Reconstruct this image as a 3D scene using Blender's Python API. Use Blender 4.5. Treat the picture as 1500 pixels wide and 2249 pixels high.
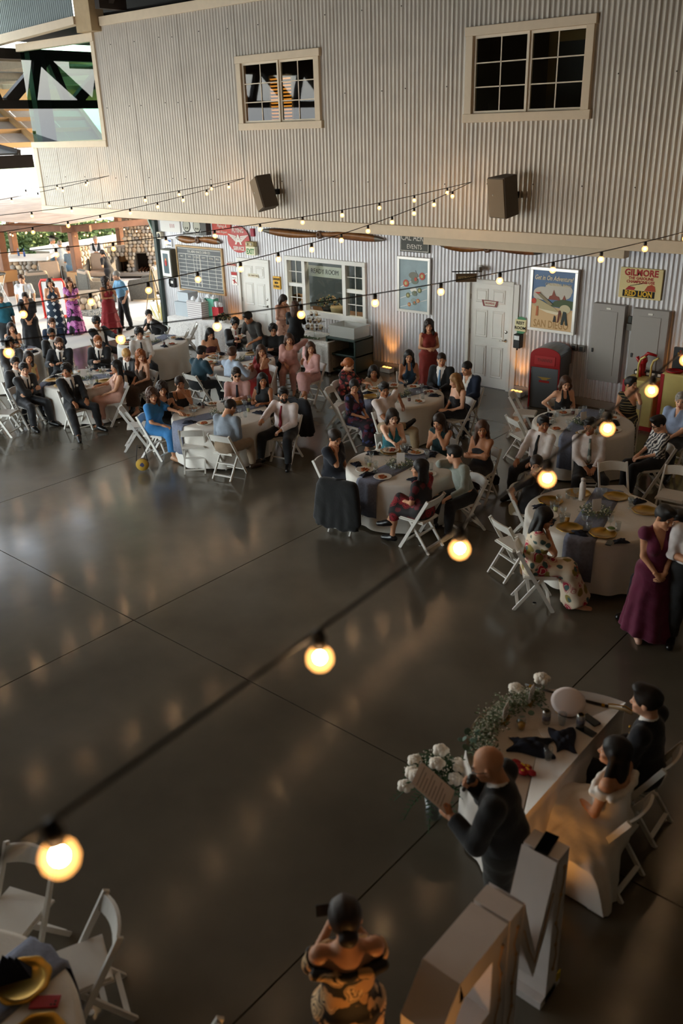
import bpy, math, random
import numpy as np
from mathutils import Matrix, Vector

scene = bpy.context.scene
for o in list(bpy.data.objects):
    bpy.data.objects.remove(o, do_unlink=True)
COL = scene.collection
PI = math.pi
RND = random.Random(11)

# ------------------------------------------------------------------ camera
cam_d = bpy.data.cameras.new('camera')
cam = bpy.data.objects.new('camera', cam_d)
COL.objects.link(cam)
YAW, PIT, ROL = -0.72158, 0.41796, -0.02999
fw = Vector((math.sin(YAW) * math.cos(PIT), math.cos(YAW) * math.cos(PIT), -math.sin(PIT)))
r0 = Vector((math.cos(YAW), -math.sin(YAW), 0))
u0 = r0.cross(fw)
rr = r0 * math.cos(ROL) + u0 * math.sin(ROL)
uu = -r0 * math.sin(ROL) + u0 * math.cos(ROL)
M3 = Matrix((rr, uu, -fw)).transposed()
cam.matrix_world = Matrix.Translation((0, 0, 4.9)) @ M3.to_4x4()
cam_d.sensor_fit = 'VERTICAL'
cam_d.sensor_height = 36.0
cam_d.lens = 1895.1 / 2249 * 36.0
cam_d.clip_start = 0.05
cam_d.clip_end = 900
cam_d.dof.use_dof = True
cam_d.dof.focus_distance = 14.5
cam_d.dof.aperture_fstop = 1.55
scene.camera = cam

# ------------------------------------------------------------------ world, sun, exposure
w = bpy.data.worlds.new('sky'); scene.world = w
w.use_nodes = True
nt = w.node_tree; nt.nodes.clear()
wo = nt.nodes.new('ShaderNodeOutputWorld'); bg = nt.nodes.new('ShaderNodeBackground')
sk = nt.nodes.new('ShaderNodeTexSky')
sk.sky_type = 'NISHITA'; sk.sun_disc = False
sk.sun_elevation = math.radians(16); sk.sun_rotation = math.radians(20)
sk.dust_density = 4.0; sk.air_density = 1.4; sk.altitude = 50
hz = nt.nodes.new('ShaderNodeMixRGB'); hz.blend_type = 'MIX'
hz.inputs[0].default_value = 0.55; hz.inputs[2].default_value = (1.0, 1.06, 1.12, 1)   # high thin cloud
SKY_MUL = nt.nodes.new('ShaderNodeMixRGB'); SKY_MUL.blend_type = 'MULTIPLY'
SKY_MUL.inputs[0].default_value = 1; SKY_MUL.inputs[2].default_value = (0.28, 0.28, 0.29, 1)
nt.links.new(sk.outputs[0], SKY_MUL.inputs[1])
nt.links.new(SKY_MUL.outputs[0], hz.inputs[1])
nt.links.new(hz.outputs[0], bg.inputs[0]); nt.links.new(bg.outputs[0], wo.inputs[0])
bg.inputs[1].default_value = 8.0

sun_d = bpy.data.lights.new('sun', 'SUN'); sun = bpy.data.objects.new('sun', sun_d)
COL.objects.link(sun)
sun_d.energy = 1.6; sun_d.angle = math.radians(2.5); sun_d.color = (1.0, 0.62, 0.32)
sun.rotation_euler = Vector((-0.22, -0.93, -0.30)).to_track_quat('-Z', 'Y').to_euler()

vs = scene.view_settings
vs.view_transform = 'Standard'; vs.look = 'None'; vs.gamma = 1.0; vs.use_curve_mapping = False
vs.exposure = 0.24

# ------------------------------------------------------------------ materials
def lin(c):
    if isinstance(c, str):
        c = c.lstrip('#'); c = tuple(int(c[i:i + 2], 16) / 255 for i in (0, 2, 4))
    return tuple((x / 12.92 if x <= .04045 else ((x + .055) / 1.055) ** 2.4) for x in c)

MATS = {}
def mat(name, col='#888888', rough=.6, metal=0., var=.0, scale=8., bump=0., bscale=60., spec=.5, trans=0., emit=None, estr=0., sheen=0., ior=1.45):
    if name in MATS: return MATS[name]
    m = bpy.data.materials.new(name); m.use_nodes = True
    n = m.node_tree; p = n.nodes['Principled BSDF']
    c = lin(col)
    p.inputs['Base Color'].default_value = (*c, 1)
    p.inputs['Roughness'].default_value = rough
    p.inputs['Metallic'].default_value = metal
    p.inputs['Specular IOR Level'].default_value = spec
    p.inputs['Transmission Weight'].default_value = trans
    p.inputs['IOR'].default_value = ior
    if sheen: p.inputs['Sheen Weight'].default_value = sheen
    if emit:
        p.inputs['Emission Color'].default_value = (*lin(emit), 1); p.inputs['Emission Strength'].default_value = estr
    tc = None
    if var or bump:
        tc = n.nodes.new('ShaderNodeTexCoord')
    if var:
        ns = n.nodes.new('ShaderNodeTexNoise'); ns.inputs['Scale'].default_value = scale; ns.inputs['Detail'].default_value = 5
        mr = n.nodes.new('ShaderNodeMapRange'); mr.inputs[1].default_value = .3; mr.inputs[2].default_value = .7
        mr.inputs[3].default_value = 1 - var; mr.inputs[4].default_value = 1 + var
        mx = n.nodes.new('ShaderNodeMixRGB'); mx.blend_type = 'MULTIPLY'; mx.inputs[0].default_value = 1
        mx.inputs[1].default_value = (*c, 1)
        n.links.new(tc.outputs['Object'], ns.inputs['Vector']); n.links.new(ns.outputs['Fac'], mr.inputs[0])
        n.links.new(mr.outputs[0], mx.inputs[2]); n.links.new(mx.outputs[0], p.inputs['Base Color'])
    if bump:
        nb = n.nodes.new('ShaderNodeTexNoise'); nb.inputs['Scale'].default_value = bscale; nb.inputs['Detail'].default_value = 3
        bn = n.nodes.new('ShaderNodeBump'); bn.inputs['Strength'].default_value = bump; bn.inputs['Distance'].default_value = .01
        n.links.new(tc.outputs['Object'], nb.inputs['Vector']); n.links.new(nb.outputs['Fac'], bn.inputs['Height'])
        n.links.new(bn.outputs[0], p.inputs['Normal'])
    MATS[name] = m
    return m

def thin_glass(name, tint='#ffffff', rough=.02, frost=0.):
    if name in MATS: return MATS[name]
    m = bpy.data.materials.new(name); m.use_nodes = True; n = m.node_tree; n.nodes.clear()
    o = n.nodes.new('ShaderNodeOutputMaterial'); mx = n.nodes.new('ShaderNodeMixShader'); fr = n.nodes.new('ShaderNodeFresnel'); fr.inputs[0].default_value = 1.5
    t = n.nodes.new('ShaderNodeBsdfTransparent'); t.inputs[0].default_value = (*lin(tint), 1); g = n.nodes.new('ShaderNodeBsdfGlossy'); g.inputs['Roughness'].default_value = rough
    src = t.outputs[0]
    if frost:
        d = n.nodes.new('ShaderNodeBsdfDiffuse'); d.inputs[0].default_value = (.75, .75, .73, 1); m2 = n.nodes.new('ShaderNodeMixShader'); m2.inputs[0].default_value = frost
        n.links.new(t.outputs[0], m2.inputs[1]); n.links.new(d.outputs[0], m2.inputs[2]); src = m2.outputs[0]
    ge = n.nodes.new('ShaderNodeNewGeometry'); iv = n.nodes.new('ShaderNodeMath'); iv.operation = 'SUBTRACT'; iv.inputs[0].default_value = 1; mu = n.nodes.new('ShaderNodeMath'); mu.operation = 'MULTIPLY'
    n.links.new(ge.outputs['Backfacing'], iv.inputs[1]); n.links.new(iv.outputs[0], mu.inputs[0]); n.links.new(fr.outputs[0], mu.inputs[1])   # one reflection per sheet
    n.links.new(mu.outputs[0], mx.inputs[0]); n.links.new(src, mx.inputs[1]); n.links.new(g.outputs[0], mx.inputs[2]); n.links.new(mx.outputs[0], o.inputs[0])
    MATS[name] = m
    return m

def fabric(col, rough=.85):
    return mat('fabric_' + col.lstrip('#'), col, rough, var=.10, scale=14, bump=.35, bscale=38, sheen=.15)

def pattern(name, kind, base, *cols, scale=9., th=.42):
    """printed cloth: blotches (floral), stripes, zebra, diamonds"""
    if name in MATS: return MATS[name]
    m = bpy.data.materials.new(name); m.use_nodes = True
    n = m.node_tree; p = n.nodes['Principled BSDF']; p.inputs['Roughness'].default_value = .8
    tc = n.nodes.new('ShaderNodeTexCoord'); last = None
    def mixto(fac, a, col):
        mx = n.nodes.new('ShaderNodeMixRGB'); n.links.new(fac, mx.inputs[0])
        if a is None: mx.inputs[1].default_value = (*lin(base), 1)
        else: n.links.new(a, mx.inputs[1])
        mx.inputs[2].default_value = (*lin(col), 1)
        return mx.outputs[0]
    def ramp(src, lo, hi, flip=False):
        mr = n.nodes.new('ShaderNodeMapRange'); n.links.new(src, mr.inputs[0])
        mr.inputs[1].default_value = lo; mr.inputs[2].default_value = hi
        if flip: mr.inputs[3].default_value = 1; mr.inputs[4].default_value = 0
        return mr.outputs[0]
    if kind == 'floral':
        wn = n.nodes.new('ShaderNodeTexNoise'); wn.inputs['Scale'].default_value = scale * 1.6
        ad = n.nodes.new('ShaderNodeMixRGB'); ad.blend_type = 'ADD'; ad.inputs[0].default_value = .09
        n.links.new(tc.outputs['Object'], wn.inputs['Vector']); n.links.new(tc.outputs['Object'], ad.inputs[1]); n.links.new(wn.outputs['Color'], ad.inputs[2])
        for i, c in enumerate(cols):
            v = n.nodes.new('ShaderNodeTexVoronoi'); v.inputs['Scale'].default_value = scale * (1 + .35 * i)
            mp = n.nodes.new('ShaderNodeMapping'); mp.inputs['Location'].default_value = (i * 3.7, i * 1.9, i * .8)
            n.links.new(ad.outputs[0], mp.inputs[0]); n.links.new(mp.outputs[0], v.inputs['Vector'])
            t = th * (1 - .12 * i)
            last = mixto(ramp(v.outputs['Distance'], t - .03, t + .03, True), last, c)
            if i == 0:
                v2 = n.nodes.new('ShaderNodeMath'); v2.operation = 'SINE'
                mu = n.nodes.new('ShaderNodeMath'); mu.operation = 'MULTIPLY'; mu.inputs[1].default_value = 40
                n.links.new(v.outputs['Distance'], mu.inputs[0]); n.links.new(mu.outputs[0], v2.inputs[0])
                mm = n.nodes.new('ShaderNodeMath'); mm.operation = 'MULTIPLY'
                n.links.new(ramp(v2.outputs[0], .5, .9), mm.inputs[0]); n.links.new(ramp(v.outputs['Distance'], t - .03, t + .03, True), mm.inputs[1])
                last = mixto(mm.outputs[0], last, base)
    elif kind in ('stripes', 'zebra'):
        wv = n.nodes.new('ShaderNodeTexWave'); wv.inputs['Scale'].default_value = scale
        wv.bands_direction = 'Z' if kind == 'stripes' else 'DIAGONAL'
        wv.inputs['Distortion'].default_value = .6 if kind == 'stripes' else 9
        wv.inputs['Detail'].default_value = 2
        n.links.new(tc.outputs['Object'], wv.inputs['Vector'])
        last = mixto(ramp(wv.outputs['Fac'], th - .05, th + .05), None, cols[0])
    elif kind == 'diamonds':
        sx = n.nodes.new('ShaderNodeSeparateXYZ'); n.links.new(tc.outputs['Object'], sx.inputs[0])
        def tri(src):
            a = n.nodes.new('ShaderNodeMath'); a.operation = 'PINGPONG'; a.inputs[1].default_value = .085
            n.links.new(src, a.inputs[0]); return a.outputs[0]
        s = n.nodes.new('ShaderNodeMath'); s.operation = 'ADD'
        n.links.new(tri(sx.outputs[0]), s.inputs[0]); n.links.new(tri(sx.outputs[2]), s.inputs[1])
        last = mixto(ramp(s.outputs[0], .045, .05, True), None, cols[0])
    n.links.new(last, p.inputs['Base Color'])
    MATS[name] = m
    return m

SKIN = {1: '#d9a586', 2: '#c48e6c', 3: '#a8714f', 4: '#7d5038', 5: '#e3b79c'}
def skin(i): return mat('skin_%d' % i, SKIN[i], .5, var=.06, scale=20, spec=.4)
HAIR = {'black': '#15100e', 'dark': '#261912', 'brown': '#472c1c', 'light': '#8a6238', 'blond': '#b48a50', 'red': '#8f4f22', 'grey': '#8d8780'}
def hairm(k):
    if 'hair_' + k in MATS: return MATS['hair_' + k]
    m = mat('hair_' + k, HAIR[k], .58, var=.3, scale=22, bump=.25, bscale=40)
    return m

# ------------------------------------------------------------------ mesh helpers
def mk(name, V, F, mats=None, parent=None, smooth=False, fm=None, loc=None):
    V = np.asarray(V, dtype=np.float32).reshape(-1, 3)
    me = bpy.data.meshes.new(name)
    if isinstance(F, np.ndarray):
        k = F.shape[1]; nf = len(F)
        me.vertices.add(len(V)); me.vertices.foreach_set('co', V.ravel())
        me.loops.add(nf * k); me.loops.foreach_set('vertex_index', F.astype(np.int32).ravel())
        me.polygons.add(nf); me.polygons.foreach_set('loop_start', np.arange(nf, dtype=np.int32) * k)
        me.update(calc_edges=True)
    else:
        me.from_pydata(V.tolist(), [], F)
    if fm is not None: me.polygons.foreach_set('material_index', np.asarray(fm, dtype=np.int32))
    if smooth: me.polygons.foreach_set('use_smooth', np.ones(len(me.polygons), dtype=bool))
    if mats is not None:
        for m in (mats if isinstance(mats, (list, tuple)) else [mats]): me.materials.append(m)
    me.validate()
    return link(name, me, parent, loc)

def link(name, me, parent=None, loc=None, rotz=None):
    o = bpy.data.objects.new(name, me); COL.objects.link(o)
    if parent is not None: o.parent = parent
    if loc is not None: o.location = loc
    if rotz is not None: o.rotation_euler[2] = rotz
    return o

def empty(name, loc=(0, 0, 0), rz=0):
    o = bpy.data.objects.new(name, None); COL.objects.link(o)
    o.location = loc; o.rotation_euler[2] = rz; o.empty_display_size = .1
    return o

def tag(o, label=None, cat=None, group=None, kind=None):
    if label: o['label'] = label
    if cat: o['category'] = cat
    if group: o['group'] = group
    if kind: o['kind'] = kind
    return o

def ctree(o, parent=None):
    c = o.copy(); COL.objects.link(c)
    if parent is not None: c.parent = parent
    for ch in list(o.children): ctree(ch, c)
    return c

class MB:
    """collects simple solids into one mesh"""
    def __init__(s): s.V = []; s.F = []; s.fm = []
    def add(s, V, F, mi=0):
        n = len(s.V); s.V += [tuple(v) for v in V]; s.F += [tuple(i + n for i in f) for f in F]; s.fm += [mi] * len(F); return s
    def box(s, x0, x1, y0, y1, z0, z1, mi=0, M=None):
        V = [(x, y, z) for z in (z0, z1) for y in (y0, y1) for x in (x0, x1)]
        if M is not None: V = [tuple(M @ Vector(v)) for v in V]
        return s.add(V, [(0, 2, 3, 1), (4, 5, 7, 6), (0, 1, 5, 4), (2, 6, 7, 3), (0, 4, 6, 2), (1, 3, 7, 5)], mi)
    def bar(s, a, b, w, d, up=(0, 0, 1), mi=0):
        a = Vector(a); b = Vector(b); t = (b - a).normalized(); up = Vector(up)
        x = t.cross(up)
        if x.length < 1e-4: x = t.cross(Vector((1, 0, 0)))
        x.normalize(); y = x.cross(t)
        V = [p + x * (i * w / 2) + y * (j * d / 2) for p in (a, b) for j in (-1, 1) for i in (-1, 1)]
        return s.add(V, [(0, 2, 3, 1), (4, 5, 7, 6), (0, 1, 5, 4), (2, 6, 7, 3), (0, 4, 6, 2), (1, 3, 7, 5)], mi)
    def tube(s, pts, r, n=8, mi=0, cap=True):
        pts = [Vector(p) for p in pts]; k = len(pts)
        rs = r if isinstance(r, (list, tuple)) else [r] * k
        V = []; prev = None
        for i, p in enumerate(pts):
            t = (pts[min(i + 1, k - 1)] - pts[max(i - 1, 0)]).normalized()
            if prev is None:
                x = t.cross(Vector((0, 0, 1)))
                if x.length < 1e-3: x = t.cross(Vector((1, 0, 0)))
            else: x = prev - t * prev.dot(t)
            x.normalize(); prev = x; y = t.cross(x)
            for j in range(n):
                a = 2 * PI * j / n; V.append(p + (x * math.cos(a) + y * math.sin(a)) * rs[i])
        F = [(i * n + j, i * n + (j + 1) % n, (i + 1) * n + (j + 1) % n, (i + 1) * n + j) for i in range(k - 1) for j in range(n)]
        if cap: F += [tuple(range(n - 1, -1, -1)), tuple(range((k - 1) * n, k * n))]
        return s.add(V, F, mi)
    def lathe(s, prof, n=20, c=(0, 0, 0), mi=0, sx=1, sy=1, wob=None):
        V = []
        for i, (r, z) in enumerate(prof):
            for j in range(n):
                a = 2 * PI * j / n; q = r * (1 if wob is None else wob(i, a)); V.append((c[0] + q * sx * math.cos(a), c[1] + q * sy * math.sin(a), c[2] + z))
        F = [(i * n + j, i * n + (j + 1) % n, (i + 1) * n + (j + 1) % n, (i + 1) * n + j) for i in range(len(prof) - 1) for j in range(n)]
        F += [tuple(range(n - 1, -1, -1)), tuple(range((len(prof) - 1) * n, len(prof) * n))]
        return s.add(V, F, mi)
    def ball(s, c, r, n=10, m=6, mi=0):
        if not isinstance(r, (tuple, list)): r = (r, r, r)
        V = [(c[0], c[1], c[2] - r[2])]
        for i in range(1, m):
            p = PI * i / m
            for j in range(n):
                a = 2 * PI * j / n; V.append((c[0] + r[0] * math.sin(p) * math.cos(a), c[1] + r[1] * math.sin(p) * math.sin(a), c[2] - r[2] * math.cos(p)))
        V.append((c[0], c[1], c[2] + r[2]))
        F = [(0, 1 + (j + 1) % n, 1 + j) for j in range(n)]
        F += [(1 + i * n + j, 1 + i * n + (j + 1) % n, 1 + (i + 1) * n + (j + 1) % n, 1 + (i + 1) * n + j) for i in range(m - 2) for j in range(n)]
        t = len(V) - 1; b = 1 + (m - 2) * n
        F += [(b + j, b + (j + 1) % n, t) for j in range(n)]
        return s.add(V, F, mi)
    def prism(s, poly, y0, y1, mi=0, plane='xz'):
        n = len(poly)
        f = {'xz': lambda a, b, y: (a, y, b), 'xy': lambda a, b, y: (a, b, y), 'yz': lambda a, b, y: (y, a, b)}[plane]
        V = [f(a, b, y0) for a, b in poly] + [f(a, b, y1) for a, b in poly]
        F = [tuple(range(n)), tuple(range(2 * n - 1, n - 1, -1))] + [(i, i + n, (i + 1) % n + n, (i + 1) % n) for i in range(n)]
        return s.add(V, F, mi)
    def build(s, name, mats, parent=None, smooth=False, loc=None, bevel=0):
        o = mk(name, s.V, s.F, mats, parent, smooth, s.fm, loc)
        if bevel:
            b = o.modifiers.new('bevel', 'BEVEL'); b.width = bevel; b.segments = 2; b.limit_method = 'ANGLE'
        return o

def text(name, s, size, m, parent, loc, rot=(PI / 2, 0, 0), ext=.002, sx=1., align='CENTER', shear=0., bold=0.):
    cu = bpy.data.curves.new(name, 'FONT'); cu.body = s; cu.size = size; cu.extrude = ext; cu.align_x = align; cu.align_y = 'CENTER'
    cu.shear = shear; cu.offset = bold; cu.resolution_u = 2
    t = bpy.data.objects.new(name, cu); COL.objects.link(t)
    me = bpy.data.meshes.new_from_object(t); bpy.data.objects.remove(t, do_unlink=True); bpy.data.curves.remove(cu)
    me.materials.clear(); me.materials.append(m)
    o = link(name, me, parent, loc); o.rotation_euler = rot; o.scale = (sx, 1, 1)
    return o

# ------------------------------------------------------------------ implicit surfaces -> mesh
_C = np.array([(i, j, k) for i in (0, 1) for j in (0, 1) for k in (0, 1)])
_E = [(a, b) for a in range(8) for b in range(a + 1, 8) if abs(_C[a] - _C[b]).sum() == 1]
class Field:
    def __init__(s, lo, hi, h):
        s.o = np.array(lo, np.float32); s.h = h
        s.n = np.maximum(3, np.ceil((np.array(hi) - s.o) / h).astype(int) + 1)
        s.D = np.full(tuple(s.n), .25, np.float32)
        s.ax = [s.o[i] + h * np.arange(s.n[i], dtype=np.float32) for i in range(3)]
    def sl(s, lo, hi):
        a = np.clip(np.floor((np.array(lo) - s.o) / s.h).astype(int), 0, s.n); b = np.clip(np.ceil((np.array(hi) - s.o) / s.h).astype(int) + 1, 0, s.n)
        if (b - a).min() <= 0: return None
        S = tuple(slice(a[i], b[i]) for i in range(3))
        return S, s.ax[0][S[0]][:, None, None], s.ax[1][S[1]][None, :, None], s.ax[2][S[2]][None, None, :]
    def comb(s, S, d, k, sub=False):
        A = s.D[S]
        if sub: d = -d
        if k > 0:
            h = np.maximum(k - np.abs(A - d), 0) / k
            R = (np.maximum(A, d) + h * h * k * .25) if sub else (np.minimum(A, d) - h * h * k * .25)
        else: R = np.maximum(A, d) if sub else np.minimum(A, d)
        s.D[S] = R
    def cap(s, a, b, r1, r2, k=.03, g=0., flat=False, flat0=False, sub=False):
        a = np.array(a, float); b = np.array(b, float); r1 += g; r2 += g
        R = max(r1, r2) + k + 2.5 * s.h
        q = s.sl(np.minimum(a, b) - R, np.maximum(a, b) + R)
        if q is None: return
        S, X, Y, Z = q; d = b - a; L2 = float(d @ d) + 1e-9
        x, y, z = X - a[0], Y - a[1], Z - a[2]
        t0 = (x * d[0] + y * d[1] + z * d[2]) / L2; t = np.clip(t0, 0, 1)
        D = np.sqrt((x - t * d[0]) ** 2 + (y - t * d[1]) ** 2 + (z - t * d[2]) ** 2) - (r1 + (r2 - r1) * t)
        L = L2 ** .5
        if flat: D = np.maximum(D, (t0 - 1) * L)
        if flat0: D = np.maximum(D, -t0 * L)
        s.comb(S, D, k, sub)
    def ell(s, c, r, Rm=None, k=.04, g=0., sub=False):
        c = np.array(c, float); r = np.array(r, float) + g; R = r.max() + k + 2.5 * s.h
        q = s.sl(c - R, c + R)
        if q is None: return
        S, X, Y, Z = q; x, y, z = X - c[0], Y - c[1], Z - c[2]
        if Rm is not None: x, y, z = (Rm[0, i] * x + Rm[1, i] * y + Rm[2, i] * z for i in range(3))
        k0 = np.sqrt((x / r[0]) ** 2 + (y / r[1]) ** 2 + (z / r[2]) ** 2); k1 = np.sqrt((x / r[0] ** 2) ** 2 + (y / r[1] ** 2) ** 2 + (z / r[2] ** 2) ** 2) + 1e-6
        s.comb(S, k0 * (k0 - 1) / k1, k, sub)
    def local(s, o, Rm):
        x, y, z = s.ax[0][:, None, None] - o[0], s.ax[1][None, :, None] - o[1], s.ax[2][None, None, :] - o[2]
        return [Rm[0, i] * x + Rm[1, i] * y + Rm[2, i] * z for i in range(3)]
    def mesh(s):
        D = s.D; D[[0, -1]] = .1; D[:, [0, -1]] = .1; D[:, :, [0, -1]] = .1
        S = D < 0; n = D.shape; m = (n[0] - 1, n[1] - 1, n[2] - 1)
        cnt = np.zeros(m, np.int8)
        for c in _C: cnt += S[c[0]:m[0] + c[0], c[1]:m[1] + c[1], c[2]:m[2] + c[2]]
        act = (cnt > 0) & (cnt < 8); I = np.argwhere(act)
        vid = np.full(m, -1, np.int32); vid[act] = np.arange(len(I))
        vals = np.stack([D[I[:, 0] + c[0], I[:, 1] + c[1], I[:, 2] + c[2]] for c in _C], 1)
        P = np.zeros((len(I), 3), np.float32); N = np.zeros(len(I), np.float32)
        for a, b in _E:
            va, vb = vals[:, a], vals[:, b]; x = (va < 0) != (vb < 0)
            t = np.where(x, va / np.where(x, va - vb, 1), 0)[:, None]
            P += np.where(x[:, None], _C[a] + t * (_C[b] - _C[a]), 0); N += x
        V = s.o + s.h * (I + P / np.maximum(N, 1)[:, None])
        Q = []
        for ax in range(3):
            u, v = [(1, 2), (2, 0), (0, 1)][ax]
            lo = [slice(1, -1)] * 3; hi = [slice(1, -1)] * 3; lo[ax] = slice(0, -1); hi[ax] = slice(1, None)
            A = S[tuple(lo)]; B = S[tuple(hi)]; x = A != B; J = np.argwhere(x); fl = A[x]
            off = np.ones(3, int); off[ax] = 0; J = J + off
            def cell(du, dv):
                K = J.copy(); K[:, u] -= du; K[:, v] -= dv; return vid[K[:, 0], K[:, 1], K[:, 2]]
            q = np.stack([cell(1, 1), cell(0, 1), cell(0, 0), cell(1, 0)], 1)
            q[~fl] = q[~fl][:, ::-1]; Q.append(q)
        Q = np.concatenate(Q); Q = Q[(Q >= 0).all(1)]
        return V.astype(np.float32), Q

# ================================================================== setting
def struct(o, label=None):
    o['kind'] = 'structure'
    if label: o['label'] = label
    return o

YU, YL = 13.2, 14.83          # upper wall face, lower wall face
XE = 3.4                      # right end of the hall
m_upper = mat('corrugated_upper', '#c4bcae', .4, .2, var=.06, scale=3)
m_lower = mat('corrugated_lower', '#dddde0', .28, .15, var=.05, scale=3)
m_trim = mat('trim_cream', '#d6c3a6', .6, var=.03)
m_white = mat('paint_white', '#dcdad4', .45, var=.02)
m_dark = mat('dark_timber', '#2c211a', .7, var=.2, scale=5)
m_black = mat('black_metal', '#121212', .4)

# ---- floor
m_conc = mat('polished_concrete', '#5a5347', .2, var=.2, scale=1.1, spec=.6)
n = m_conc.node_tree; pb = n.nodes['Principled BSDF']
tcn = n.nodes.new('ShaderNodeTexCoord'); ns = n.nodes.new('ShaderNodeTexNoise'); ns.inputs['Scale'].default_value = .7; ns.inputs['Detail'].default_value = 6
mr = n.nodes.new('ShaderNodeMapRange'); mr.inputs[1].default_value = .3; mr.inputs[2].default_value = .75; mr.inputs[3].default_value = .11; mr.inputs[4].default_value = .25
n.links.new(tcn.outputs['Object'], ns.inputs['Vector']); n.links.new(ns.outputs['Fac'], mr.inputs[0]); n.links.new(mr.outputs[0], pb.inputs['Roughness'])
floor = MB().box(-19.3, XE, -2.2, 14.9, -.3, -.02).build('floor', mat('joint_dark', '#17140f', .9))
struct(floor, 'dark polished concrete floor slabs with saw-cut joints')
XJ = [-19.3, -15.86, -11.53, -7.205, -2.87, 1.46, XE]; YJ = [-2.2, .33, 4.66, 8.99, 13.0, 14.9]
slab_cache = {}
for i in range(len(XJ) - 1):
    for j in range(len(YJ) - 1):
        g = .006
        MB().box(XJ[i] + g, XJ[i + 1] - g, YJ[j] + g, YJ[j + 1] - g, -.025, 0).build('concrete_slab', m_conc, floor)
m_patio = mat('patio_concrete', '#c3bfb9', .8, var=.08, scale=.9)
pat = struct(MB().box(-31, -25.0, -2, 22, -.3, -.004).box(-25.0, -19.3, -2, 22, -.3, -.004).build('patio_floor', mat('joint_grey', '#77736c', .9)), 'pale concrete patio outside the open hall end')
for i in range(4):
    for j in range(7):
        MB().box(-31 + i * 2.92 + .008, -31 + (i + 1) * 2.92 - .008, -2 + j * 3.4 + .008, -2 + (j + 1) * 3.4 - .008, -.02, 0).build('patio_slab', m_patio, pat)
grd = struct(MB().box(-420, -31, -300, 420, -.4, -.03).box(-31, 60, 22, 420, -.4, -.03).build('ground', mat('tarmac_pale', '#b9b6ad', .9, var=.1, scale=.05)), 'pale sunlit tarmac stretching away beyond the patio')
m_grass = mat('grass', '#7d8a62', .95, var=.3, scale=.8, bump=.8, bscale=8)
for k, (d0, d1) in enumerate(((34, 41), (58, 74), (120, 190))):
    struct(MB().box(-d1, -d0, -120, 240, -.05, .02 + .01 * k).build('grass_strip', m_grass), 'strip of green grass crossing the tarmac, number %s from the hall' % ('one', 'two', 'three')[k])
# hazy hills
hv = []; nh = 60
for i in range(nh):
    a = -60 + i * 9; hv.append((-400, a, -1)); hv.append((-400, a, 7 + 3.5 * math.sin(i * .37) + 2 * math.sin(i * .9 + 1)))
hb = [(x - 60, y, z if k % 2 else z) for k, (x, y, z) in enumerate(hv)]
hf = [(2 * i, 2 * i + 2, 2 * i + 3, 2 * i + 1) for i in range(nh - 1)] + [(2 * i + 1, 2 * i + 3, 2 * nh + 2 * i + 3 - 1, 2 * nh + 2 * i) for i in range(nh - 1)]
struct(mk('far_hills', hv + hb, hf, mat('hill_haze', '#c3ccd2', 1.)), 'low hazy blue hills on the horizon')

# ---- corrugated sheets
PITCH = .085
def corr(x0, x1, zs, y, amp=.015, seg=6, off=0.):
    """sheet facing -Y from x0 to x1; zs: list of (z0, z1, xa, xb)"""
    V = []; F = []
    for z0, z1, xa, xb in zs:
        xa = max(x0, xa); xb = min(x1, xb)
        if xb - xa < .002 or z1 - z0 < .002: continue
        st = PITCH / seg; k0 = math.ceil(xa / st + 1e-6); k1 = math.floor(xb / st - 1e-6)
        xs = [xa] + [k * st for k in range(k0, k1 + 1)] + [xb]; b = len(V)
        for x in xs:
            c = math.cos(2 * PI * x / PITCH); yy = y + off - amp * (c if c < 0 else c ** .7)
            V += [(x, yy, z0), (x, yy, z1)]
        F += [(b + 2 * i, b + 2 * i + 2, b + 2 * i + 3, b + 2 * i + 1) for i in range(len(xs) - 1)]
    return V, F

def corr_wall(root, m, x0, x1, z0, z1, y, holes, w=.85):
    x = x0; i = 0
    while x < x1 - .01:
        xb = min(x + w, x1); brk = sorted({x, xb} | {h[k] for h in holes for k in (0, 1) if x < h[k] < xb}); zs = []
        for a, b in zip(brk[:-1], brk[1:]):
            mid = (a + b) / 2; cut = sorted([(h[2], h[3]) for h in holes if h[0] <= mid <= h[1]]); zz = z0
            for c0, c1 in cut:
                zs.append((zz, c0, a, b)); zz = c1
            zs.append((zz, z1, a, b))
        V, F = corr(x, xb, [q for q in zs if q[1] > q[0]], y, off=.003 * (i % 2))
        if F: mk('metal_sheet', V, F, m, root, True)
        x = xb; i += 1

wu = struct(MB().box(-21.7, XE, YU + .10, YU + .14, 3.2, 4.6).box(-18.4, XE, YU + .10, YU + .14, 4.6, 4.85).box(-18.4, -13.9, YU + .1, YU + .14, 4.85, 7.1).box(-11.9, -8.5, YU + .1, YU + .14, 4.85, 7.1).box(-6.55, XE, YU + .1, YU + .14, 4.85, 7.1).box(-13.9, -11.9, YU + .1, YU + .14, 6.2, 7.1).box(-8.5, -6.55, YU + .1, YU + .14, 6.25, 7.1).build('wall_upper', m_dark), 'cream corrugated metal wall of the upper storey')
W1 = (-14.0, -11.8, 4.92, 6.25); W2 = (-8.63, -6.44, 4.93, 6.31); W3 = (-21.83, -18.62, 4.68, 9)
corr_wall(wu, m_upper, -21.66, XE, 3.25, 7.14, YU, [W1, W2, W3])
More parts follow.
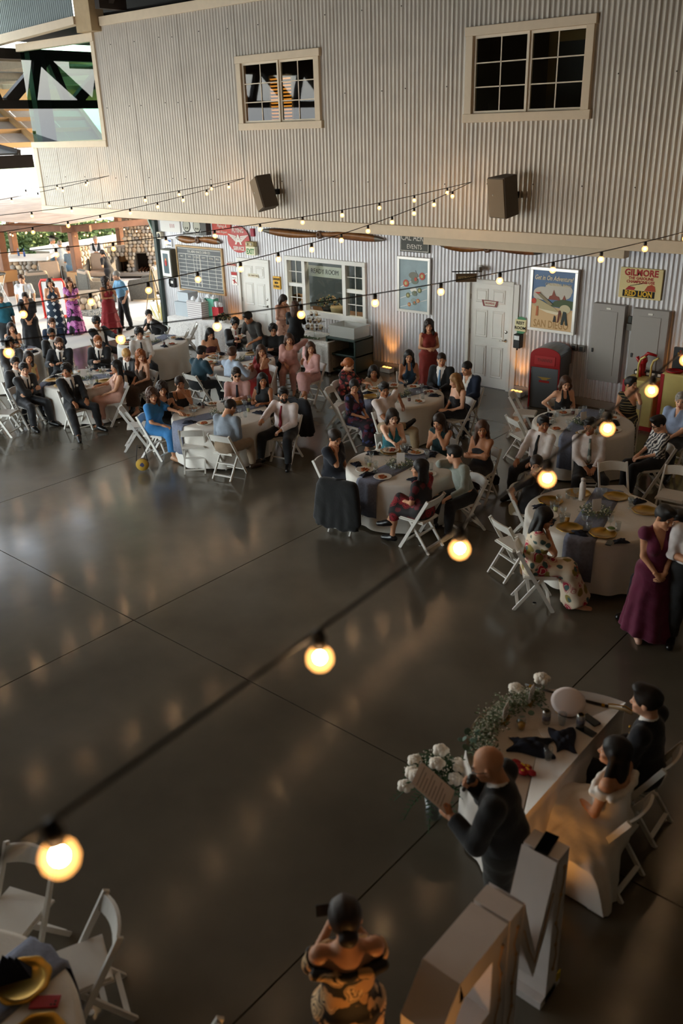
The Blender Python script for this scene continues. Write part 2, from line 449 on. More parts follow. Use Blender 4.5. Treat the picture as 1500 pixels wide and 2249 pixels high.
# screws of the upper wall: tiny, joined
sb = MB(); rs = random.Random(3)
for z in (3.98, 5.05 + .45, 6.75):
    x = -21.4
    while x < 2:
        if not any(h[0] - .1 < x < h[1] + .1 and h[2] < z < h[3] for h in (W1, W2, W3)): sb.ball((round(x / PITCH) * PITCH, YU - .013, z + rs.uniform(-.02, .02)), .011, 6, 4)
        x += .85 if rs.random() > .25 else .43
tag(sb.build('sheet_screws', mat('screw_dark', '#2a2622', .5), wu), kind='stuff')
def trim(k, boxes, label, m=m_trim, bev=.006):
    b = MB()
    for q in boxes: b.box(*q)
    return struct(b.build('trim_%d' % k, m, bevel=bev), label)
trim(1, [(-21.85, XE, YU - .05, YU + .14, 3.08, 3.26)], 'long cream fascia board along the foot of the upper wall')
trim(2, [(-21.85, -21.66, YU - .03, YU + .12, 3.26, 4.66)], 'cream corner board at the open end of the upper wall')
trim(3, [(-18.3, XE, YU - .05, YU + .1, 7.13, 7.31)], 'cream board along the top of the upper wall')
trim(4, [(-10.0, -6.0, 13.95, 14.15, 2.84, 3.08)], 'short dropped beam under the overhang above the restroom door')
trim(5, [(-18.9, -18.32, YU - .25, YU + .12, 7.03, 9.2)], 'thick tan post rising above the corner glazing', mat('post_tan', '#b39a74', .7, var=.06), .01)
struct(MB().box(-21.7, XE, YU + .1, YL + .05, 3.085, 3.14).build('ceiling_overhang', mat('soffit_grey', '#7d776d', .8)), 'flat soffit under the overhanging storey')
struct(MB().box(-21.7, -21.5, YU + .15, 18, 3.14, 4.6).build('wall_loft_end', m_trim), 'end of the overhanging storey facing the patio')
# header band above the glazing, rising slightly to the right
hd = struct(MB().add([(-24.5, 12.9, 6.93), (-18.9, 12.9, 7.20), (-18.9, 12.9, 7.36), (-24.5, 12.9, 7.16), (-24.5, 13.1, 6.93), (-18.9, 13.1, 7.20), (-18.9, 13.1, 7.36), (-24.5, 13.1, 7.16)], [(0, 1, 2, 3), (7, 6, 5, 4), (0, 4, 5, 1), (3, 2, 6, 7), (0, 3, 7, 4), (1, 5, 6, 2)]).build('trim_6', m_trim), 'cream header board over the corner glazing')
V, F = corr(-24.5, -18.95, [(7.1, 7.95, -24.5, -18.95)], 12.98); V = [(x, y, z + (.0357 * (x + 24.5))) for x, y, z in V]
mk('metal_sheet', V, F, mat('corrugated_grey', '#8c9796', .45, .3), hd, True)
MB().add([(-24.5, 12.9, 7.88), (-18.9, 12.9, 8.06), (-18.9, 12.9, 8.22), (-24.5, 12.9, 8.1), (-24.5, 13.1, 7.88), (-18.9, 13.1, 8.06), (-18.9, 13.1, 8.22), (-24.5, 13.1, 8.1)], [(0, 1, 2, 3), (7, 6, 5, 4), (0, 4, 5, 1), (3, 2, 6, 7), (0, 3, 7, 4), (1, 5, 6, 2)]).build('top_board', m_trim, hd)

# ---- corner glazing
m_glass = thin_glass('clear_glass', '#eef2f0')
m_green = thin_glass('green_glass', '#c4dccf')
wn = empty('window_1'); struct(wn, 'big green tinted corner window at the end of the upper wall')
MB().box(-21.85, -18.6, YU - .06, YU + .1, 4.66, 4.80).build('window_sill', m_trim, wn, bevel=.006)
MB().box(-18.74, -18.6, YU - .05, YU + .1, 4.80, 6.88).build('window_jamb', m_trim, wn, bevel=.006)
MB().box(-21.85, -18.6, YU - .07, YU + .1, 6.86, 7.03).build('window_head', m_trim, wn, bevel=.006)
MB().box(-21.82, -18.74, YU + .02, YU + .032, 4.8, 6.86).build('pane', m_green, wn)
MB().box(-21.82, -21.81, YU + .035, YU + 2.2, 4.8, 6.86).build('pane', m_green, wn)
MB().bar((-21.55, YU + .25, 4.8), (-21.55, YU + .25, 6.86), .42, .22).build('corner_post', m_black, wn)

# ---- upper sliding windows
def slider(k, x0, x1, z0, z1, label, lit):
    o = struct(empty('window_%d' % k), label); t = .13
    for nm, q in (('frame_head', (x0 - .02, x1 + .02, z1 - t, z1)), ('frame_sill', (x0 - .03, x1 + .03, z0, z0 + t)), ('frame_jamb', (x0, x0 + t, z0 + t, z1 - t)), ('frame_jamb', (x1 - t, x1, z0 + t, z1 - t))):
        MB().box(q[0], q[1], YU - .06, YU + .10, q[2], q[3]).build(nm, m_trim, o, bevel=.006)
    a, b, c, d = x0 + t, x1 - t, z0 + t, z1 - t; mid = (a + b) / 2 + .02; v = .04
    m_v = mat('vinyl_cream', '#d9cbb2', .5)
    for i, (p, q) in enumerate(((a, mid), (mid, b))):
        s = empty('sash', (0, 0, 0)); s.parent = o; yy = YU - .005 + .03 * i
        fr = MB().box(p, q, yy, yy + .04, c, c + v).box(p, q, yy, yy + .04, d - v, d).box(p, p + v, yy, yy + .04, c + v, d - v).box(q - v, q, yy, yy + .04, c + v, d - v)
        fr.build('sash_frame', m_v, s)
        MB().box(p + v, q - v, yy + .018, yy + .024, c + v, d - v).build('pane', m_glass, s)
        g = MB(); xm = (p + q) / 2; g.box(xm - .009, xm + .009, yy + .006, yy + .017, c + v, d - v)
        for f in (1 / 3, 2 / 3): zz = c + v + (d - c - 2 * v) * f; g.box(p + v, q - v, yy + .006, yy + .017, zz - .009, zz + .009)
        g.build('muntin', m_v, s)
    # the room behind
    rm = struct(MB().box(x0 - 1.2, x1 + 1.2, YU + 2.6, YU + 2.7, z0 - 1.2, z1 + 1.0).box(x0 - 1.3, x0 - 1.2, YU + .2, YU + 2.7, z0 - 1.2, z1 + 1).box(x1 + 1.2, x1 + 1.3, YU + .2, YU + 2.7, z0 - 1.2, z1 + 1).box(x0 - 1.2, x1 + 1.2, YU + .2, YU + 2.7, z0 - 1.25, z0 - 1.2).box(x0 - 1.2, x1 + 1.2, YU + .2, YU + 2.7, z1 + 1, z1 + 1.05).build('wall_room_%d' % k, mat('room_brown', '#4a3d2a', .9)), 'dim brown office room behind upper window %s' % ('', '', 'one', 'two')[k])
    return rm
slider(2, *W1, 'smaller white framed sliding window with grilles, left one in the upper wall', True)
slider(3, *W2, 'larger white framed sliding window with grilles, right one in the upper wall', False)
# louvred shutter in the smaller window; warm light on its slats put in as emission
sh = empty('louvred_shutter', (-13.38, YU + .55, 4.93)); tag(sh, 'louvred shutter with warm glow put into its slats, seen through the smaller upper window', 'shutter')
m_lou = mat('louvre_painted_glow', '#e0a85a', .6, emit='#e08a2a', estr=.55)
MB().box(-.33, -.29, 0, .03, 0, .98).box(.29, .33, 0, .03, 0, .98).box(-.02, .02, 0, .03, 0, .98).box(-.33, .33, 0, .03, .95, .98).build('shutter_frame', mat('louvre_frame', '#7a5a2c', .6), sh)
for i in range(15):
    for sx in (-.155, .155): MB().bar((sx - .135, .015, .04 + i * .062), (sx + .135, .015, .04 + i * .062), .04, .012, (0, .6, 1)).build('slat', m_lou, sh)
# dark door frame inside the larger window
fr = empty('inner_door', (-7.5, YU + 1.9, 3.8)); tag(fr, 'dark interior doorway seen through the larger upper window', 'door')
MB().box(-.55, .55, 0, .06, 0, 2.35).build('leaf', mat('door_black', '#0d0f0d', .6), fr)
for q in ((-.7, -.55, 0, 2.5), (.55, .7, 0, 2.5), (-.55, .55, 2.35, 2.5)): MB().box(q[0], q[1], -.03, .06, q[2], q[3]).build('casing', mat('casing_ochre', '#8a6a34', .7), fr)

# ---- lower wall
D1 = (-9.53, -8.47, 0, 2.14); D2 = (-16.18, -15.08, 0, 2.10); LW = (-14.54, -12.12, .95, 2.25)
wl = struct(MB().box(-19.15, -16.2, YL + .08, YL + .16, 0, 3.1).box(-15.06, -14.5, YL + .08, YL + .16, 0, 3.1).box(-12.15, -9.55, YL + .08, YL + .16, 0, 3.1).box(-8.45, XE, YL + .08, YL + .16, 0, 3.1).box(-14.5, -12.15, YL + .08, YL + .16, 0, .98).box(-14.5, -12.15, YL + .08, YL + .16, 2.22, 3.1).box(-16.2, -15.06, YL + .1, YL + .16, 2.12, 3.1).box(-9.55, -8.45, YL + .1, YL + .16, 2.15, 3.1).build('wall_lower', m_dark), 'white corrugated metal wall under the overhang')
corr_wall(wl, m_lower, -19.1, XE, .0, 3.09, YL, [D1, D2, LW])
for k, (a, b) in enumerate(((-19.1, -16.2), (-15.06, -9.55), (-8.45, XE))):
    struct(MB().box(a, b, YL - .035, YL + .02, 0, .15).build('baseboard_%d' % (k + 1), mat('base_grey', '#a9a39a', .6), bevel=.006), 'pale grey board along the foot of the lower wall, %s stretch' % ('patio end', 'middle', 'right hand')[k])
struct(MB().box(-19.2, -19.05, YL, 24, 0, 3.1).build('wall_patio_side', m_lower), 'side of the lower storey facing the patio')
ds = empty('downspout', (-19.2, YL - .07, 0)); tag(ds, 'dark green metal downspout with bent elbow at the wall corner', 'downspout')
mg = mat('spout_green', '#2c3a36', .5)
MB().box(-.06, .06, -.05, .05, .1, 2.85).build('pipe', mg, ds, bevel=.01)
MB().bar((0, 0, 2.45), (-.55, .25, 2.85), .09, .09).build('elbow', mat('spout_pale', '#6f8a80', .5), ds)

def door(k, x0, x1, h, label, open_left=False):
    o = struct(empty('door_%d' % k), label); t = .075
    for nm, q in (('casing_head', (x0, x1, h - t, h)), ('casing', (x0, x0 + t, 0, h - t)), ('casing', (x1 - t, x1, 0, h - t))):
        MB().box(q[0], q[1], YL - .05, YL + .08, q[2], q[3]).build(nm, m_white, o, bevel=.006)
    a, b = x0 + t, x1 - t; lf = MB().box(a, b, YL + .0, YL + .045, .01, h - t).build('leaf', m_white, o, bevel=.003); wd = b - a
    for r, (c, d) in enumerate(((.10, .40), (.47, .73), (.79, .92))):
        for cc in (.13, .55):
            p, q = a + wd * cc, a + wd * (cc + .32); z0, z1 = h * c, h * d
            V = []; 
            for ins, yy in ((0, YL + .001), (.02, YL - .012), (.045, YL - .004), (.055, YL - .014)): V += [(p + ins, yy, z0 + ins), (q - ins, yy, z0 + ins), (q - ins, yy, z1 - ins), (p + ins, yy, z1 - ins)]
            Ff = [(4 * i + j, 4 * i + (j + 1) % 4, 4 * i + 4 + (j + 1) % 4, 4 * i + 4 + j) for i in range(3) for j in range(4)] + [(12, 13, 14, 15)]
            mk('door_panel', V, Ff, m_white, lf)
    ms = mat('satin_nickel', '#b9b6b0', .25, 1.)
    MB().lathe([(.032, 0), (.032, .012), (.012, .016), (.012, .05)], 12, (0, 0, 0)).build('rose', ms, o, True).matrix_local = Matrix.Translation((b - .07, YL, 1.0)) @ Matrix.Rotation(PI / 2, 4, 'X')
    MB().tube([(b - .07, YL - .045, 1.0), (b - .13, YL - .05, 1.003), (b - .19, YL - .045, .995)], .011, 8).build('lever', ms, o, True)
    MB().lathe([(.03, 0), (.028, .02), (.01, .022)], 12).build('deadbolt', ms, o, True).matrix_local = Matrix.Translation((b - .07, YL, 1.17)) @ Matrix.Rotation(PI / 2, 4, 'X')
    for z in (.3, 1.1, h - .35): MB().box(a - .008, a + .012, YL - .012, YL + .002, z - .05, z + .05).build('hinge', ms, o)
struct(MB().box(-16.4, -14.9, YL + .3, YL + .4, -.02, 3).box(-9.8, -8.2, YL + .3, YL + .4, -.02, 3).build('door_light_stop', m_dark), 'dark panels added behind the two doors to stop light leaks')  # unseen backing, keeps daylight from leaking under the doors
door(1, D1[0], D1[1], 2.14, 'white six panel restroom door with chrome lever')
door(2, D2[0], D2[1], 2.10, 'white six panel door beside the score board')
MB().box(-8.47, -8.36, YL - .04, YL + .02, 0, 2.1).build('side_casing', m_white, bpy.data.objects['door_1'])

# ---- lower triple window with a lit room behind
w4 = struct(empty('window_4'), 'wide white framed window into the ready room with grilles at both sides')
def wb(nm, x0, x1, z0, z1, y0=-.06, y1=.08, m=m_white, p=None): return MB().box(x0, x1, YL + y0, YL + y1, z0, z1).build(nm, m, p or w4, bevel=.005)
wb('frame_head', LW[0], LW[1], 2.16, 2.25); wb('frame_sill', LW[0] - .02, LW[1] + .02, .93, 1.06)
for x in (-14.54, -12.20): wb('frame_jamb', x, x + .08, 1.06, 2.16)
for x in (-14.0, -12.78): wb('mullion', x, x + .1, 1.06, 2.16)
MB().box(-13.9, -12.78, YL + .01, YL + .016, 1.06, 2.16).build('pane', m_glass, w4)
for a, b in ((-14.46, -14.0), (-12.68, -12.20)):
    wb('meeting_rail', a, b, 1.57, 1.65, -.03, .05)
    for c, d in ((1.06, 1.57), (1.65, 2.16)):
        MB().box(a, b, YL + .01, YL + .016, c, d).build('pane', m_glass, w4)
        MB().box((a + b) / 2 - .008, (a + b) / 2 + .008, YL - .004, YL + .008, c, d).box(a, b, YL - .004, YL + .008, (c + d) / 2 - .008, (c + d) / 2 + .008).build('muntin', m_white, w4)
rr_ = struct(MB().box(-15.1, -11.0, YL + 3.0, YL + 3.1, 0, 3.1).box(-15.2, -15.1, YL + .2, YL + 3.1, 0, 3.1).box(-11.0, -10.9, YL + .2, YL + 3.1, 0, 3.1).box(-15.1, -11.0, YL + .2, YL + 3.1, 3.0, 3.1).box(-15.1, -11.0, YL + .2, YL + 3.1, -.02, .0).build('wall_ready_room', mat('room_slate', '#5f6a70', .8)), 'slate grey ready room behind the wide window')
tb = empty('buffet_table', (-13.5, YL + .62, 0)); tag(tb, 'long wooden table inside the ready room window', 'table')
MB().box(-1.1, 1.4, -.35, .35, .88, .93).build('table_top', mat('wood_brown', '#6b4a2c', .5, var=.2), tb)
for x in (-1.0, 1.3):
    for y in (-.3, .3): MB().box(x - .03, x + .03, y - .03, y + .03, 0, .88).build('leg', mat('wood_brown', '#6b4a2c'), tb)
cl = bpy.data.lights.new('ready_room_lamp', 'AREA'); cl.energy = 60; cl.size = .3; cl.size_y = 1.2; cl.shape = 'RECTANGLE'; cl.color = (1, .86, .68)
lo_ = link('ready_room_lamp', cl, None, (-13.2, YL + 1.7, 2.93))
lf = empty('ceiling_fixture', (-13.2, YL + 1.7, 2.93)); tag(lf, 'strip ceiling light inside the ready room', 'light')
MB().box(-.75, .75, -.1, .1, .01, .07).build('housing', m_white, lf); MB().box(-.7, .7, -.07, .07, 0.0, .012).build('diffuser', mat('strip_glow', '#ffe0b0', .5, emit='#ffdca8', estr=2.5), lf)
rsn = empty('room_sign', (-13.48, YL + .16, 1.93)); tag(rsn, 'pale hanging READY ROOM board behind the wide window', 'sign')
MB().box(-.5, .5, 0, .02, -.12, .12).build('board', mat('sign_pale', '#cfcabb', .7), rsn)
text('lettering', 'READY ROOM', .15, mat('ink_grey', '#4a4640', .8), rsn, (0, -.004, 0), sx=.88)

# ---- the unseen sides of the hall, open at the end; the viewer's side bay is added for daylight fill
m_in = mat('hall_inside', '#6a6254', .85)
struct(MB().box(XE, XE + .2, -2.2, 15, 0, 9.5).build('wall_right', m_in), 'right hand end wall of the hall')
struct(MB().box(-10.5, XE, -2.4, -2.2, 0, 9.5).box(-24.5, -10.5, -2.4, -2.2, 4.6, 9.5).build('wall_back', m_in), 'wall behind the viewer with an added opening for daylight near the patio')
struct(MB().box(-27, XE + .2, -2.4, 17.3, 9.4, 9.6).build('ceiling', mat('roof_dark', '#1d1a17', .9)), 'dark roof deck over the hall')  # hall roof, extended beyond the open end to shade the header band
struct(MB().box(-24, XE, 13.35, 17, 7.3, 7.4).build('ceiling_loft', mat('roof_dark', '#1d1a17')), 'dark roof over the upper storey')
struct(MB().box(-24, XE, 17, 17.2, 3, 9.5).build('wall_loft_back', mat('roof_dark', '#1d1a17')), 'dark back wall of the roof space')
for i in range(6):
    x = -17.6 + i * 3.1
    tr = MB().box(x, x + .16, 12.6, 13.3, 7.36, 7.62).bar((x + .08, 12.9, 7.5), (x + 1.5, 12.9, 8.9), .12, .16)
    struct(tr.build('roof_brace', m_dark), 'dark roof brace above the cream top board, %s from the corner post' % ('first', 'second', 'third', 'fourth', 'fifth', 'sixth')[i])
struct(MB().box(-22.8, -22.6, -2.2, 11.2, 6.6, 9.4).box(-22.8, -22.6, -2.2, 1.0, 0, 6.6).build('light_block_left', m_in), 'unseen panel added at the open hall end to block sky light')  # added out of view to cut sky light and window reflections
# hall end: truss over the opening (runs across the hall) and header beam
ts = empty('roof_truss', (-22.4, 6, 0)); tag(ts, 'dark steel truss spanning the open hall end', 'truss')
m_st = mat('steel_dark', '#2a241f', .55)
MB().box(-.12, .12, -8, 18, 6.74, 6.98).build('top_chord', m_st, ts); MB().box(-.12, .12, -8, 18, 5.60, 5.80).build('bottom_chord', m_st, ts)
for i in range(13):
    y = -7 + 2 * i; MB().bar((0, y, 5.75), (0, y + 1.3, 6.8), .26, .2, (1, 0, 0)).build('diagonal', m_st, ts); MB().bar((0, y + 1.4, 6.8), (0, y + 1.75, 5.75), .2, .16, (1, 0, 0)).build('strut', m_st, ts)
hbm = MB().box(-24.2, -23.95, -2, 14.4, 4.13, 4.47).build('header_beam', m_dark); tag(hbm, 'dark timber beam crossing low over the patio', 'beam')
# canopy roofs outside
def roof(name, label, c, L, W, slope, nrm, skyl=None):
    """canopy running along Y: c = (x, y, z) of the near edge centre, L along Y, W along -X, rising by slope per metre"""
    o = empty(name, c); tag(o, label, 'roof'); mp = mat('roof_panel', '#9aa0a0', .6, var=.06); mb_ = mat('purlin_grey', '#8d8370', .7, var=.1)
    np_ = 10
    for i in range(np_):
        y0 = -L / 2 + L * i / np_; y1 = y0 + L / np_ - .02
        V = [(0, y0, 0), (0, y1, 0), (-W, y1, W * slope), (-W, y0, W * slope)]; V += [(x, y, z + .04) for x, y, z in V]
        MB().add(V, [(0, 1, 2, 3), (7, 6, 5, 4), (0, 4, 5, 1), (1, 5, 6, 2), (2, 6, 7, 3), (3, 7, 4, 0)]).build('roof_panel', mp if i not in (skyl or ()) else mat('skylight', '#dfe8ea', .6, trans=.6), o)
    for i in range(5):
        t = i / 4; MB().box(-W * t - .07, -W * t + .07, -L / 2, L / 2, W * slope * t - .2, W * slope * t - .01).build('purlin', mb_, o)
    for i in range(6):
        y = -L / 2 + .1 + (L - .2) * i / 5; MB().bar((0, y, -.12), (-W, y, W * slope - .12), .12, .22).build('rafter', mb_, o)
    return o
roof('canopy_roof', 'pale panel canopy roof with grey purlins beyond the patio truss', (-24.5, 22, 7.05), 20, 17, .012, 0, (5, 6))
# beam and far edge of that canopy
tag(MB().box(-42, -41.6, 12, 32, 6.2, 7.1).build('canopy_end_beam', mat('purlin_tan', '#a58256', .7)), 'tan beam closing the far end of the canopy roof', 'beam')
o = empty('shed_roof', (-27, 15, 0)); tag(o, 'sloping pale shed roof with tan battens beyond the patio', 'roof')
cor = [Vector((-.2, -6, 4.62)), Vector((-.6, 4.4, 4.66)), Vector((-9, 9.3, 5.95)), Vector((-9, -6, 5.95))]
def rp(u, v): return (cor[0] * (1 - u) + cor[1] * u) * (1 - v) + (cor[3] * (1 - u) + cor[2] * u) * v
for i in range(9):
    q = [rp(i / 9 + .002, 0), rp((i + 1) / 9 - .002, 0), rp((i + 1) / 9 - .002, 1), rp(i / 9 + .002, 1)]
    MB().add(q + [p - Vector((0, 0, .05)) for p in q], [(0, 1, 2, 3), (7, 6, 5, 4), (0, 4, 5, 1), (1, 5, 6, 2), (2, 6, 7, 3), (3, 7, 4, 0)]).build('roof_sheet', mat('roof_pinkish', '#b9aca6', .6, var=.1), o)
for v in (0, .33, .66, 1): MB().bar(rp(0, v) + Vector((0, 0, .06)), rp(1, v) + Vector((0, 0, .06)), .16, .14).build('batten', mat('purlin_tan', '#a58256', .7), o)
for u in (.25, .5, .75, 1.): MB().bar(rp(u, 0) + Vector((0, 0, .06)), rp(u, 1) + Vector((0, 0, .06)), .18, .14).build('rafter', mat('purlin_tan', '#a58256', .7), o)
o = empty('awning', (-24.4, 13, 0)); tag(o, 'grey awning panel with dark frame at the left picture edge', 'awning')
q = [Vector((0, -3, 4.52)), Vector((0, 1.25, 4.52)), Vector((-2.6, .75, 5.02)), Vector((-2.6, -3, 5.02))]
MB().add(q + [p - Vector((0, 0, .05)) for p in q], [(0, 1, 2, 3), (7, 6, 5, 4), (0, 4, 5, 1), (1, 5, 6, 2), (2, 6, 7, 3), (3, 7, 4, 0)]).build('panel', mat('awning_grey', '#8d8f90', .6, var=.08), o)
for a, b in ((1, 2), (2, 3)): MB().bar(q[a], q[b], .14, .16).build('frame_bar', m_dark, o)

# ================================================================== things on the walls
YS = YL - .03
ink_k = mat('ink_black', '#14120f', .7); ink_w = mat('ink_white', '#e8e4da', .7); ink_r = mat('ink_red', '#a8201a', .6); ink_y = mat('ink_yellow', '#e0b020', .6); ink_b = mat('ink_brown', '#7a5a2a', .7)
def board(name, label, x0, x1, z0, z1, col, cat='sign', th=.025, frame=None, fw_=.03, y=None):
    y = YS if y is None else y
    o = empty(name, ((x0 + x1) / 2, y, (z0 + z1) / 2)); tag(o, label, cat); a, b = (x1 - x0) / 2, (z1 - z0) / 2
    MB().box(-a, a, -th, .02, -b, b).build('board', col if not isinstance(col, str) else mat('board_' + col.lstrip('#'), col, .55), o, bevel=.003)
    if frame:
        for q in ((-a - fw_, a + fw_, b, b + fw_), (-a - fw_, a + fw_, -b - fw_, -b), (-a - fw_, -a, -b, b), (a, a + fw_, -b, b)):
            MB().box(q[0], q[1], -th - .015, .02, q[2], q[3]).build('frame_rail', frame, o, bevel=.003)
    o.empty_display_size = .05
    return o, a, b, -th
def shape(o, poly, m, y, name='print'):
    MB().prism(poly, y - .0035, y).build(name, m, o)
def ellp(cx, cz, rx, rz, n=20, a0=0, a1=2 * PI): return [(cx + rx * math.cos(a0 + (a1 - a0) * i / n), cz + rz * math.sin(a0 + (a1 - a0) * i / n)) for i in range(n if a1 - a0 > 6.2 else n + 1)]

# score board
o, a, b, y = board('score_board', 'large grey chalk score board with white grid and wooden frame', -18.41, -16.72, 1.17, 2.23, '#56585a', 'board', .02, mat('oak', '#b49468', .6, var=.12), .045)
for z in np.linspace(b - .30, -b + .1, 8): MB().box(-a + .03, a - .03, y - .004, y, z - .004, z + .004).build('grid_line', ink_w, o)
for x in (-a + .03, -.52, -.22, -.10, .02, .04, .32, .60, a - .03): MB().box(x - .005, x + .005, y - .004, y, -b + .1, b - .16).build('grid_line', ink_w, o)
for z in (b - .03, b - .16, -b + .03): MB().box(-a + .03, a - .03, y - .004, y, z - .005, z + .005).build('grid_line', ink_w, o)
text('lettering', 'CAL AERO SNACK OVER CO', .085, ink_w, o, (0, y - .004, b - .095), sx=.8)
for x, t in ((-.67, 'FACT'), (-.37, 'RATE'), (-.16, 'IN'), (-.04, 'NO'), (.18, 'EVENT'), (.46, 'TOTAL'), (.70, 'PRICE')): text('lettering', t, .06, ink_w, o, (x, y - .004, b - .225), sx=.8)

# propellers
def prop(label, x0, x1, z, dark=False):
    L = (x1 - x0) / 2; o = empty('propeller', ((x0 + x1) / 2, YS - .05, z)); tag(o, label, 'propeller')
    mw = mat('prop_wood', '#8a5a30', .35, var=.25, scale=6); mt_ = mat('prop_tip', '#77736a', .4, .4)
    for sg in (-1, 1):
        prof = [(.0, .05), (.14, .055), (.3, .075), (.5, .088), (.7, .082), (.85, .062), (.95, .035), (1., .01)]
        V = []; F = []
        for t, w_ in prof:
            w_ *= min(1, L / .9 * .75 + .3); tw = .9 - .7 * t
            dx, dz = sg * t * L, .02 * math.sin(t * 4) * sg
            V += [(dx, -.03 * tw * sg, dz + w_), (dx, -.02, dz), (dx, .03 * tw * sg, dz - w_), (dx, .02, dz)]
        for i in range(len(prof) - 1):
            for j in range(4):
                F.append((4 * i + j, 4 * i + (j + 1) % 4, 4 * i + 4 + (j + 1) % 4, 4 * i + 4 + j))
        F.append((0, 3, 2, 1)); F.append(tuple(4 * (len(prof) - 1) + k for k in range(4)))
        fm = [1 if i // 4 >= 5 else 0 for i in range(len(F))]
        mk('blade', V, F, [mw, mt_], o, True, fm)
    MB().lathe([(.085, -.04), (.085, .03), (.03, .045), (.03, -.0)], 16).build('hub', mat('hub_brown', '#5b3d26', .5), o, True).matrix_local = Matrix.Rotation(PI / 2, 4, 'X')
prop('small wooden propeller with pale tips above the score board', -18.38, -16.65, 2.44)
prop('long wooden propeller above the wide ready room window', -15.21, -11.55, 2.77)
prop('wooden propeller half hidden under the overhang by the restroom door', -10.22, -7.9, 2.74)

# upper left signs, under the overhang
o, a, b, y = board('clock_sign', 'white board with two round dials and a grey caption strip', -18.12, -17.34, 2.53, 2.92, '#dcdcd8')
for x in (-.2, .2): shape(o, ellp(x, .05, .15, .17), ink_k, y, 'dial_rim'); shape(o, ellp(x, .05, .125, .145), mat('dial', '#b9b8a8', .6), y - .004, 'dial'); text('lettering', 'N N', .07, ink_k, o, (x, y - .01, -.02))
shape(o, [(-.37, -.18), (.37, -.18), (.37, -.11), (-.37, -.11)], mat('strip_grey', '#6c7070', .7), y, 'caption_strip'); text('lettering', 'ELEVATION AND WEST', .055, ink_w, o, (0, y - .006, -.147), sx=.9)
board('junction_box', 'dark grey metal box between the dial board and red sign', -17.27, -17.06, 2.58, 2.9, '#4b4a48', 'box', .14)
o, a, b, y = board('red_sign', 'orange red enamel sign left of the round winged sign', -16.96, -16.3, 2.6, 2.9, '#c8493a'); text('lettering', 'Flying A', .11, ink_w, o, (.02, y - .002, .06), shear=.2); text('lettering', 'Field Airport', .085, ink_w, o, (.0, y - .002, -.075), sx=.9)
o, a, b, y = board('number_plate', 'white plate with small red numbers near the wall corner', -18.98, -18.2, 2.58, 2.88, '#e4e2de'); text('lettering', '111', .14, ink_r, o, (.08, y - .002, -.0))
o, a, b, y = board('blue_notice', 'small white notice with blue heading above the alarm cabinet', -18.86, -18.6, 2.2, 2.4, '#e6e8ea'); shape(o, [(-.11, .03), (.11, .03), (.11, .08), (-.11, .08)], mat('ink_blue', '#3a62a8', .6), y); shape(o, [(-.1, -.06), (.1, -.06), (.1, -.04), (-.1, -.04)], ink_k, y)
o = empty('alarm_horn', (-19.0, YS - .05, 2.48)); tag(o, 'small cream siren box on the wall corner', 'siren'); MB().box(-.09, .09, -.06, .06, -.09, .09).build('case', mat('cream_plastic', '#cfc8b4', .5), o, bevel=.02); MB().lathe([(.06, 0), (.05, .015), (.01, .02)], 12).build('grille', m_black, o).matrix_local = Matrix.Translation((0, -.06, 0)) @ Matrix.Rotation(PI / 2, 4, 'X')
# winged round sign
o = empty('round_sign', (-16.05, YS - .03, 2.53)); tag(o, 'round red FLYING A SERVICE sign with white winged letter', 'sign')
shape(o, ellp(0, 0, .385, .31, 32), mat('enamel_red', '#b1221c', .3), .01, 'disc'); 
text('lettering', 'FLYING', .135, ink_w, o, (0, .004, .20), sx=.9, bold=.003); text('lettering', 'SERVICE', .125, ink_w, o, (0, .004, -.215), sx=.85, bold=.003)
text('winged_letter', 'A', .30, ink_w, o, (0, .0, -.02), bold=.012, sx=1.05)
for sg in (-1, 1):
    for i in range(4):
        z = .075 - .04 * i; L = .36 - .06 * i; shape(o, [(sg * .07, z - .03), (sg * .07, z), (sg * L, z + .045), (sg * (L - .03), z + .012)], ink_w, .004, 'wing_feather')
o = empty('exit_sign', (-15.58, YS - .05, 2.31)); tag(o, 'lit EXIT sign box with emergency lamps above the left door', 'sign')
MB().box(-.16, .16, -.05, .05, -.11, .09).build('box', mat('exit_cream', '#e2dfc0', .5), o, bevel=.01); text('lettering', 'EXIT', .17, mat('ink_green', '#1d7a3a', .6), o, (0, -.052, -.03), sx=.75, bold=.004)
MB().box(-.14, .14, -.07, .05, .09, .2).build('lamp_housing', mat('exit_tan', '#b7a778', .6), o, bevel=.015)
for x in (-.07, .07): MB().ball((x, -.075, .145), .035, 10, 6).build('lamp', mat('lamp_clear', '#e8e2d0', .2), o, True)
board('red_fragment', 'small red and white plate beside the round winged sign', -15.62, -15.5, 2.62, 2.8, '#a3243a')
o, a, b, y = board('smoking_notice', 'narrow red NO SMOKING strip beside the left door', -16.52, -16.2, 1.87, 1.97, '#c9bfb4'); text('lettering', 'NO SMOKING', .065, ink_r, o, (0, y - .002, 0), sx=.8, bold=.002)
o, a, b, y = board('biplane_notice', 'tall white notice with red band and red aeroplane by the left door', -16.4, -16.19, 1.43, 1.75, '#e6e2dc'); shape(o, [(-.1, .08), (.1, .08), (.1, .155), (-.1, .155)], ink_r, y)
shape(o, [(-.07, -.05), (.08, -.12), (.08, -.09), (-.05, -.03)], ink_r, y); shape(o, [(-.03, -.12), (.0, -.13), (.03, -.02), (0, -.01)], ink_r, y - .004); shape(o, [(-.07, .01), (.07, .01), (.07, .02), (-.07, .02)], ink_k, y)
o, a, b, y = board('danger_sign', 'yellow DANGER MEN FLYING sign between door and window', -14.95, -14.72, 1.46, 1.75, '#dba52c')
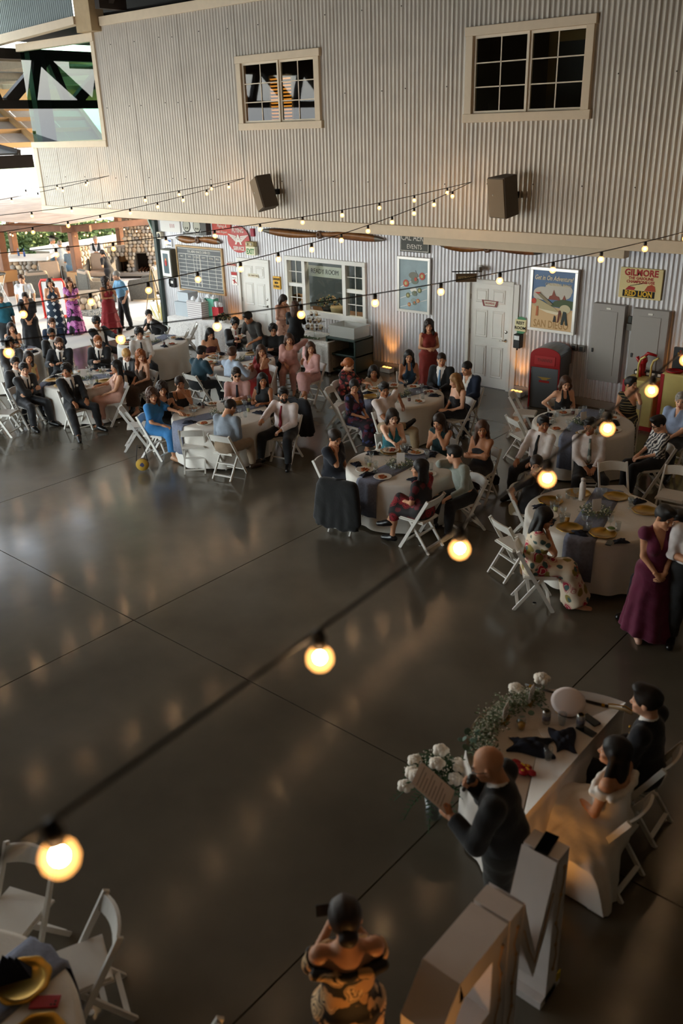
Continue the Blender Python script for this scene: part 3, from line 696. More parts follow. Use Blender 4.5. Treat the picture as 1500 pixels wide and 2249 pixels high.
for t, z in (('DANGER', .085), ('MEN', 0), ('FLYING', -.085)): text('lettering', t, .07, ink_k, o, (0, y - .002, z), sx=.8, bold=.002)
o, a, b, y = board('door_notice', 'small cream notice strip on the left white door', -15.83, -15.47, 1.66, 1.75, '#cfc7b0', th=.01, y=YL - .012); text('lettering', 'CAL  CREW ONLY', .045, ink_b, o, (0, y - .002, 0))
# cabinet and telephone
o = empty('alarm_cabinet', (-18.72, YS, 1.8)); tag(o, 'white glass fronted cabinet with dark side near the wall corner', 'cabinet')
MB().box(-.2, .2, -.16, .02, -.36, .36).build('case', mat('case_olive', '#5a574c', .6), o, bevel=.008); MB().box(-.18, .18, -.18, -.16, -.33, .33).build('door', m_white, o, bevel=.004)
MB().box(-.10, .10, -.185, -.18, -.25, .25).build('window', mat('dark_pane', '#58686e', .15), o); MB().ball((0, -.187, .02), (.05, .006, .09), 10, 6).build('contents', ink_r, o, True); MB().ball((0.01, -.188, .1), (.03, .006, .04), 8, 5).build('contents', mat('ink_orange', '#d98a4a', .6), o, True)
o = empty('wall_telephone', (-18.68, YS, 1.3)); tag(o, 'black wall telephone under the white cabinet', 'telephone'); MB().box(-.09, .09, -.08, .02, -.13, .11).build('case', m_black, o, bevel=.015); MB().tube([(-.05, -.11, -.1), (-.06, -.12, 0), (-.05, -.11, .1)], .022, 8).build('handset', m_black, o, True); MB().box(-.1, .06, -.1, -.08, -.02, .05).build('label_card', m_white, o)
# cal aero + aeroplane poster
m_al = mat('aluminium_frame', '#c9c5bf', .35, .7)
o, a, b, y = board('events_sign', 'dark grey CAL AERO EVENTS sign above the aeroplane poster', -11.18, -10.44, 2.55, 3.0, '#45463f', frame=None)
for q in ((-a + .02, a - .02, -b + .02, -b + .03), (-a + .02, -a + .03, -b + .02, b), (a - .03, a - .02, -b + .02, b)): MB().box(q[0], q[1], y - .003, y, q[2], q[3]).build('border_line', ink_w, o)
text('lettering', 'CAL AERO', .19, ink_w, o, (0, y - .002, .06), sx=.75); text('lettering', 'EVENTS', .13, ink_w, o, (0, y - .002, -.12), sx=.85)
sky_p = mat('poster_sky', '#8ea2a8', .45, var=.22, scale=2.2)
o, a, b, y = board('aeroplane_poster', 'tall framed poster of three aeroplanes flying in a row', -11.18, -10.46, 1.38, 2.40, sky_p, 'poster', .03, m_al, .055)
for cz, sc, c1, c2 in ((.10, 1., '#b5533f', '#77776c'), (-.16, .72, '#6f7350', '#d8d6cc'), (-.36, .55, '#bf7048', '#8a9a96')):
    shape(o, [(-.34, cz - .12 * sc - .05), (.34, cz + .16 * sc), (.34, cz + .175 * sc), (-.34, cz - .105 * sc - .05)], ink_w, y, 'wing')
    shape(o, ellp(-.0, cz + .1 * sc, .12 * sc, .07 * sc), mat('pp_' + c2[1:], c2, .6), y - .003, 'fuselage'); shape(o, ellp(.03, cz + .0 * sc, .09 * sc, .075 * sc), mat('pp_body', '#6f7a6c', .6), y - .006, 'fuselage')
    shape(o, ellp(.06 * sc, cz + .03 * sc, .035 * sc, .04 * sc), mat('pp_' + c1[1:], c1, .6), y - .010, 'nose')
    for sx, dz in ((-.19, -.07), (.22, .10)): shape(o, ellp(sx * sc, cz + dz * sc, .072 * sc, .075 * sc), mat('pp_' + c1[1:], c1, .6), y - .006, 'engine'); shape(o, ellp(sx * sc, cz + dz * sc, .035 * sc, .037 * sc), mat('pp_hub', '#b9b27a', .6), y - .010, 'spinner')
shape(o, [(.04, .30), (.055, .31), (.10, .22), (.09, .21)], mat('pp_grey', '#6f7478', .6), y)
# restroom hanging sign, womens sign, rest room sign, dispenser
o = empty('hanging_sign', (-9.35, YL - .35, 2.2)); tag(o, 'brown RESTROOM sign hanging from an arm above the door', 'sign'); o.rotation_euler[2] = math.radians(38)
MB().box(-.2, .2, -.012, .012, -.08, .08).build('plate', mat('plate_brown', '#5a4630', .6), o, bevel=.004); text('lettering', 'RESTROOM', .075, mat('ink_gold', '#c9b07a', .6), o, (0, -.014, 0), sx=.8)
MB().tube([(-.28, 0, .12), (.28, 0, .12)], .012, 6).build('arm', m_black, o)
for x in (-.15, .15): MB().tube([(x, 0, .08), (x, 0, .12)], .005, 5).build('link', m_black, o)
MB().box(.24, .30, -.03, .36, .1, .2).build('bracket', mat('satin_nickel', '#b9b6b0'), o)
o = empty('womens_sign', (-9.0, YL - .012, 1.69)); tag(o, 'red and white WOMENS plate on the restroom door', 'sign')
shape(o, [(-.19, .06), (.19, .06), (.15, -.06), (-.15, -.06)], mat('enamel_maroon', '#7a2a22', .4), 0, 'plate'); shape(o, [(-.14, .045), (.14, .045), (.11, -.045), (-.11, -.045)], mat('sign_pale', '#cfcabb'), -.004, 'panel'); text('lettering', 'WOMENS', .06, ink_r, o, (0, -.008, 0), sx=.8)
o, a, b, y = board('rest_room_sign', 'cream and green REST ROOM sign beside the restroom door', -8.4, -8.17, 1.24, 1.46, '#e0d7a8')
for sg in (1, -1): shape(o, [(-.115, sg * .11), (.115, sg * .11), (.07, sg * .15), (0, sg * .165), (-.07, sg * .15)][::sg], mat('sign_green', '#4c8a62', .6), .0, 'green_cap')
text('lettering', 'REST', .08, ink_k, o, (0, y - .002, .045), bold=.002); text('lettering', 'ROOM', .08, ink_k, o, (0, y - .002, -.05), bold=.002)
o = empty('soap_dispenser', (-8.3, YS, 1.06)); tag(o, 'black and chrome sanitiser dispenser beside the restroom door', 'dispenser'); MB().box(-.075, .075, -.11, .02, -.14, .13).build('case', m_black, o, bevel=.015); MB().box(-.06, .06, -.115, -.10, .02, .11).build('window', mat('satin_nickel', '#b9b6b0'), o, bevel=.005); MB().tube([(0, -.07, -.14), (0, -.07, -.18)], .015, 8).build('spout', m_black, o)
# travel poster
o, a, b, y = board('travel_poster', 'framed travel poster with beach aeroplane and SAN DIEGO lettering', -8.04, -7.2, 1.36, 2.42, mat('poster_blue', '#55749c', .45, var=.12, scale=3), 'poster', .07, m_al, .055)
P = lambda c: mat('tp_' + c[1:], c, .6)
for ci, (cx, cz, rx, rz) in enumerate(((-.2, .12, .2, .12), (.13, .14, .24, .12), (.02, .24, .18, .08), (.26, .2, .13, .1), (-.3, .08, .1, .08))): shape(o, ellp(cx, cz, rx, rz), P('#c9c4b8'), y - .0006 * ci, 'cloud')
shape(o, [(-a, -b), (a, -b), (a, -.14), (-a, -.08)], P('#d2b184'), y - .004, 'sand'); shape(o, [(-.05, -.1), (a, -.12), (a, .02), (.2, .04), (.05, .0)], P('#4a5a3a'), y - .006, 'trees')
shape(o, [(-.08, .02), (.16, .02), (.13, .08), (.06, .1), (.02, .2), (-.01, .1), (-.06, .08)], P('#8a4636'), y - .009, 'tower'); shape(o, [(.2, .04), (.27, .04), (.235, .12)], P('#8a4636'), y - .009, 'tower')
shape(o, [(-.4, -.04), (-.3, .02), (.05, -.12), (.16, -.2), (.1, -.22), (-.25, -.16), (-.4, -.1)], P('#b9ab84'), y - .012, 'aeroplane_body'); shape(o, [(-.34, .12), (-.27, .13), (.02, -.06), (-.04, -.09), (-.2, .02)], P('#8a7f62'), y - .015, 'aeroplane_wing'); shape(o, [(-.28, -.16), (.16, -.2), (.12, -.25), (-.1, -.22)], P('#e2d8bc'), y - .015, 'aeroplane_wing'); shape(o, ellp(.27, -.13, .11, .08), P('#c9bf9a'), y - .012, 'aeroplane_tail'); shape(o, [(-.36, .13), (-.28, .1), (-.24, .14)], P('#c0442e'), y - .018, 'wing_tip'); shape(o, ellp(-.37, -.03, .05, .05), P('#c0442e'), y - .018, 'aeroplane_nose')
shape(o, [(.2, -.42), (.24, -.42), (.27, -.3), (.3, -.42), (.34, -.42), (.31, -.25), (.3, -.18), (.24, -.17), (.22, -.28)], P('#26332f'), y - .015, 'figure'); shape(o, [(.04, -.38), (.1, -.38), (.09, -.28), (.06, -.26)], P('#2e2a26'), y - .015, 'figure'); shape(o, [(.13, -.38), (.15, -.38), (.18, -.2), (.21, -.38), (.19, -.16), (.15, -.16)], P('#6a3326'), y - .018, 'tripod'); shape(o, [(-.32, -.3), (-.28, -.3), (-.27, -.12), (-.31, -.12)], P('#b5673e'), y - .015, 'figure')
text('lettering', 'SAN DIEGO', .19, P('#a9824e'), o, (0, y - .006, -.445), sx=.72, bold=.004); text('lettering', 'Get in On Adventure!', .12, P('#e6dcc0'), o, (0, y - .006, .40), sx=.72, shear=.25, bold=.002); text('lettering', 'CORONADO BEACH', .07, P('#d8c9a0'), o, (.1, y - .006, .29), sx=.8)
# gasoline sign: lettering kept, animal left out
o, a, b, y = board('gasoline_sign', 'yellow enamel GILMORE RED LION gasoline sign', -6.39, -5.64, 2.07, 2.58, '#dccb92', 'sign', .02)
text('lettering', 'GILMORE', .15, ink_r, o, (0, y - .002, .175), sx=.95, bold=.005); text('lettering', 'THE GASOLINE', .065, ink_r, o, (0, y - .002, .085), bold=.002); text('lettering', 'CHAMPIONS USE', .065, ink_r, o, (0, y - .002, .025), bold=.002)
shape(o, [(-.3, -.23), (.27, -.23), (.27, -.12), (-.3, -.12)], ink_k, y, 'black_band'); text('lettering', 'RED LION', .13, ink_y, o, (-.015, y - .006, -.175), sx=.85, bold=.004)
for i in range(4): shape(o, [(-.18 + .05 * i, -.05 + .012 * i), (.0 + .05 * i, -.01 + .012 * i), (.0 + .05 * i, -.005 + .012 * i), (-.18 + .05 * i, -.04 + .012 * i)], ink_k, y, 'speed_line')
shape(o, [(-.26, -.115), (-.1, -.115), (-.08, -.07), (-.2, -.05)], ink_r, y, 'racing_car'); shape(o, [(.08, -.115), (.28, -.115), (.26, -.03), (.2, -.0), (.13, -.03)], mat('ink_rust', '#b1451f', .6), y, 'racing_car')
# electrical panels
def epanel(label, x0, x1, z0, z1):
    o = empty('electrical_panel', ((x0 + x1) / 2, YS, (z0 + z1) / 2)); tag(o, label, 'panel'); a, b = (x1 - x0) / 2, (z1 - z0) / 2; mg_ = mat('panel_grey', '#8f8a86', .5, .2)
    MB().box(-a, a, -.1, .02, -b, b).build('case', mg_, o, bevel=.006); MB().box(-a + .13, a - .13, -.108, -.1, -b + .12, b - .12).build('door', mg_, o, bevel=.003)
    MB().box(-a + .045, -a + .075, -.115, -.1, -.18, -.11).build('latch', m_black, o); MB().box(-.04, .04, -.112, -.1, b - .09, b - .06).build('label_plate', m_white, o)
epanel('grey electrical panel left of the light switch', -6.80, -6.20, .55, 1.94); epanel('grey electrical panel right of the light switch', -6.06, -5.42, .58, 1.92)
for x, lb in ((-7.14, 'left one of two grey outlet boxes beside the red bin'), (-6.99, 'right one of two grey outlet boxes beside the red bin')):
    o = empty('outlet_box', (x, YS, 1.07)); tag(o, lb, 'outlet'); MB().box(-.06, .06, -.04, .02, -.06, .06).build('case', mat('outlet_grey', '#6b6862', .5), o, bevel=.006); MB().box(-.035, .035, -.045, -.04, -.04, .04).build('plate', m_black, o)
o = empty('light_switch', (-6.13, YS, 1.64)); tag(o, 'dark switch above a grey conduit box between the panels', 'switch'); MB().box(-.035, .035, -.03, .02, .0, .12).build('plate', mat('switch_dark', '#2e332f', .5), o, bevel=.004); MB().box(-.045, .045, -.04, .02, -.13, -.01).build('case', mat('outlet_grey', '#6b6862'), o, bevel=.004)

# ---- loudspeakers on the upper wall
def speaker(label, x, z, tilt, yaw):
    o = empty('loudspeaker', (x, YU - .02, z)); tag(o, label, 'loudspeaker'); m1 = mat('speaker_grey', '#55493b', .7); m2 = mat('speaker_grille', '#7d6d57', .8, bump=.5, bscale=300)
    MB().box(-.06, .06, -.12, .0, -.05, .05).bar((0, -.1, 0), (0, -.24, 0), .05, .05).build('bracket', m_black, o)
    R_ = Matrix.Translation((0, -.36, 0)) @ Matrix.Rotation(yaw, 4, 'Z') @ Matrix.Rotation(tilt, 4, 'Y') @ Matrix.Rotation(.14, 4, 'X')
    pl = [(-.20, -.17), (.20, -.17), (.13, .17), (-.13, .17)]
    MB().prism(pl, -.31, .31, plane='xy').build('cabinet', m1, o, bevel=.015).matrix_local = R_
    MB().box(-.185, .185, -.19, -.168, -.295, .295).build('grille', m2, o, bevel=.008).matrix_local = R_
    MB().ball((-.06, -.192, .05), .012, 8, 5).build('badge', m_white, o, True).matrix_local = R_
speaker('tilted wall loudspeaker near the smaller upper window', -13.05, 3.78, math.radians(-17), -.45)
speaker('upright wall loudspeaker below the larger upper window', -7.60, 3.84, 0, -.28)

# ---- uplights along the lower wall
def uplight(label, x, y, e=26):
    o = empty('uplight', (x, y, 0)); tag(o, label, 'light')
    MB().box(-.14, .14, -.09, .09, 0, .10).build('case', mat('uplight_white', '#cfcac0', .5), o, bevel=.015)
    for i in range(3): MB().lathe([(.034, .0), (.03, .012), (.0, .014)], 12, ((i - 1) * .08, 0, .10)).build('lens', mat('lens_amber', '#ffb060', .3, emit='#ffa040', estr=6.), o, True)
    l = bpy.data.lights.new('uplight_lamp', 'SPOT'); l.energy = e; l.color = (1, .38, .08); l.spot_size = math.radians(62); l.spot_blend = .6; l.shadow_soft_size = .05
    lo = link('uplight_lamp', l, o, (0, 0, .13)); lo.rotation_euler = (math.radians(180 - 8), 0, 0)
    lo.rotation_euler = Vector((0, .12, 1)).to_track_quat('-Z', 'Y').to_euler()
uplight('small white uplight throwing orange on the wall under the aeroplane poster', -11.42, YL - .2)
uplight('small white uplight hidden behind the gift table end', -16.35, YL - .2, 22)
uplight('small white uplight behind the red bin', -8.2, YL - .2, 22)
uplight('small white uplight behind the yellow cabinet', -5.0, YL - .2, 20)

# ---- festoon strings: zigzag across the hall from hooks on the upper wall
m_bulb = mat('bulb_core', '#fff0d0', .4, emit='#ffcf9e', estr=300.)
m_globe = bpy.data.materials.new('bulb_globe'); m_globe.use_nodes = True
_n = m_globe.node_tree; _n.nodes.clear(); _o = _n.nodes.new('ShaderNodeOutputMaterial'); _a = _n.nodes.new('ShaderNodeAddShader'); _t = _n.nodes.new('ShaderNodeBsdfTransparent'); _e = _n.nodes.new('ShaderNodeEmission')
_t.inputs[0].default_value = (.92, .88, .8, 1); _e.inputs[0].default_value = (*lin('#ffb060'), 1); _e.inputs[1].default_value = 1.5
_n.links.new(_t.outputs[0], _a.inputs[0]); _n.links.new(_e.outputs[0], _a.inputs[1]); _n.links.new(_a.outputs[0], _o.inputs[0])
m_wire = mat('wire_black', '#0f0d0b', .6)
bm = MB().ball((0, 0, -.075), .031, 12, 8, 1).ball((0, 0, -.072), .0125, 10, 6, 0)
bulb_me = bm.build('bulb', [m_bulb, m_globe], None, True).data; bpy.data.objects.remove(bpy.data.objects['bulb'], do_unlink=True)
sm = MB().lathe([(.017, -.045), (.018, -.01), (.012, .0), (.006, .004)], 10)
sock_me = sm.build('socket', m_black, None, True).data; bpy.data.objects.remove(bpy.data.objects['socket'], do_unlink=True)
def festoon(A, d, label, t0, n, s1=-.112, s2=.0082, Lw=13.9, sp=.75):
    A = Vector(A); d = Vector((d[0], d[1], 0)).normalized()
    P = lambda t: A + d * t + Vector((0, 0, .07 + s1 * t + s2 * t * t))
    o = empty('festoon_string', A); tag(o, label, 'string lights', 'festoon strings across the hall')
    MB().tube([P(i * Lw / 34) - A for i in range(35)], .0055, 5).build('cable', m_wire, o, True)
    for i in range(n):
        p = P(t0 + i * sp) - A; s_ = link('socket', sock_me, o, p); link('bulb', bulb_me, s_)
HK = [(-18.68, 'open hall end'), (-13.98, 'smaller upper window'), (-8.46, 'larger upper window'), (-3.0, 'right edge of the picture')]
T0 = {-18.68: (.57, .80), -13.98: (.81, .575), -8.46: (.572, .836)}
for x, wh in HK[:3]:
    festoon((x, YU - .03, 3.95), (-.173, -.98), 'festoon string fanning left from the hook near the ' + wh, T0[x][0], 18, -.108, .0082)
    festoon((x, YU - .03, 3.95), (.207, -.972), 'festoon string fanning right from the hook near the ' + wh, T0[x][1], 17, -.114, .0083)
festoon((-3.01, YU - .03, 3.937), (-.194, -.981), 'festoon string fanning left from the hook near the ' + HK[3][1], .2, 18, -.1018, .00727)
festoon((-2.90, YU - .03, 4.05), (.1448, -.9893), 'festoon string fanning right from the hook near the ' + HK[3][1], .08, 18, -.1095, .00732, 13.6)

# ================================================================== outside: pergola, fireplace, furniture
m_tim = mat('timber_brown', '#6b4630', .7, var=.2, scale=4)
m_stone = [mat('stone_%d' % i, c, .85, var=.15, scale=9) for i, c in enumerate(('#b3a795', '#9c948a', '#c2b299', '#8b857d', '#a79076'))]
rs = random.Random(5)
def cobble(n=9, m=6):
    b = MB(); b.ball((0, 0, 0), 1, n, m); return b
_stones = []
for k in range(4):
    b = cobble(); b.V = [tuple(np.array(v) * (1 + .12 * math.sin(3 * v[0] + 2.1 * k + 4 * v[2])) ) for v in b.V]
    for mm in m_stone:
        o = b.build('stone', mm, None, True); _stones.append(o.data); bpy.data.objects.remove(o, do_unlink=True)
def stone_face(parent, x0, x1, z0, z1, y, skip=None, w=.3, axis='x', outy=-1):
    """river stones set proud of a wall face; skip(x, z) leaves openings"""
    z = z0
    row = 0
    while z < z1 - .05:
        hgt = w * rs.uniform(.75, 1.1); x = x0 + (w * .5 if row % 2 else 0) * rs.random()
        while x < x1 - .04:
            ww = w * rs.uniform(.6, 1.15); cx, cz = x + ww / 2, z + hgt / 2
            if cx < x1 + .05 and not (skip and skip(cx, cz)):
                o = link('stone', rs.choice(_stones), parent)
                o.location = (cx, y, cz) if axis == 'x' else (y, cx, cz)
                o.scale = (ww * .53, .09, hgt * .54) if axis == 'x' else (.09, ww * .53, hgt * .54)
                o.rotation_euler = (0, rs.uniform(-.2, .2), 0) if axis == 'x' else (rs.uniform(-.2, .2), 0, 0)
            x += ww * .97
        z += hgt * .93; row += 1
# fireplace, facing the hall
fp = empty('stone_fireplace', (-27.6, 20.3, 0)); fp.rotation_euler[2] = math.radians(41.3 - 6); tag(fp, 'river stone outdoor fireplace with three arched openings', 'fireplace')
m_mort = mat('mortar', '#7d756a', .95, var=.1)
FW = 1.2
AR = ((-.68, .20, .50), (.06, .27, .58), (.82, .18, .48))
def fskip(x, z):
    for cx, r, hh in AR:
        if abs(x - cx) < r + .03 and .12 < z < hh + math.sqrt(max(0, r * r - (x - cx) ** 2)) + .06: return True
    if z > 1.02 and abs(x - .1) > .62 - max(0, z - 1.1) * .12: return True
    return False
fb_ = MB().box(-FW, FW, .1, .6, 0, .14).box(-FW, FW, .1, .6, .84, 1.05)
for a_, b_ in ((-FW, -.9), (-.46, -.23), (.35, .62), (1.02, FW)): fb_.box(a_, b_, .1, .6, .14, .84)
fb_.box(-.5, .66, .1, .6, 1.05, 2.6).build('core', m_mort, fp)
MB().box(-1.1, 1.1, .56, .62, .1, .95).build('firebox', mat('soot', '#1a1410', .95), fp)
stone_face(fp, -FW, FW, .02, 2.5, .08, fskip, .17)
MB().box(-FW - .1, FW + .1, -.4, .1, .08, .16).build('hearth', mat('hearth_grey', '#8d867d', .8), fp)
MB().box(-FW - .05, -.5, .04, .64, 1.05, 1.10).build('ledge', mat('hearth_grey', '#8d867d'), fp); MB().box(.66, FW + .05, .04, .64, 1.05, 1.10).build('ledge', mat('hearth_grey', '#8d867d'), fp)
for i in range(3): MB().tube([(-.1 + .14 * i, .2, .2), (-.06 + .14 * i, .5, .26)], .04, 7).build('log', m_tim, fp)
# pergola
pg = empty('pergola', (-26, 16.5, 0)); tag(pg, 'brown timber pergola with ribbed roof over the patio bar', 'pergola')
def post(x, y, h, w=.24, base=True):
    MB().box(x - w / 2, x + w / 2, y - w / 2, y + w / 2, .0, h).build('post', m_tim, pg, bevel=.015)
    if base: MB().box(x - .27, x + .27, y - .27, y + .27, .5, .85).build('post_collar', mat('collar_tan', '#9a7248', .7), pg, bevel=.01)
posts = [(.35, -.1), (-2.1, -1.3), (1.05, 2.95), (-2.7, 3.9), (-6.3, 1.5), (-9, 4.5)]
for x, y in posts: post(x, y, 2.25)
for (a, b_) in (((-3.4, -1.95), (.95, .2)), ((.35, -.5), (1.2, 3.6)), ((-2.1, -1.3), (-3.0, 4.6)), ((-3.2, 3.8), (1.6, 3.1)), ((-9.6, .4), (-2, -1.4))):
    MB().bar((a[0], a[1], 2.2), (b_[0], b_[1], 2.2), .14, .19).build('beam', m_tim, pg)
m_rp = mat('roof_rust', '#9c8a80', .6, var=.25, scale=1.5)
for i in range(16):
    t = i / 16; x = -11.5 + 12.6 * t
    MB().add([(x, -2.4 + .13 * (x + 11.5) , 2.40), (x + .77, -2.4 + .13 * (x + 12.27), 2.40), (x + .77, 4.2, 2.62), (x, 4.2, 2.62), (x, -2.4 + .13 * (x + 11.5), 2.43), (x + .77, -2.4 + .13 * (x + 12.27), 2.43), (x + .77, 4.2, 2.65), (x, 4.2, 2.65)], [(3, 2, 1, 0), (4, 5, 6, 7), (0, 1, 5, 4), (1, 2, 6, 5), (2, 3, 7, 6), (3, 0, 4, 7)]).build('roof_sheet', m_rp, pg)
# small festoons on the pergola
for k, (a, b_) in enumerate((((-29.3, 14.6, 2.16), (-25.1, 16.75, 2.12)), ((-25.6, 16.2, 2.1), (-24.8, 20.0, 2.1)), ((-27.9, 15.2, 2.12), (-29, 21, 2.1)))):
    a = Vector(a); b_ = Vector(b_); o = empty('festoon_string', a); tag(o, 'small festoon string looped along the pergola %s' % ('front beam', 'fireplace side beam', 'inner beam')[k], 'string lights', 'festoon strings on the pergola')
    P = lambda t: (b_ - a) * t + Vector((0, 0, -.10 * abs(math.sin(t * PI * 4))))
    MB().tube([P(i / 32) for i in range(33)], .006, 5).build('cable', m_wire, o)
    for i in range(9):
        s_ = link('socket', sock_me, o, P((i + .5) / 9)); link('bulb', bulb_me, s_)
# stone base pier with cap, near the post
pr = empty('stone_pier', (-23.9, 15.35, 0)); tag(pr, 'low round stone pier at the foot of the pergola post', 'pier'); MB().lathe([(.42, 0), (.42, .42), (.5, .43), (.5, .5), (.1, .52)], 18).build('core', m_mort, pr)
for i in range(14):
    for z in (.1, .3):
        a = 2 * PI * i / 14 + z; o = link('stone', rs.choice(_stones), pr, (.43 * math.cos(a), .43 * math.sin(a), z)); o.scale = (.06, .1, .11); o.rotation_euler[2] = a
# bar counter of stone with white top
br = empty('bar_counter', (-29.3, 15.9, 0)); br.rotation_euler[2] = math.radians(41.3 + 2); tag(br, 'stone faced patio bar with thick white top', 'bar counter')
MB().box(-2.6, 1.3, 0, .9, 0, .98).build('core', m_mort, br); stone_face(br, -2.6, 1.3, .02, .95, -.02, None, .22); MB().box(-2.8, 1.5, -.2, 1.0, .98, 1.09).build('counter_top', mat('counter_white', '#d5d4d0', .5), br, bevel=.01)
b2 = empty('bar_counter', (-30.5, 18.8, 0)); b2.rotation_euler[2] = math.radians(41.3 + 60); tag(b2, 'long stone bar wing running back behind the guests', 'bar counter')
MB().box(-.4, 6.0, 0, .8, 0, .98).build('core', m_mort, b2); stone_face(b2, -.4, 6.0, .02, .95, -.02, None, .22); MB().box(-.6, 6.2, -.2, .9, .98, 1.08).build('counter_top', mat('counter_white', '#d5d4d0'), b2, bevel=.01)
# wicker armchairs
m_wick = mat('wicker_dark', '#5d5850', .8, var=.25, scale=40, bump=.9, bscale=120); m_cush = mat('cushion_tan', '#a08d7c', .9, var=.05, bump=.2)
def wicker(label, x, y, F_img, sc=1.1):
    o = empty('wicker_chair', (x, y, 0)); o.rotation_euler[2] = math.radians(F_img + 41.3) - PI / 2; o.scale = (sc,) * 3; tag(o, label, 'armchair', 'wicker armchairs on the patio')
    MB().box(-.36, .36, -.36, .36, .22, .32).build('seat_frame', m_wick, o, bevel=.03)
    MB().prism([(-.36, .3), (-.34, .85), (-.2, .98), (.2, .98), (.34, .85), (.36, .3)], -.42, -.32).build('back', m_wick, o, bevel=.03)
    for sg in (-1, 1):
        MB().prism([(-.42, .05), (.36, .05), (.4, .5), (.34, .6), (-.3, .68), (-.42, .8)], sg * .38, sg * .46, plane='yz').build('arm', m_wick, o, bevel=.02)
        for yy in (-.36, .34): MB().box(sg * .40 - .025, sg * .40 + .025, yy - .025, yy + .025, 0, .22).build('leg', m_wick, o)
    MB().box(-.33, .33, -.27, .36, .32, .45).build('seat_cushion', m_cush, o, bevel=.045)
    c = MB().box(-.31, .31, -.07, .07, 0, .56).build('back_cushion', m_cush, o, bevel=.055); c.location = (0, -.25, .42); c.rotation_euler[0] = .22
wicker('wicker armchair seen from behind near the boy in white shirt', -25.9, 15.0, 110); wicker('wicker armchair with tan cushions beyond the patterned dress woman', -26.9, 16.2, 300)
wicker('wicker armchair with tan cushions facing the hall by the middle pergola post', -27.3, 18.3, 268); wicker('wicker armchair side on in front of the fireplace', -23.5, 17.5, 165); wicker('wicker armchair turned away behind the woman in red', -24.4, 16.2, 40)
o = empty('patio_coffee_table', (-26.3, 17.2, 0)); tag(o, 'low dark wicker coffee table on the patio', 'table'); MB().box(-.6, .6, -.35, .35, .38, .43).build('table_top', mat('smoked_top', '#6e7a78', .2), o, bevel=.01); MB().box(-.55, .55, -.3, .3, 0.05, .38).build('base', m_wick, o, bevel=.02)
# hedges
def hedge(label, x0, x1, y0, y1, h, n):
    V = []; F = []; r_ = random.Random(int(x0 * 7)); 
    for i in range(n):
        c = (r_.uniform(x0, x1), r_.uniform(y0, y1), h * r_.random() ** .6); s = r_.uniform(.07, .16); a = r_.uniform(0, PI); e = r_.uniform(-.6, .6); k = len(V)
        dx, dy = math.cos(a) * s, math.sin(a) * s
        V += [(c[0] - dx, c[1] - dy, c[2]), (c[0], c[1], c[2] + s * .5 + e * .05), (c[0] + dx, c[1] + dy, c[2] + e * s), (c[0] + dy * .4, c[1] - dx * .4, c[2] - s * .4)]; F.append((k, k + 1, k + 2, k + 3))
    o = mk('hedge', V, F, mat('leaf_green', '#5d7248', .85, var=.35, scale=3)); tag(o, label, 'hedge', kind='stuff')
hedge('clipped green hedge behind the bar guests', -40, -37, 17, 27, 1.0, 5000); hedge('green shrubs left of the stone fireplace', -36.4, -33.4, 19.4, 25.0, 1.3, 4500); hedge('long low hedge beyond the bar counter', -46, -43, 10, 30, .8, 4500)
# cobble disc in the patio
cb = empty('pebble_drain', (-22.9, 15.2, 0)); tag(cb, 'round bed of small grey pebbles set in the patio', 'pebbles'); b = MB(); r_ = random.Random(8)
for i in range(420):
    a = r_.uniform(0, 2 * PI); q = .62 * r_.random() ** .5; b.ball((q * 1.3 * math.cos(a), q * math.sin(a), .008), (r_.uniform(.02, .035), r_.uniform(.02, .035), .02), 6, 4)
tag(b.build('pebbles', mat('pebble_grey', '#7d8180', .8, var=.2, scale=20), cb, True), kind='stuff'); MB().lathe([(.85, 0), (.85, .004), (0.01, .005)], 24, sy=.78).build('bed', mat('bed_dark', '#4a4c4c', .9), cb)
# red framed hand cart behind the patterned dress, easel, tray stand
rc = empty('red_cart', (-23.2, 13.9, 0)); rc.rotation_euler[2] = math.radians(41); tag(rc, 'red framed upright cart with white panel behind the patterned dress woman', 'cart')
mr_ = mat('cart_red', '#c8352a', .4)
MB().tube([(-.33, 0, .05), (-.36, 0, 1.0), (-.3, 0, 1.12), (.3, 0, 1.12), (.36, 0, 1.0), (.33, 0, .05)], .035, 8).build('frame', mr_, rc, True); MB().box(-.3, .3, .0, .04, .1, 1.06).build('panel', mat('cart_white', '#d5d6d8', .5), rc); MB().box(-.36, .36, -.05, .3, .02, .06).build('foot_plate', mr_, rc)
es = empty('easel', (-20.9, 15.75, 0)); es.rotation_euler[2] = math.radians(41); tag(es, 'wooden tripod easel standing outside by the wall corner', 'easel')
for a, b_ in (((-.3, 0, 0), (-.02, .05, 1.35)), ((.3, 0, 0), (.02, .05, 1.35)), ((0, .5, 0), (0, .06, 1.3))): MB().bar(a, b_, .035, .025).build('leg', mat('easel_wood', '#a48a5a', .7) if a[0] < .1 else m_black, es)
MB().bar((-.22, -.01, .5), (.22, -.01, .5), .03, .04).build('ledge', mat('easel_wood', '#a48a5a'), es)
tr = empty('tray_stand', (-27.2, 14.3, 0)); tag(tr, 'black oval service tray on folding white stand at the left edge', 'tray stand'); MB().lathe([(.42, 0), (.45, .03), (.43, .03), (.40, .01), (.0, .01)], 24, (0, 0, .9), sy=.75).build('tray', m_black, tr, True)
for sg in (-1, 1): MB().tube([(sg * .3, -.2, 0), (-sg * .3, -.2, .9)], .014, 6).tube([(sg * .3, .2, 0), (-sg * .3, .2, .9)], .014, 6).build('leg_pair', mat('stand_white', '#c9c9c6', .4), tr)
gp = MB(); r_ = random.Random(2)
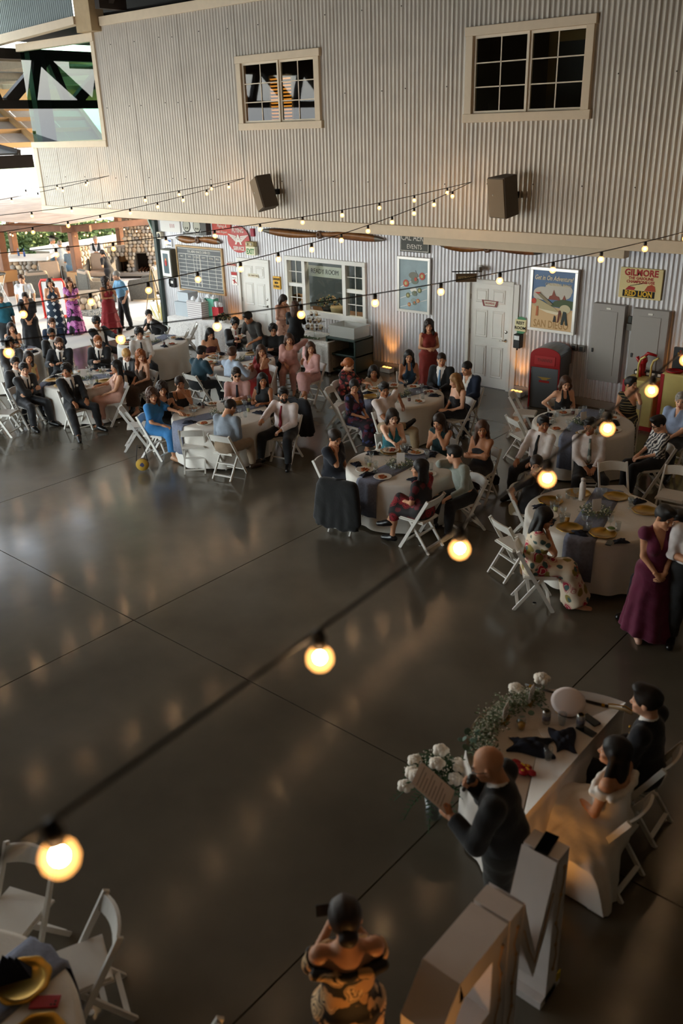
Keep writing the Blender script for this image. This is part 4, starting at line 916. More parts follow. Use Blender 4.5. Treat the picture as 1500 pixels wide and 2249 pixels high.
for i in range(60):
    a = r_.uniform(0, 6.28); q = .25 * r_.random(); gp.bar((q * math.cos(a), q * math.sin(a), 0), (q * 2 * math.cos(a), q * 2 * math.sin(a), r_.uniform(.25, .5)), .012, .004)
tag(gp.build('ornamental_grass', mat('straw_grass', '#b9b24e', .8), None, loc=(-20.3, 15.5, 0)), 'tuft of yellow green ornamental grass by the wall corner', 'grass')
# bottles on the patio bar
for i in range(7):
    b = MB().lathe([(.035, 0), (.037, .16), (.015, .21), (.014, .27), (.0, .272)], 10); o = b.build('bottle', mat('bottle_%d' % (i % 3), ('#2c4a8a', '#d8dadc', '#3a5a8a')[i % 3], .15), None, True)
    c, s_ = math.cos(math.radians(43.3)), math.sin(math.radians(43.3)); lx, ly = -1.0 + i * .27, .25 + .12 * (i % 3); o.location = (-29.3 + c * lx - s_ * ly, 15.9 + s_ * lx + c * ly, 1.09)
    tag(o, ('dark blue bottle standing on the patio bar top', 'clear white bottle standing on the patio bar top', 'slate blue bottle standing on the patio bar top')[i % 3], 'bottle', ('dark blue', 'clear', 'slate blue')[i % 3] + ' bottles on the patio bar')
# planter leaf by the post

# ================================================================== people
LV = {'far': (.028, .021, .0105, .009), 'mid': (.027, .018, .0098, .0078), 'near': (.014, .0105, .006, .005)}
_T = {}
def rot(ax, deg):
    c, s = math.cos(math.radians(deg)), math.sin(math.radians(deg))
    return np.array({'x': [[1, 0, 0], [0, c, -s], [0, s, c]], 'y': [[c, 0, s], [0, 1, 0], [-s, 0, c]], 'z': [[c, -s, 0], [s, c, 0], [0, 0, 1]]}[ax])

def head_template(h, fem):
    key = ('head', h, fem)
    if key in _T: return _T[key]
    f = Field((-.11, -.14, -.2), (.11, .15, .15), h)
    j = .9 if fem else 1.
    f.ell((0, -.015, .036), (.077, .096, .088), k=0)
    f.ell((0, .018, -.028), (.064 * j, .074, .086), k=.03)
    f.ell((0, .04, -.075), (.05 * j, .046, .036), k=.03)
    f.cap((0, -.02, -.05), (0, -.035, -.19), .055 * j, .058 * j, k=.02)
    f.cap((-.036, .074, .02), (.036, .074, .02), .013, .013, k=.02)
    for sg in (-1, 1):
        f.ell((sg * .033, .108, -.002), (.019, .022, .013), k=.012, sub=True)
        f.ell((sg * .031, .079, -.001), (.0135, .012, .0105), k=.004)
        f.ell((sg * .046, .062, -.035), (.02, .022, .018), k=.02)
        f.ell((sg * .079, -.008, -.01), (.010, .021, .033), rot('z', sg * 18), k=.008)
    f.cap((0, .084, .004), (0, .107, -.034), .008, .0125, k=.014)
    f.ell((0, .098, -.039), (.017, .011, .009), k=.008)
    f.ell((0, .088, -.064), (.024, .012, .0055), k=.006)
    f.ell((0, .086, -.074), (.02, .012, .006), k=.006)
    f.ell((0, .076, -.1), (.022, .02, .017), k=.02)
    V, Q = f.mesh(); c = V[Q].mean(1); m = np.zeros(len(Q), int)
    ax = np.abs(c[:, 0]); fr = c[:, 1] > .055
    m[fr & (np.abs(ax - .031) < .0135) & (np.abs(c[:, 2]) < max(.0065, h * .7))] = 2
    m[fr & (np.abs(ax - .031) < max(.006, h * .55)) & (np.abs(c[:, 2]) < max(.006, h * .6))] = 3
    m[fr & (ax > .013) & (ax < .05) & (c[:, 2] > .0175) & (c[:, 2] < .0185 + h)] = 4
    m[(c[:, 1] > .07) & (ax < .023) & (np.abs(c[:, 2] + .069) < max(.010, h))] = 1
    _T[key] = (V, Q, m); return _T[key]

def hand_template(h, curl, side):
    key = ('hand', h, curl, side)
    if key in _T: return _T[key]
    f = Field((-.085, -.05, -.1), (.06, .19, .04), h)
    f.cap((0, -.03, 0), (0, .02, 0), .026, .026, k=.0)
    f.ell((0, .048, -.002), (.040, .052, .0165), k=.02)
    r = max(.0082, h * 1.25)
    for i, (x, L) in enumerate(((-.030, .070), (-.010, .080), (.010, .075), (.029, .058))):
        a = np.array((x, .082 - abs(x) * .2, -.002)); t = math.radians(curl * 42 + i * 3)
        b = a + L * .5 * np.array((x * .9, math.cos(t), -math.sin(t))); t2 = math.radians(curl * 105 + i * 4)
        c = b + L * .5 * np.array((x * .4, math.cos(t2), -math.sin(t2)))
        f.cap(a, b, r * 1.08, r, k=.006); f.cap(b, c, r, r * .85, k=.003)
    f.cap((-.026, .02, -.006), (-.052, .052, -.014), .0125, .010, k=.012)
    f.cap((-.052, .052, -.014), (-.05 + .012 * curl, .085, -.02 - .01 * curl), .010, .0082, k=.004)
    V, Q = f.mesh()
    if side < 0: V = V * np.array((-1, 1, 1), np.float32); Q = Q[:, ::-1]
    _T[key] = (V, Q); return _T[key]

def hair_template(style, h=.009):
    key = ('hair', style, h)
    if key in _T: return _T[key]
    f = Field((-.16, -.2, -.5), (.16, .14, .2), h); g = .012
    if style in ('buzz',): g = .006
    if style in ('curly', 'wavy'): g = .026
    f.ell((0, -.017, .036), (.078, .098, .09), k=0, g=g)
    if style in ('quiff', 'short', 'curly'): f.ell((0, .05, .105), (.06, .05, .03), k=.03, g=g * .4)
    # the face opening and the neck line
    f.ell((0, .115, -.045), (.074, .075, .105), k=.012, sub=True)
    X, Y, Z = f.local((0, 0, 0), np.eye(3))
    lowcut = -.055 if style in ('short', 'buzz', 'quiff', 'curly') else -.10
    f.D = np.maximum(f.D, (lowcut - Z) + np.maximum(Y, -.1) * .35)
    if style in ('short', 'buzz', 'quiff', 'curly'):
        for sg in (-1, 1): f.ell((sg * .085, .005, -.03), (.02, .035, .045), k=.008, sub=True)
    L = {'bob': .13, 'long': .27, 'wavy': .27, 'vlong': .40}.get(style)
    if L:
        for sg in (-1, 1):
            f.cap((sg * .072, -.015, .04), (sg * .088, .0, -L * .55), .03, .034, k=.03)
            f.cap((sg * .088, .0, -L * .55), (sg * .085, .015, -L), .034, .014, k=.03)
        f.ell((0, -.075, -L * .42), (.092, .042, L * .62), k=.04)
    if style in ('bun', 'updo'):
        f.ell((0, -.115, -.03 if style == 'bun' else .03), (.052, .042, .048), k=.02)
    if style == 'pony':
        f.cap((0, -.11, .02), (0, -.15, -.22), .035, .018, k=.02)
    if style in ('curly', 'wavy'):
        q = 75
        f.D += .010 * np.sin(q * X + 2 * np.sin(40 * Z)) * np.sin(q * Y) * np.sin(q * .8 * Z) 
    else:
        f.D += .0015 * np.sin(95 * X + 5 * np.sin(12 * Z))
    V, Q = f.mesh()
    me = bpy.data.meshes.new('hair'); me.from_pydata([], [], [])
    o = mk('hair', V, Q, mat('hair_dark', HAIR['dark']), None, True); me = o.data
    bpy.data.objects.remove(o, do_unlink=True)
    _T[key] = me; return me

def beard_template(h=.008):
    if 'beard' in _T: return _T['beard']
    f = Field((-.1, -.06, -.17), (.1, .13, .03), h)
    f.ell((0, .018, -.03), (.064, .074, .086), k=0, g=.006); f.ell((0, .04, -.078), (.05, .046, .04), k=.03, g=.009)
    f.ell((0, .074, -.102), (.026, .022, .022), k=.02, g=.006)
    X, Y, Z = f.local((0, 0, 0), np.eye(3))
    f.D = np.maximum(f.D, Z + .045 - np.abs(X) * .55); f.D = np.maximum(f.D, -Y + .002)
    f.ell((0, .1, -.069), (.022, .03, .008), k=.004, sub=True)
    V, Q = f.mesh(); o = mk('beard', V, Q, mat('hair_dark', HAIR['dark']), None, True); _T['beard'] = o.data
    bpy.data.objects.remove(o, do_unlink=True); return _T['beard']

def glasses_mesh(sun):
    k = 'sun' if sun else 'clear'
    if k in _T: return _T[k]
    b = MB()
    for sg in (-1, 1):
        ring = [(sg * .034 + .023 * math.cos(a), .1, .0 + .017 * math.sin(a)) for a in [2 * PI * i / 12 for i in range(13)]]
        b.tube(ring, .0028, 5)
        if sun: b.add([(p[0], .1, p[2]) for p in ring[:12]], [tuple(range(12))])
        b.tube([(sg * .056, .1, .004), (sg * .082, .06, .004), (sg * .086, -.01, .0)], .003, 5)
    b.tube([(-.012, .101, .004), (.012, .101, .004)], .003, 5)
    o = b.build('glasses', mat('spectacle_black', '#0c0b0b', .25)); _T[k] = o.data; bpy.data.objects.remove(o, do_unlink=True)
    return _T[k]

def unit(v): return v / (np.linalg.norm(v) + 1e-9)

def frame_y(d, zh):
    y = unit(np.array(d, float)); z = np.array(zh, float); z = z - y * (z @ y)
    if np.linalg.norm(z) < .05: z = np.array((1., 0, 0)) - y * y[0]
    z = unit(z); x = np.cross(y, z)
    return np.stack([x, y, z], 1)

class Fig: pass
def skeleton(sp):
    b = Fig(); s = b.s = sp.get('s', .94 if sp['sex'] == 'f' else 1.0); fem = b.fem = sp['sex'] == 'f'
    sit = b.sit = sp.get('sit', True); wd = b.wd = sp.get('w', 1.0)
    P = b.P = np.array((0, 0, sp.get('seat', .455) + .095 * s if sit else .95 * s))
    Rt = b.Rt = rot('x', -sp.get('lean', 4 if sit else 0)) @ rot('y', sp.get('side', 0)) @ rot('z', -sp.get('twist', 0))
    tp = b.tp = lambda x, y, z: P + Rt @ np.array((x, y, z)) * s
    bp = b.bp = lambda x, y, z: P + np.array((x, y, z)) * s
    shw = .158 if fem else .182; shw *= (.5 + .5 * wd)
    b.nk = tp(0, -.012, .50); b.piv = tp(0, .0, .55)
    hd = sp.get('headrot')
    b.headrot = hd
    Rh = b.Rh = rot('z', -hd[0]) @ rot('x', -hd[1]) @ rot('y', hd[2])
    b.head = b.piv + Rh @ np.array((0, .02, .10)) * s
    hs = sp.get('hs', s ** .5); b.hs = hs
    # legs
    k = sp.get('legs', 'sit' if sit else 'stand'); b.hip = {}; b.kn = {}; b.an = {}; b.toe = {}
    sprd = sp.get('spread', 14 if not fem else 4)
    for sg in (-1, 1):
        hp = bp(.088 * sg, 0, -.02); a = math.radians(sprd) * sg
        if sit:
            kn = hp + .42 * s * np.array((math.sin(a), math.cos(a), .0)); kn[2] = max(.47 * s, P[2] - .05)
            an = np.array((kn[0] + .02 * sg, kn[1] + sp.get('ft', .03), .085 * s))
            fd = np.array((math.sin(a), math.cos(a), 0))
            if k == 'cross' and sg == 1:
                kn = bp(.0, .41, .085); an = bp(-.17, .50, -.25); fd = np.array((-.25, .95, -.2))
            if k == 'crossL' and sg == -1:
                kn = bp(.0, .41, .085); an = bp(.17, .50, -.25); fd = np.array((.25, .95, -.2))
            if k == 'out' and sg == 1: an = np.array((kn[0] + .06, kn[1] + .27, .085 * s))
            if k == 'figure4' and sg == 1:
                kn = bp(.27, .30, .10); an = bp(-.10, .40, .10); fd = np.array((-.5, .3, .5))
        else:
            st = sp.get('stance', .0) * sg
            kn = np.array((.095 * sg * s, .012 + st * .5, .50 * s)); an = np.array((.10 * sg * s, -.01 + st, .085 * s)); fd = np.array((.2 * sg, 1, 0))
        b.hip[sg], b.kn[sg], b.an[sg] = hp, kn, an
        fd = unit(fd); b.toe[sg] = an + fd * .165 * s + np.array((0, 0, -.045 * s if an[2] < .12 else -.02))
    # arms
    b.sh = {}; b.el = {}; b.wr = {}; b.hR = {}; b.curl = {}
    arms = sp.get('arms', ('lap', 'lap') if sit else ('hang', 'hang'))
    for sg, nm in ((1, arms[0]), (-1, arms[1])):
        S = tp(shw * sg, -.01, .445); zh = (0, 0, 1); curl = .45; pole = np.array((.55 * sg, -.45, -.7)); hdir = None
        if nm == 'lap': W = bp(.065 * sg, .27, .10); 
        elif nm == 'clutch': W = bp(.03 * sg, .25, .14 + .02 * sg); curl = .8
        elif nm == 'thigh': W = bp(.12 * sg, .33, .11)
        elif nm == 'knee': W = bp(.16 * sg, .40, .09)
        elif nm == 'table': W = bp(.17 * sg, .42, .28)
        elif nm == 'tablein': W = bp(.05 * sg, .38, .28)
        elif nm == 'reach': W = bp(.12 * sg, .55, .32)
        elif nm == 'cross': W = tp(-.10 * sg, .21, .25 + .03 * sg); pole = np.array((.7 * sg, .2, -.7)); curl = .6; hdir = np.array((-1. * sg, .1, .1)); zh = (0, 1, .2)
        elif nm == 'mouth': W = b.head + Rh @ np.array((.035 * sg, .115, -.155)) * s; pole = np.array((.5 * sg, .3, -.9)); curl = .9; hdir = np.array((-.3 * sg, -.15, .8)); zh = (.2 * sg, 1, 0)
        elif nm == 'chin': W = b.head + Rh @ np.array((.02 * sg, .10, -.20)) * s; pole = np.array((.5 * sg, .3, -.9)); curl = .85; hdir = np.array((-.2 * sg, -.1, .9)); zh = (.3 * sg, 1, 0)
        elif nm == 'temple': W = b.head + Rh @ np.array((.10 * sg, .05, -.10)) * s; pole = np.array((.6 * sg, .4, -.9)); curl = .7; hdir = np.array((-.1 * sg, -.2, .9)); zh = (1. * sg, .3, 0)
        elif nm == 'hang': W = bp(.235 * sg, .04, -.03); pole = np.array((.3 * sg, -1, 0)); zh = (sg, 0, 0)
        elif nm == 'drop': W = bp(.25 * sg, .10, .03); pole = np.array((.4 * sg, -1, 0)); zh = (sg, 0, 0)
        elif nm == 'clasp': W = bp(.045 * sg, .19, .0); zh = (0, 1, .2); hdir = np.array((-.7 * sg, .1, -.5)); curl = .6
        elif nm == 'waist': W = bp(.055 * sg, .22, .17); zh = (0, .6, .7); hdir = np.array((-.8 * sg, .3, .0)); curl = .8
        elif nm == 'hold': W = bp(.07 * sg, .30, .34); curl = .9; zh = (.6 * sg, .2, .6); hdir = np.array((-.3 * sg, .5, .5))
        elif nm == 'phone': W = bp(.05 * sg, .33, .40); curl = .9; zh = (.5 * sg, .9, .1); hdir = np.array((-.2 * sg, .2, .9))
        elif nm == 'mic': W = bp(.06 * sg, .25, .40); curl = 1.0; zh = (.6 * sg, .9, 0); hdir = np.array((-.6 * sg, .5, .3))
        elif nm == 'read': W = bp(.15 * sg, .34, .24); curl = .8; zh = (.8 * sg, .2, .3); hdir = np.array((-.3 * sg, .9, .2))
        elif nm == 'chairback': W = bp(.40 * sg, -.16, .30); pole = np.array((.5 * sg, -.6, .3)); hdir = np.array((.3 * sg, .2, -.9)); zh = (sg, -.3, .3)
        elif nm == 'hipback': W = bp(.20 * sg, -.12, .12); pole = np.array((1. * sg, -.5, .1)); hdir = np.array((-.5 * sg, .2, -.7)); zh = (.3 * sg, -1, 0)
        elif nm == 'elbowout': W = bp(.17 * sg, .02, .10); pole = np.array((1. * sg, -.4, .0)); hdir = np.array((-.6 * sg, .5, -.3)); zh = (.3 * sg, 0, 1)
        elif nm == 'camera': W = bp(.07 * sg, .22, .55); curl = .9; zh = (.7 * sg, .5, .2); hdir = np.array((-.4 * sg, .3, .8)); pole = np.array((.9 * sg, .2, -.6))
        else: W = bp(*nm[:3]); zh = nm[3] if len(nm) > 3 else (0, 0, 1); curl = nm[4] if len(nm) > 4 else .5
        d = W - S; L = np.linalg.norm(d); a, c = .285 * s, .25 * s
        if L > .985 * (a + c): d = d * .985 * (a + c) / L; L = .985 * (a + c); W = S + d
        L = max(L, .12)
        x = (a * a - c * c + L * L) / (2 * L); hh = math.sqrt(max(a * a - x * x, 0)); u = unit(d)
        pp = pole - u * (pole @ u); E = S + u * x + unit(pp) * hh
        b.sh[sg], b.el[sg], b.wr[sg] = S, E, W
        fd = unit(W - E) if hdir is None else unit(.45 * unit(W - E) + unit(hdir))
        b.hR[sg] = frame_y(fd, zh); b.curl[sg] = curl
    b.shw = shw
    return b

def put(F, b, sel, g=0., k=.035, sleeve=1., pant=1., ktor=.05):
    s, wd, fem, Rt = b.s, b.wd, b.fem, b.Rt
    if 'pelvis' in sel:
        F.ell(b.bp(0, -.01, .0), np.array(((.172 if fem else .16) * wd, .118 * wd, .13)) * s, k=ktor, g=g)
    if 'torso' in sel:
        F.ell(b.tp(0, 0, .11), np.array(((.132 if fem else .152) * wd, .105 * wd * wd, .14)) * s, Rt, k=ktor, g=g)
        F.ell(b.tp(0, 0, .27), np.array(((.142 if fem else .165) * (.4 + .6 * wd), .108 * (.4 + .6 * wd), .17)) * s, Rt, k=ktor, g=g)
        F.cap(b.tp(-b.shw / 1. + .02, -.012, .432), b.tp(b.shw - .02, -.012, .432), .055 * s, .055 * s, k=ktor, g=g * .8)
        F.cap(b.tp(0, -.02, .40), b.tp(0, -.015, .50), .085 * s, .055 * s, k=.06, g=g * .5)
        if fem:
            for sg in (-1, 1): F.ell(b.tp(.068 * sg, .085, .29), np.array((.066, .058, .066)) * s * (.6 + .4 * wd), Rt, k=.035, g=g)
    if 'neck' in sel: F.cap(b.tp(0, -.018, .46), b.piv + b.Rh @ np.array((0, -.01, .05)), (.05 if fem else .058) * s, (.047 if fem else .055) * s, k=.03, g=g)
    for sg in ((-1, 1) if not hasattr(F, 'foot') else (F.foot,)):
        S, E, W = b.sh[sg], b.el[sg], b.wr[sg]; aw = (.92 if fem else 1.06) * (.45 + .55 * wd) * s
        if 'arm' in sel:
            t = min(1., sleeve * 2); E2 = S + (E - S) * t
            F.cap(S, E2, .05 * aw, (.05 - .012 * t) * aw, k=k, g=g, flat=t < 1)
            if sleeve > .5:
                t = (sleeve - .5) * 2; W2 = E + (W - E) * t
                F.cap(E, W2, .039 * aw, (.039 - .012 * t) * aw, k=.02, g=g, flat='cuff' in sel)
        if 'leg' in sel:
            H, K, A, T = b.hip[sg], b.kn[sg], b.an[sg], b.toe[sg]
            t = min(1., pant * 2); K2 = H + (K - H) * t
            F.cap(H, K2, .088 * wd * s, (.088 * wd - (.088 * wd - .058) * t) * s, k=k, g=g, flat=t < 1)
            if pant > .5:
                t = (pant - .5) * 2; A2 = K + (A - K) * t; c = K + (A - K) * .35 + np.array((0, -.012, 0))
                F.cap(K, A2, .056 * s, (.056 - .019 * t) * s, k=.025, g=g, flat='cuff' in sel)
                F.cap(K + (A2 - K) * .25, K + (A2 - K) * .5, .052 * s, .046 * s, k=.03, g=g)
        if 'foot' in sel:
            A, T = b.an[sg], b.toe[sg]; hl = A + (A - T) * .25 + np.array((0, 0, -.03)) * s
            hl[2] = max(hl[2], .03); Tz = T.copy(); Tz[2] = max(T[2], .03) if A[2] < .12 else T[2]
            F.cap(hl, Tz, .036 * s, .03 * s, k=.02, g=g); F.cap(A, (A + Tz) / 2 + np.array((0, 0, -.005)), .037 * s, .034 * s, k=.02, g=g)

def bounds(b, pad=.2):
    A = np.array([b.P, b.nk, b.head] + [d[k] for d in (b.sh, b.el, b.wr, b.kn, b.an, b.toe, b.hip) for k in d])
    return A.min(0) - pad, A.max(0) + pad

def folds(F, amp, sc=1.):
    X, Y, Z = F.ax[0][:, None, None], F.ax[1][None, :, None], F.ax[2][None, None, :]
    F.D += amp * (np.sin(34 * sc * X + 19 * sc * Z + 2 * np.sin(11 * Y)) + .7 * np.sin(41 * sc * Y - 27 * sc * Z + 2.5 * np.sin(13 * X)) + .6 * np.sin(52 * sc * Z + 3 * np.sin(17 * X + 9 * Y)))

def fsurf(F, b, x, z, up=.22):
    """front of a garment, in the torso frame, at lateral x and height z"""
    for y in np.arange(up, -.02, -.004):
        i = np.round((b.tp(x, y, z) - F.o) / F.h).astype(int)
        if (i < 0).any() or (i >= F.n).any(): continue
        if F.D[tuple(i)] < 0: return y
    return .08

def vcut(F, b, z0, z1, w1, back=-.0):
    X, Y, Z = F.local(b.P, b.Rt); X = X / b.s; Z = Z / b.s
    wz = (Z - z0) / (z1 - z0) * w1
    d = np.maximum(np.abs(X) - wz, -Y + back) * b.s
    F.D = np.maximum(F.D, -np.minimum(d, .2))

def person(name_label, head, F_img, sp):
    """head: (x, y) world spot of the head; F_img: facing, 0 = towards picture right, 270 = towards the viewer"""
    lv = LV[sp.get('lv', 'mid')]
    face = math.radians(F_img + 41.3); rz = face - PI / 2
    look = sp.get('look', 'S')
    if not isinstance(look, tuple) or len(look) == 2:
        tgt = (-2.2, 4.0) if look == 'S' else look
        a = math.degrees(math.atan2(tgt[1] - head[1], tgt[0] - head[0])) - math.degrees(face)
        a = (a + 180) % 360 - 180; a = max(-78, min(78, a))
        sp['headrot'] = (-a, sp.get('nod', 4), sp.get('tilt', 0))
    else: sp['headrot'] = look
    b = skeleton(sp); s = b.s
    lo, hi = bounds(b)
    # ---- body
    F = Field(lo, hi, lv[0]); put(F, b, {'pelvis', 'torso', 'neck', 'arm', 'leg', 'foot'})
    V, Q = F.mesh(); fm = np.zeros(len(Q), int)
    hV, hQ, hm = head_template(lv[2], b.fem)
    parts = [(V, Q, fm)]
    parts.append((hV @ b.Rh.T * b.hs + b.head, hQ, hm))
    for sg in (-1, 1):
        tV, tQ = hand_template(lv[3], b.curl[sg], sg)
        parts.append((tV @ b.hR[sg].T * (s * .97) + b.wr[sg], tQ, np.zeros(len(tQ), int)))
    n = 0; VV = []; QQ = []; MM = []
    for v, q, m in parts: VV.append(v); QQ.append(q + n); MM.append(m); n += len(v)
    sk_ = skin(sp.get('skin', 2))
    lip = mat('lip_%d' % sp.get('skin', 2), '#9a4a42' if sp.get('skin', 2) != 4 else '#6a332c', .4)
    base = np.array(head) - (rot('z', math.degrees(rz)) @ b.head)[:2]
    body = mk('person', np.concatenate(VV), np.concatenate(QQ), [sk_, lip, mat('eye_white', '#b9ada2', .3), mat('eye_iris', '#1d120c', .2), hairm(sp.get('hc', 'dark') if sp.get('hc') != 'grey' else 'dark')], None, True, np.concatenate(MM))
    body.location = (base[0], base[1], 0); body.rotation_euler[2] = rz
    tag(body, name_label, 'person', sp.get('group'))
    def child(nm, f, m, label=None):
        v, q = f.mesh()
        if len(q) == 0: return None
        o = mk(nm, v, q, m, body, True)
        if label: o['label'] = label
        return o
    Hm = Matrix([[*(b.Rh[i] * b.hs), b.head[i]] for i in range(3)] + [[0, 0, 0, 1]])
    def onhead(nm, me, m=None):
        o = link(nm, me, body); o.matrix_local = Hm
        if m is not None:
            o.material_slots[0].link = 'OBJECT'; o.material_slots[0].material = m
        return o
    hst = sp.get('hair', 'short')
    if hst: onhead('hair', hair_template(hst, .009 if sp.get('lv') != 'near' else .006), hairm(sp.get('hc', 'dark')))
    if sp.get('beard'): onhead('beard', beard_template(), hairm(sp.get('hc', 'dark')))
    if sp.get('glasses'): onhead('sunglasses' if sp['glasses'] == 'sun' else 'glasses', glasses_mesh(sp['glasses'] == 'sun'))
    # ---- clothes
    ch = lv[1]
    def newf(zlo=None): 
        l = lo.copy(); h = hi.copy()
        if zlo is not None: l[2] = zlo
        return Field(l, h, ch)
    fit = sp['fit']; kind = fit[0]
    def pants(col, g=.020, frac=.97):
        f = newf(); put(f, b, {'pelvis', 'leg', 'cuff'}, g=g, pant=frac, k=.045, ktor=.05)
        X, Y, Z = f.local(b.P, b.Rt); f.D = np.maximum(f.D, Z - .135 * s)
        folds(f, .0022); child('trousers', f, fabric(col) if isinstance(col, str) else col)
    def shoes(col='#0d0c0c'):
      for sg in (-1, 1):
        A_, T_ = b.an[sg], b.toe[sg]
        f = Field(np.minimum(A_, T_) - .11, np.maximum(A_, T_) + np.array((.11, .11, .06)), ch * .85); f.foot = sg
        put(f, b, {'foot'}, g=.008); f.D = np.maximum(f.D, .004 - f.ax[2][None, None, :])
        child('shoe', f, mat('leather_' + col.lstrip('#'), col, .3))
    def neckhole(f, r=.07):
        f.cap(b.tp(0, .0, .475), b.tp(0, .03, .60), r * s, r * 1.5 * s, k=.01, sub=True)
    def tie(f, m, zlo=.10, w=.034):
        mb = MB(); n = 9; T = []; 
        for i in range(n):
            z = .47 - (.47 - zlo) * i / (n - 1); y = max(fsurf(f, b, 0, z), fsurf(f, b, 0, z + .015), .055) + .013
            ww = (.016 if i == 0 else .013 + (w - .013) * min(1, i / (n - 2)))
            if i == n - 1: ww = .004
            T.append((z, y, ww))
        Vv = []; 
        for z, y, ww in T:
            for x, dy in ((-ww, -.002), (0, .004), (ww, -.002)): Vv.append(b.tp(x, y + dy, z))
        for z, y, ww in T:
            for x in (-ww, 0, ww): Vv.append(b.tp(x, y - .008, z))
        Ff = []; m3 = 3 * n
        for i in range(n - 1):
            for j in (0, 1):
                a = i * 3 + j; Ff += [(a, a + 3, a + 4, a + 1), (a + m3, a + 1 + m3, a + 4 + m3, a + 3 + m3)]
            a = i * 3; Ff += [(a, a + m3, a + 3 + m3, a + 3), (a + 2, a + 5, a + 5 + m3, a + 2 + m3)]
        mb.add(Vv, Ff); mb.build('tie', m if not isinstance(m, str) else fabric(m, .6), body, True)
    if kind in ('suit', 'shirt', 'vest'):
        if kind == 'suit': _, jc, sc, tc_, pc = fit[:5]; slv = None
        elif kind == 'vest': _, jc, sc, tc_, pc = fit[:5]; slv = 1.0
        else: _, sc, slv, tc_, pc = fit[:5]
        if pc: pants(pc)
        f = newf(b.P[2] - .25)
        sel = {'torso', 'pelvis'} | ({'arm', 'cuff'} if slv else set())
        put(f, b, sel, g=.013, sleeve=slv or 0)
        f.cap(b.tp(0, -.014, .46), b.tp(0, -.012, .525), .062 * s, .060 * s, k=.02, flat=True)
        X, Y, Z = f.local(b.P, b.Rt); f.D = np.maximum(f.D, (-.09 * s if sp.get('untuck') else .09 * s) - Z)
        if sp.get('open'): vcut(f, b, .36, .52, .045)
        if kind == 'shirt': folds(f, .0026)
        child('shirt', f, fabric(sc) if isinstance(sc, str) else sc)
        if kind in ('suit', 'vest'):
            j = newf(b.P[2] - .3)
            put(j, b, {'torso', 'pelvis'} | ({'arm', 'cuff'} if kind == 'suit' else set()), g=.023, sleeve=.96)
            folds(j, .0026); X, Y, Z = j.local(b.P, b.Rt); j.D = np.maximum(j.D, (-.13 if kind == 'suit' else -.02) * s - Z)
            if not sp.get('closed'): vcut(j, b, .16 if not sp.get('openj') else -.1, .50, .085)
            j.cap(b.tp(0, -.01, .47), b.tp(0, .02, .62), .068 * s, .1 * s, k=.01, sub=True)
            child('jacket' if kind == 'suit' else 'waistcoat', j, fabric(jc) if isinstance(jc, str) else jc)
            if sp.get('bout'):
                mb = MB(); c = b.tp(-.085, fsurf(j, b, -.085, .34) + .012, .34)
                for q in range(5):
                    a = q * 1.257; mb.ball(c + np.array((.014 * math.cos(a), .004, .014 * math.sin(a))), .011, 6, 4)
                mb.ball(c, .012, 6, 4); mb.build('boutonniere', mat('petal_ivory', '#e6e0d2', .7), body, True)
        if tc_: tie(f, tc_)
        shoes(sp.get('shoe', '#0d0c0c'))
    elif kind in ('dress', 'top'):
        _, m, neck, slv, leng = fit[:5]
        if isinstance(m, str): m = fabric(m)
        if kind == 'top': pants(leng, .018)
        f = newf(max(0, b.P[2] - .6 if kind == 'dress' else b.P[2] - .3))
        if kind == 'dress': f = newf(0.)
        g = sp.get('loose', .012)
        put(f, b, {'torso', 'pelvis'} | ({'arm', 'cuff'} if slv else set()), g=g, sleeve=slv, k=.045)
        X, Y, Z = f.local(b.P, b.Rt); X, Y, Z = X / s, Y / s, Z / s
        if neck == 'strapless': f.D = np.maximum(f.D, (Z - .345 + .25 * np.maximum(np.abs(X) - .05, 0)) * s)
        elif neck in ('halter', 'straps', 'vstraps'):
            f.D = np.maximum(f.D, (Z - .36 + (.9 if neck == 'halter' else .5) * np.maximum(np.abs(X) - .06, 0)) * s)
            for sg in (-1, 1):
                if neck == 'halter': f.cap(b.tp(.06 * sg, .105, .34), b.tp(.045 * sg, .03, .50), .03 * s, .018 * s, k=.02); f.cap(b.tp(.045 * sg, .03, .50), b.tp(0, -.055, .53), .016, .014, k=.02)
                else:
                    f.cap(b.tp(.085 * sg, .10, .34), b.tp(.09 * sg, .03, .485), .018 * s, .012 * s, k=.01); f.cap(b.tp(.09 * sg, .03, .485), b.tp(.08 * sg, -.09, .38), .013, .016, k=.01)
            if neck == 'vstraps' or neck == 'halter' and sp.get('deep'): vcut(f, b, .24, .5, .07)
        elif neck == 'v': vcut(f, b, .27, .5, .075); neckhole(f, .062)
        elif neck == 'scoop': f.ell(b.tp(0, .05, .49), np.array((.10, .12, .10)) * s, b.Rt, k=.01, sub=True)
        elif neck == 'crew': neckhole(f, .058)
        elif neck == 'one': f.D = np.maximum(f.D, (Z - .39 - X * 1.0) * s * .7)
        elif neck == 'off':
            f.D = np.maximum(f.D, (Z - .37 - .03 * np.abs(X)) * s)
            for sg in (-1, 1):
                a = b.sh[sg] + (b.el[sg] - b.sh[sg]) * .14; c = b.sh[sg] + (b.el[sg] - b.sh[sg]) * sp.get('offlen', .42)
                f.cap(a, c, .062 * s, .06 * s, k=.01, flat=True, flat0=True)
            for yy in (.115, -.115):
                pts = [b.tp(x, yy * (1 - (abs(x) / .26) ** 2 * .55), .365) for x in (-.2, -.1, 0, .1, .2)]
                for p, q in zip(pts[:-1], pts[1:]): f.cap(p, q, .032 * s, .032 * s, k=.02)
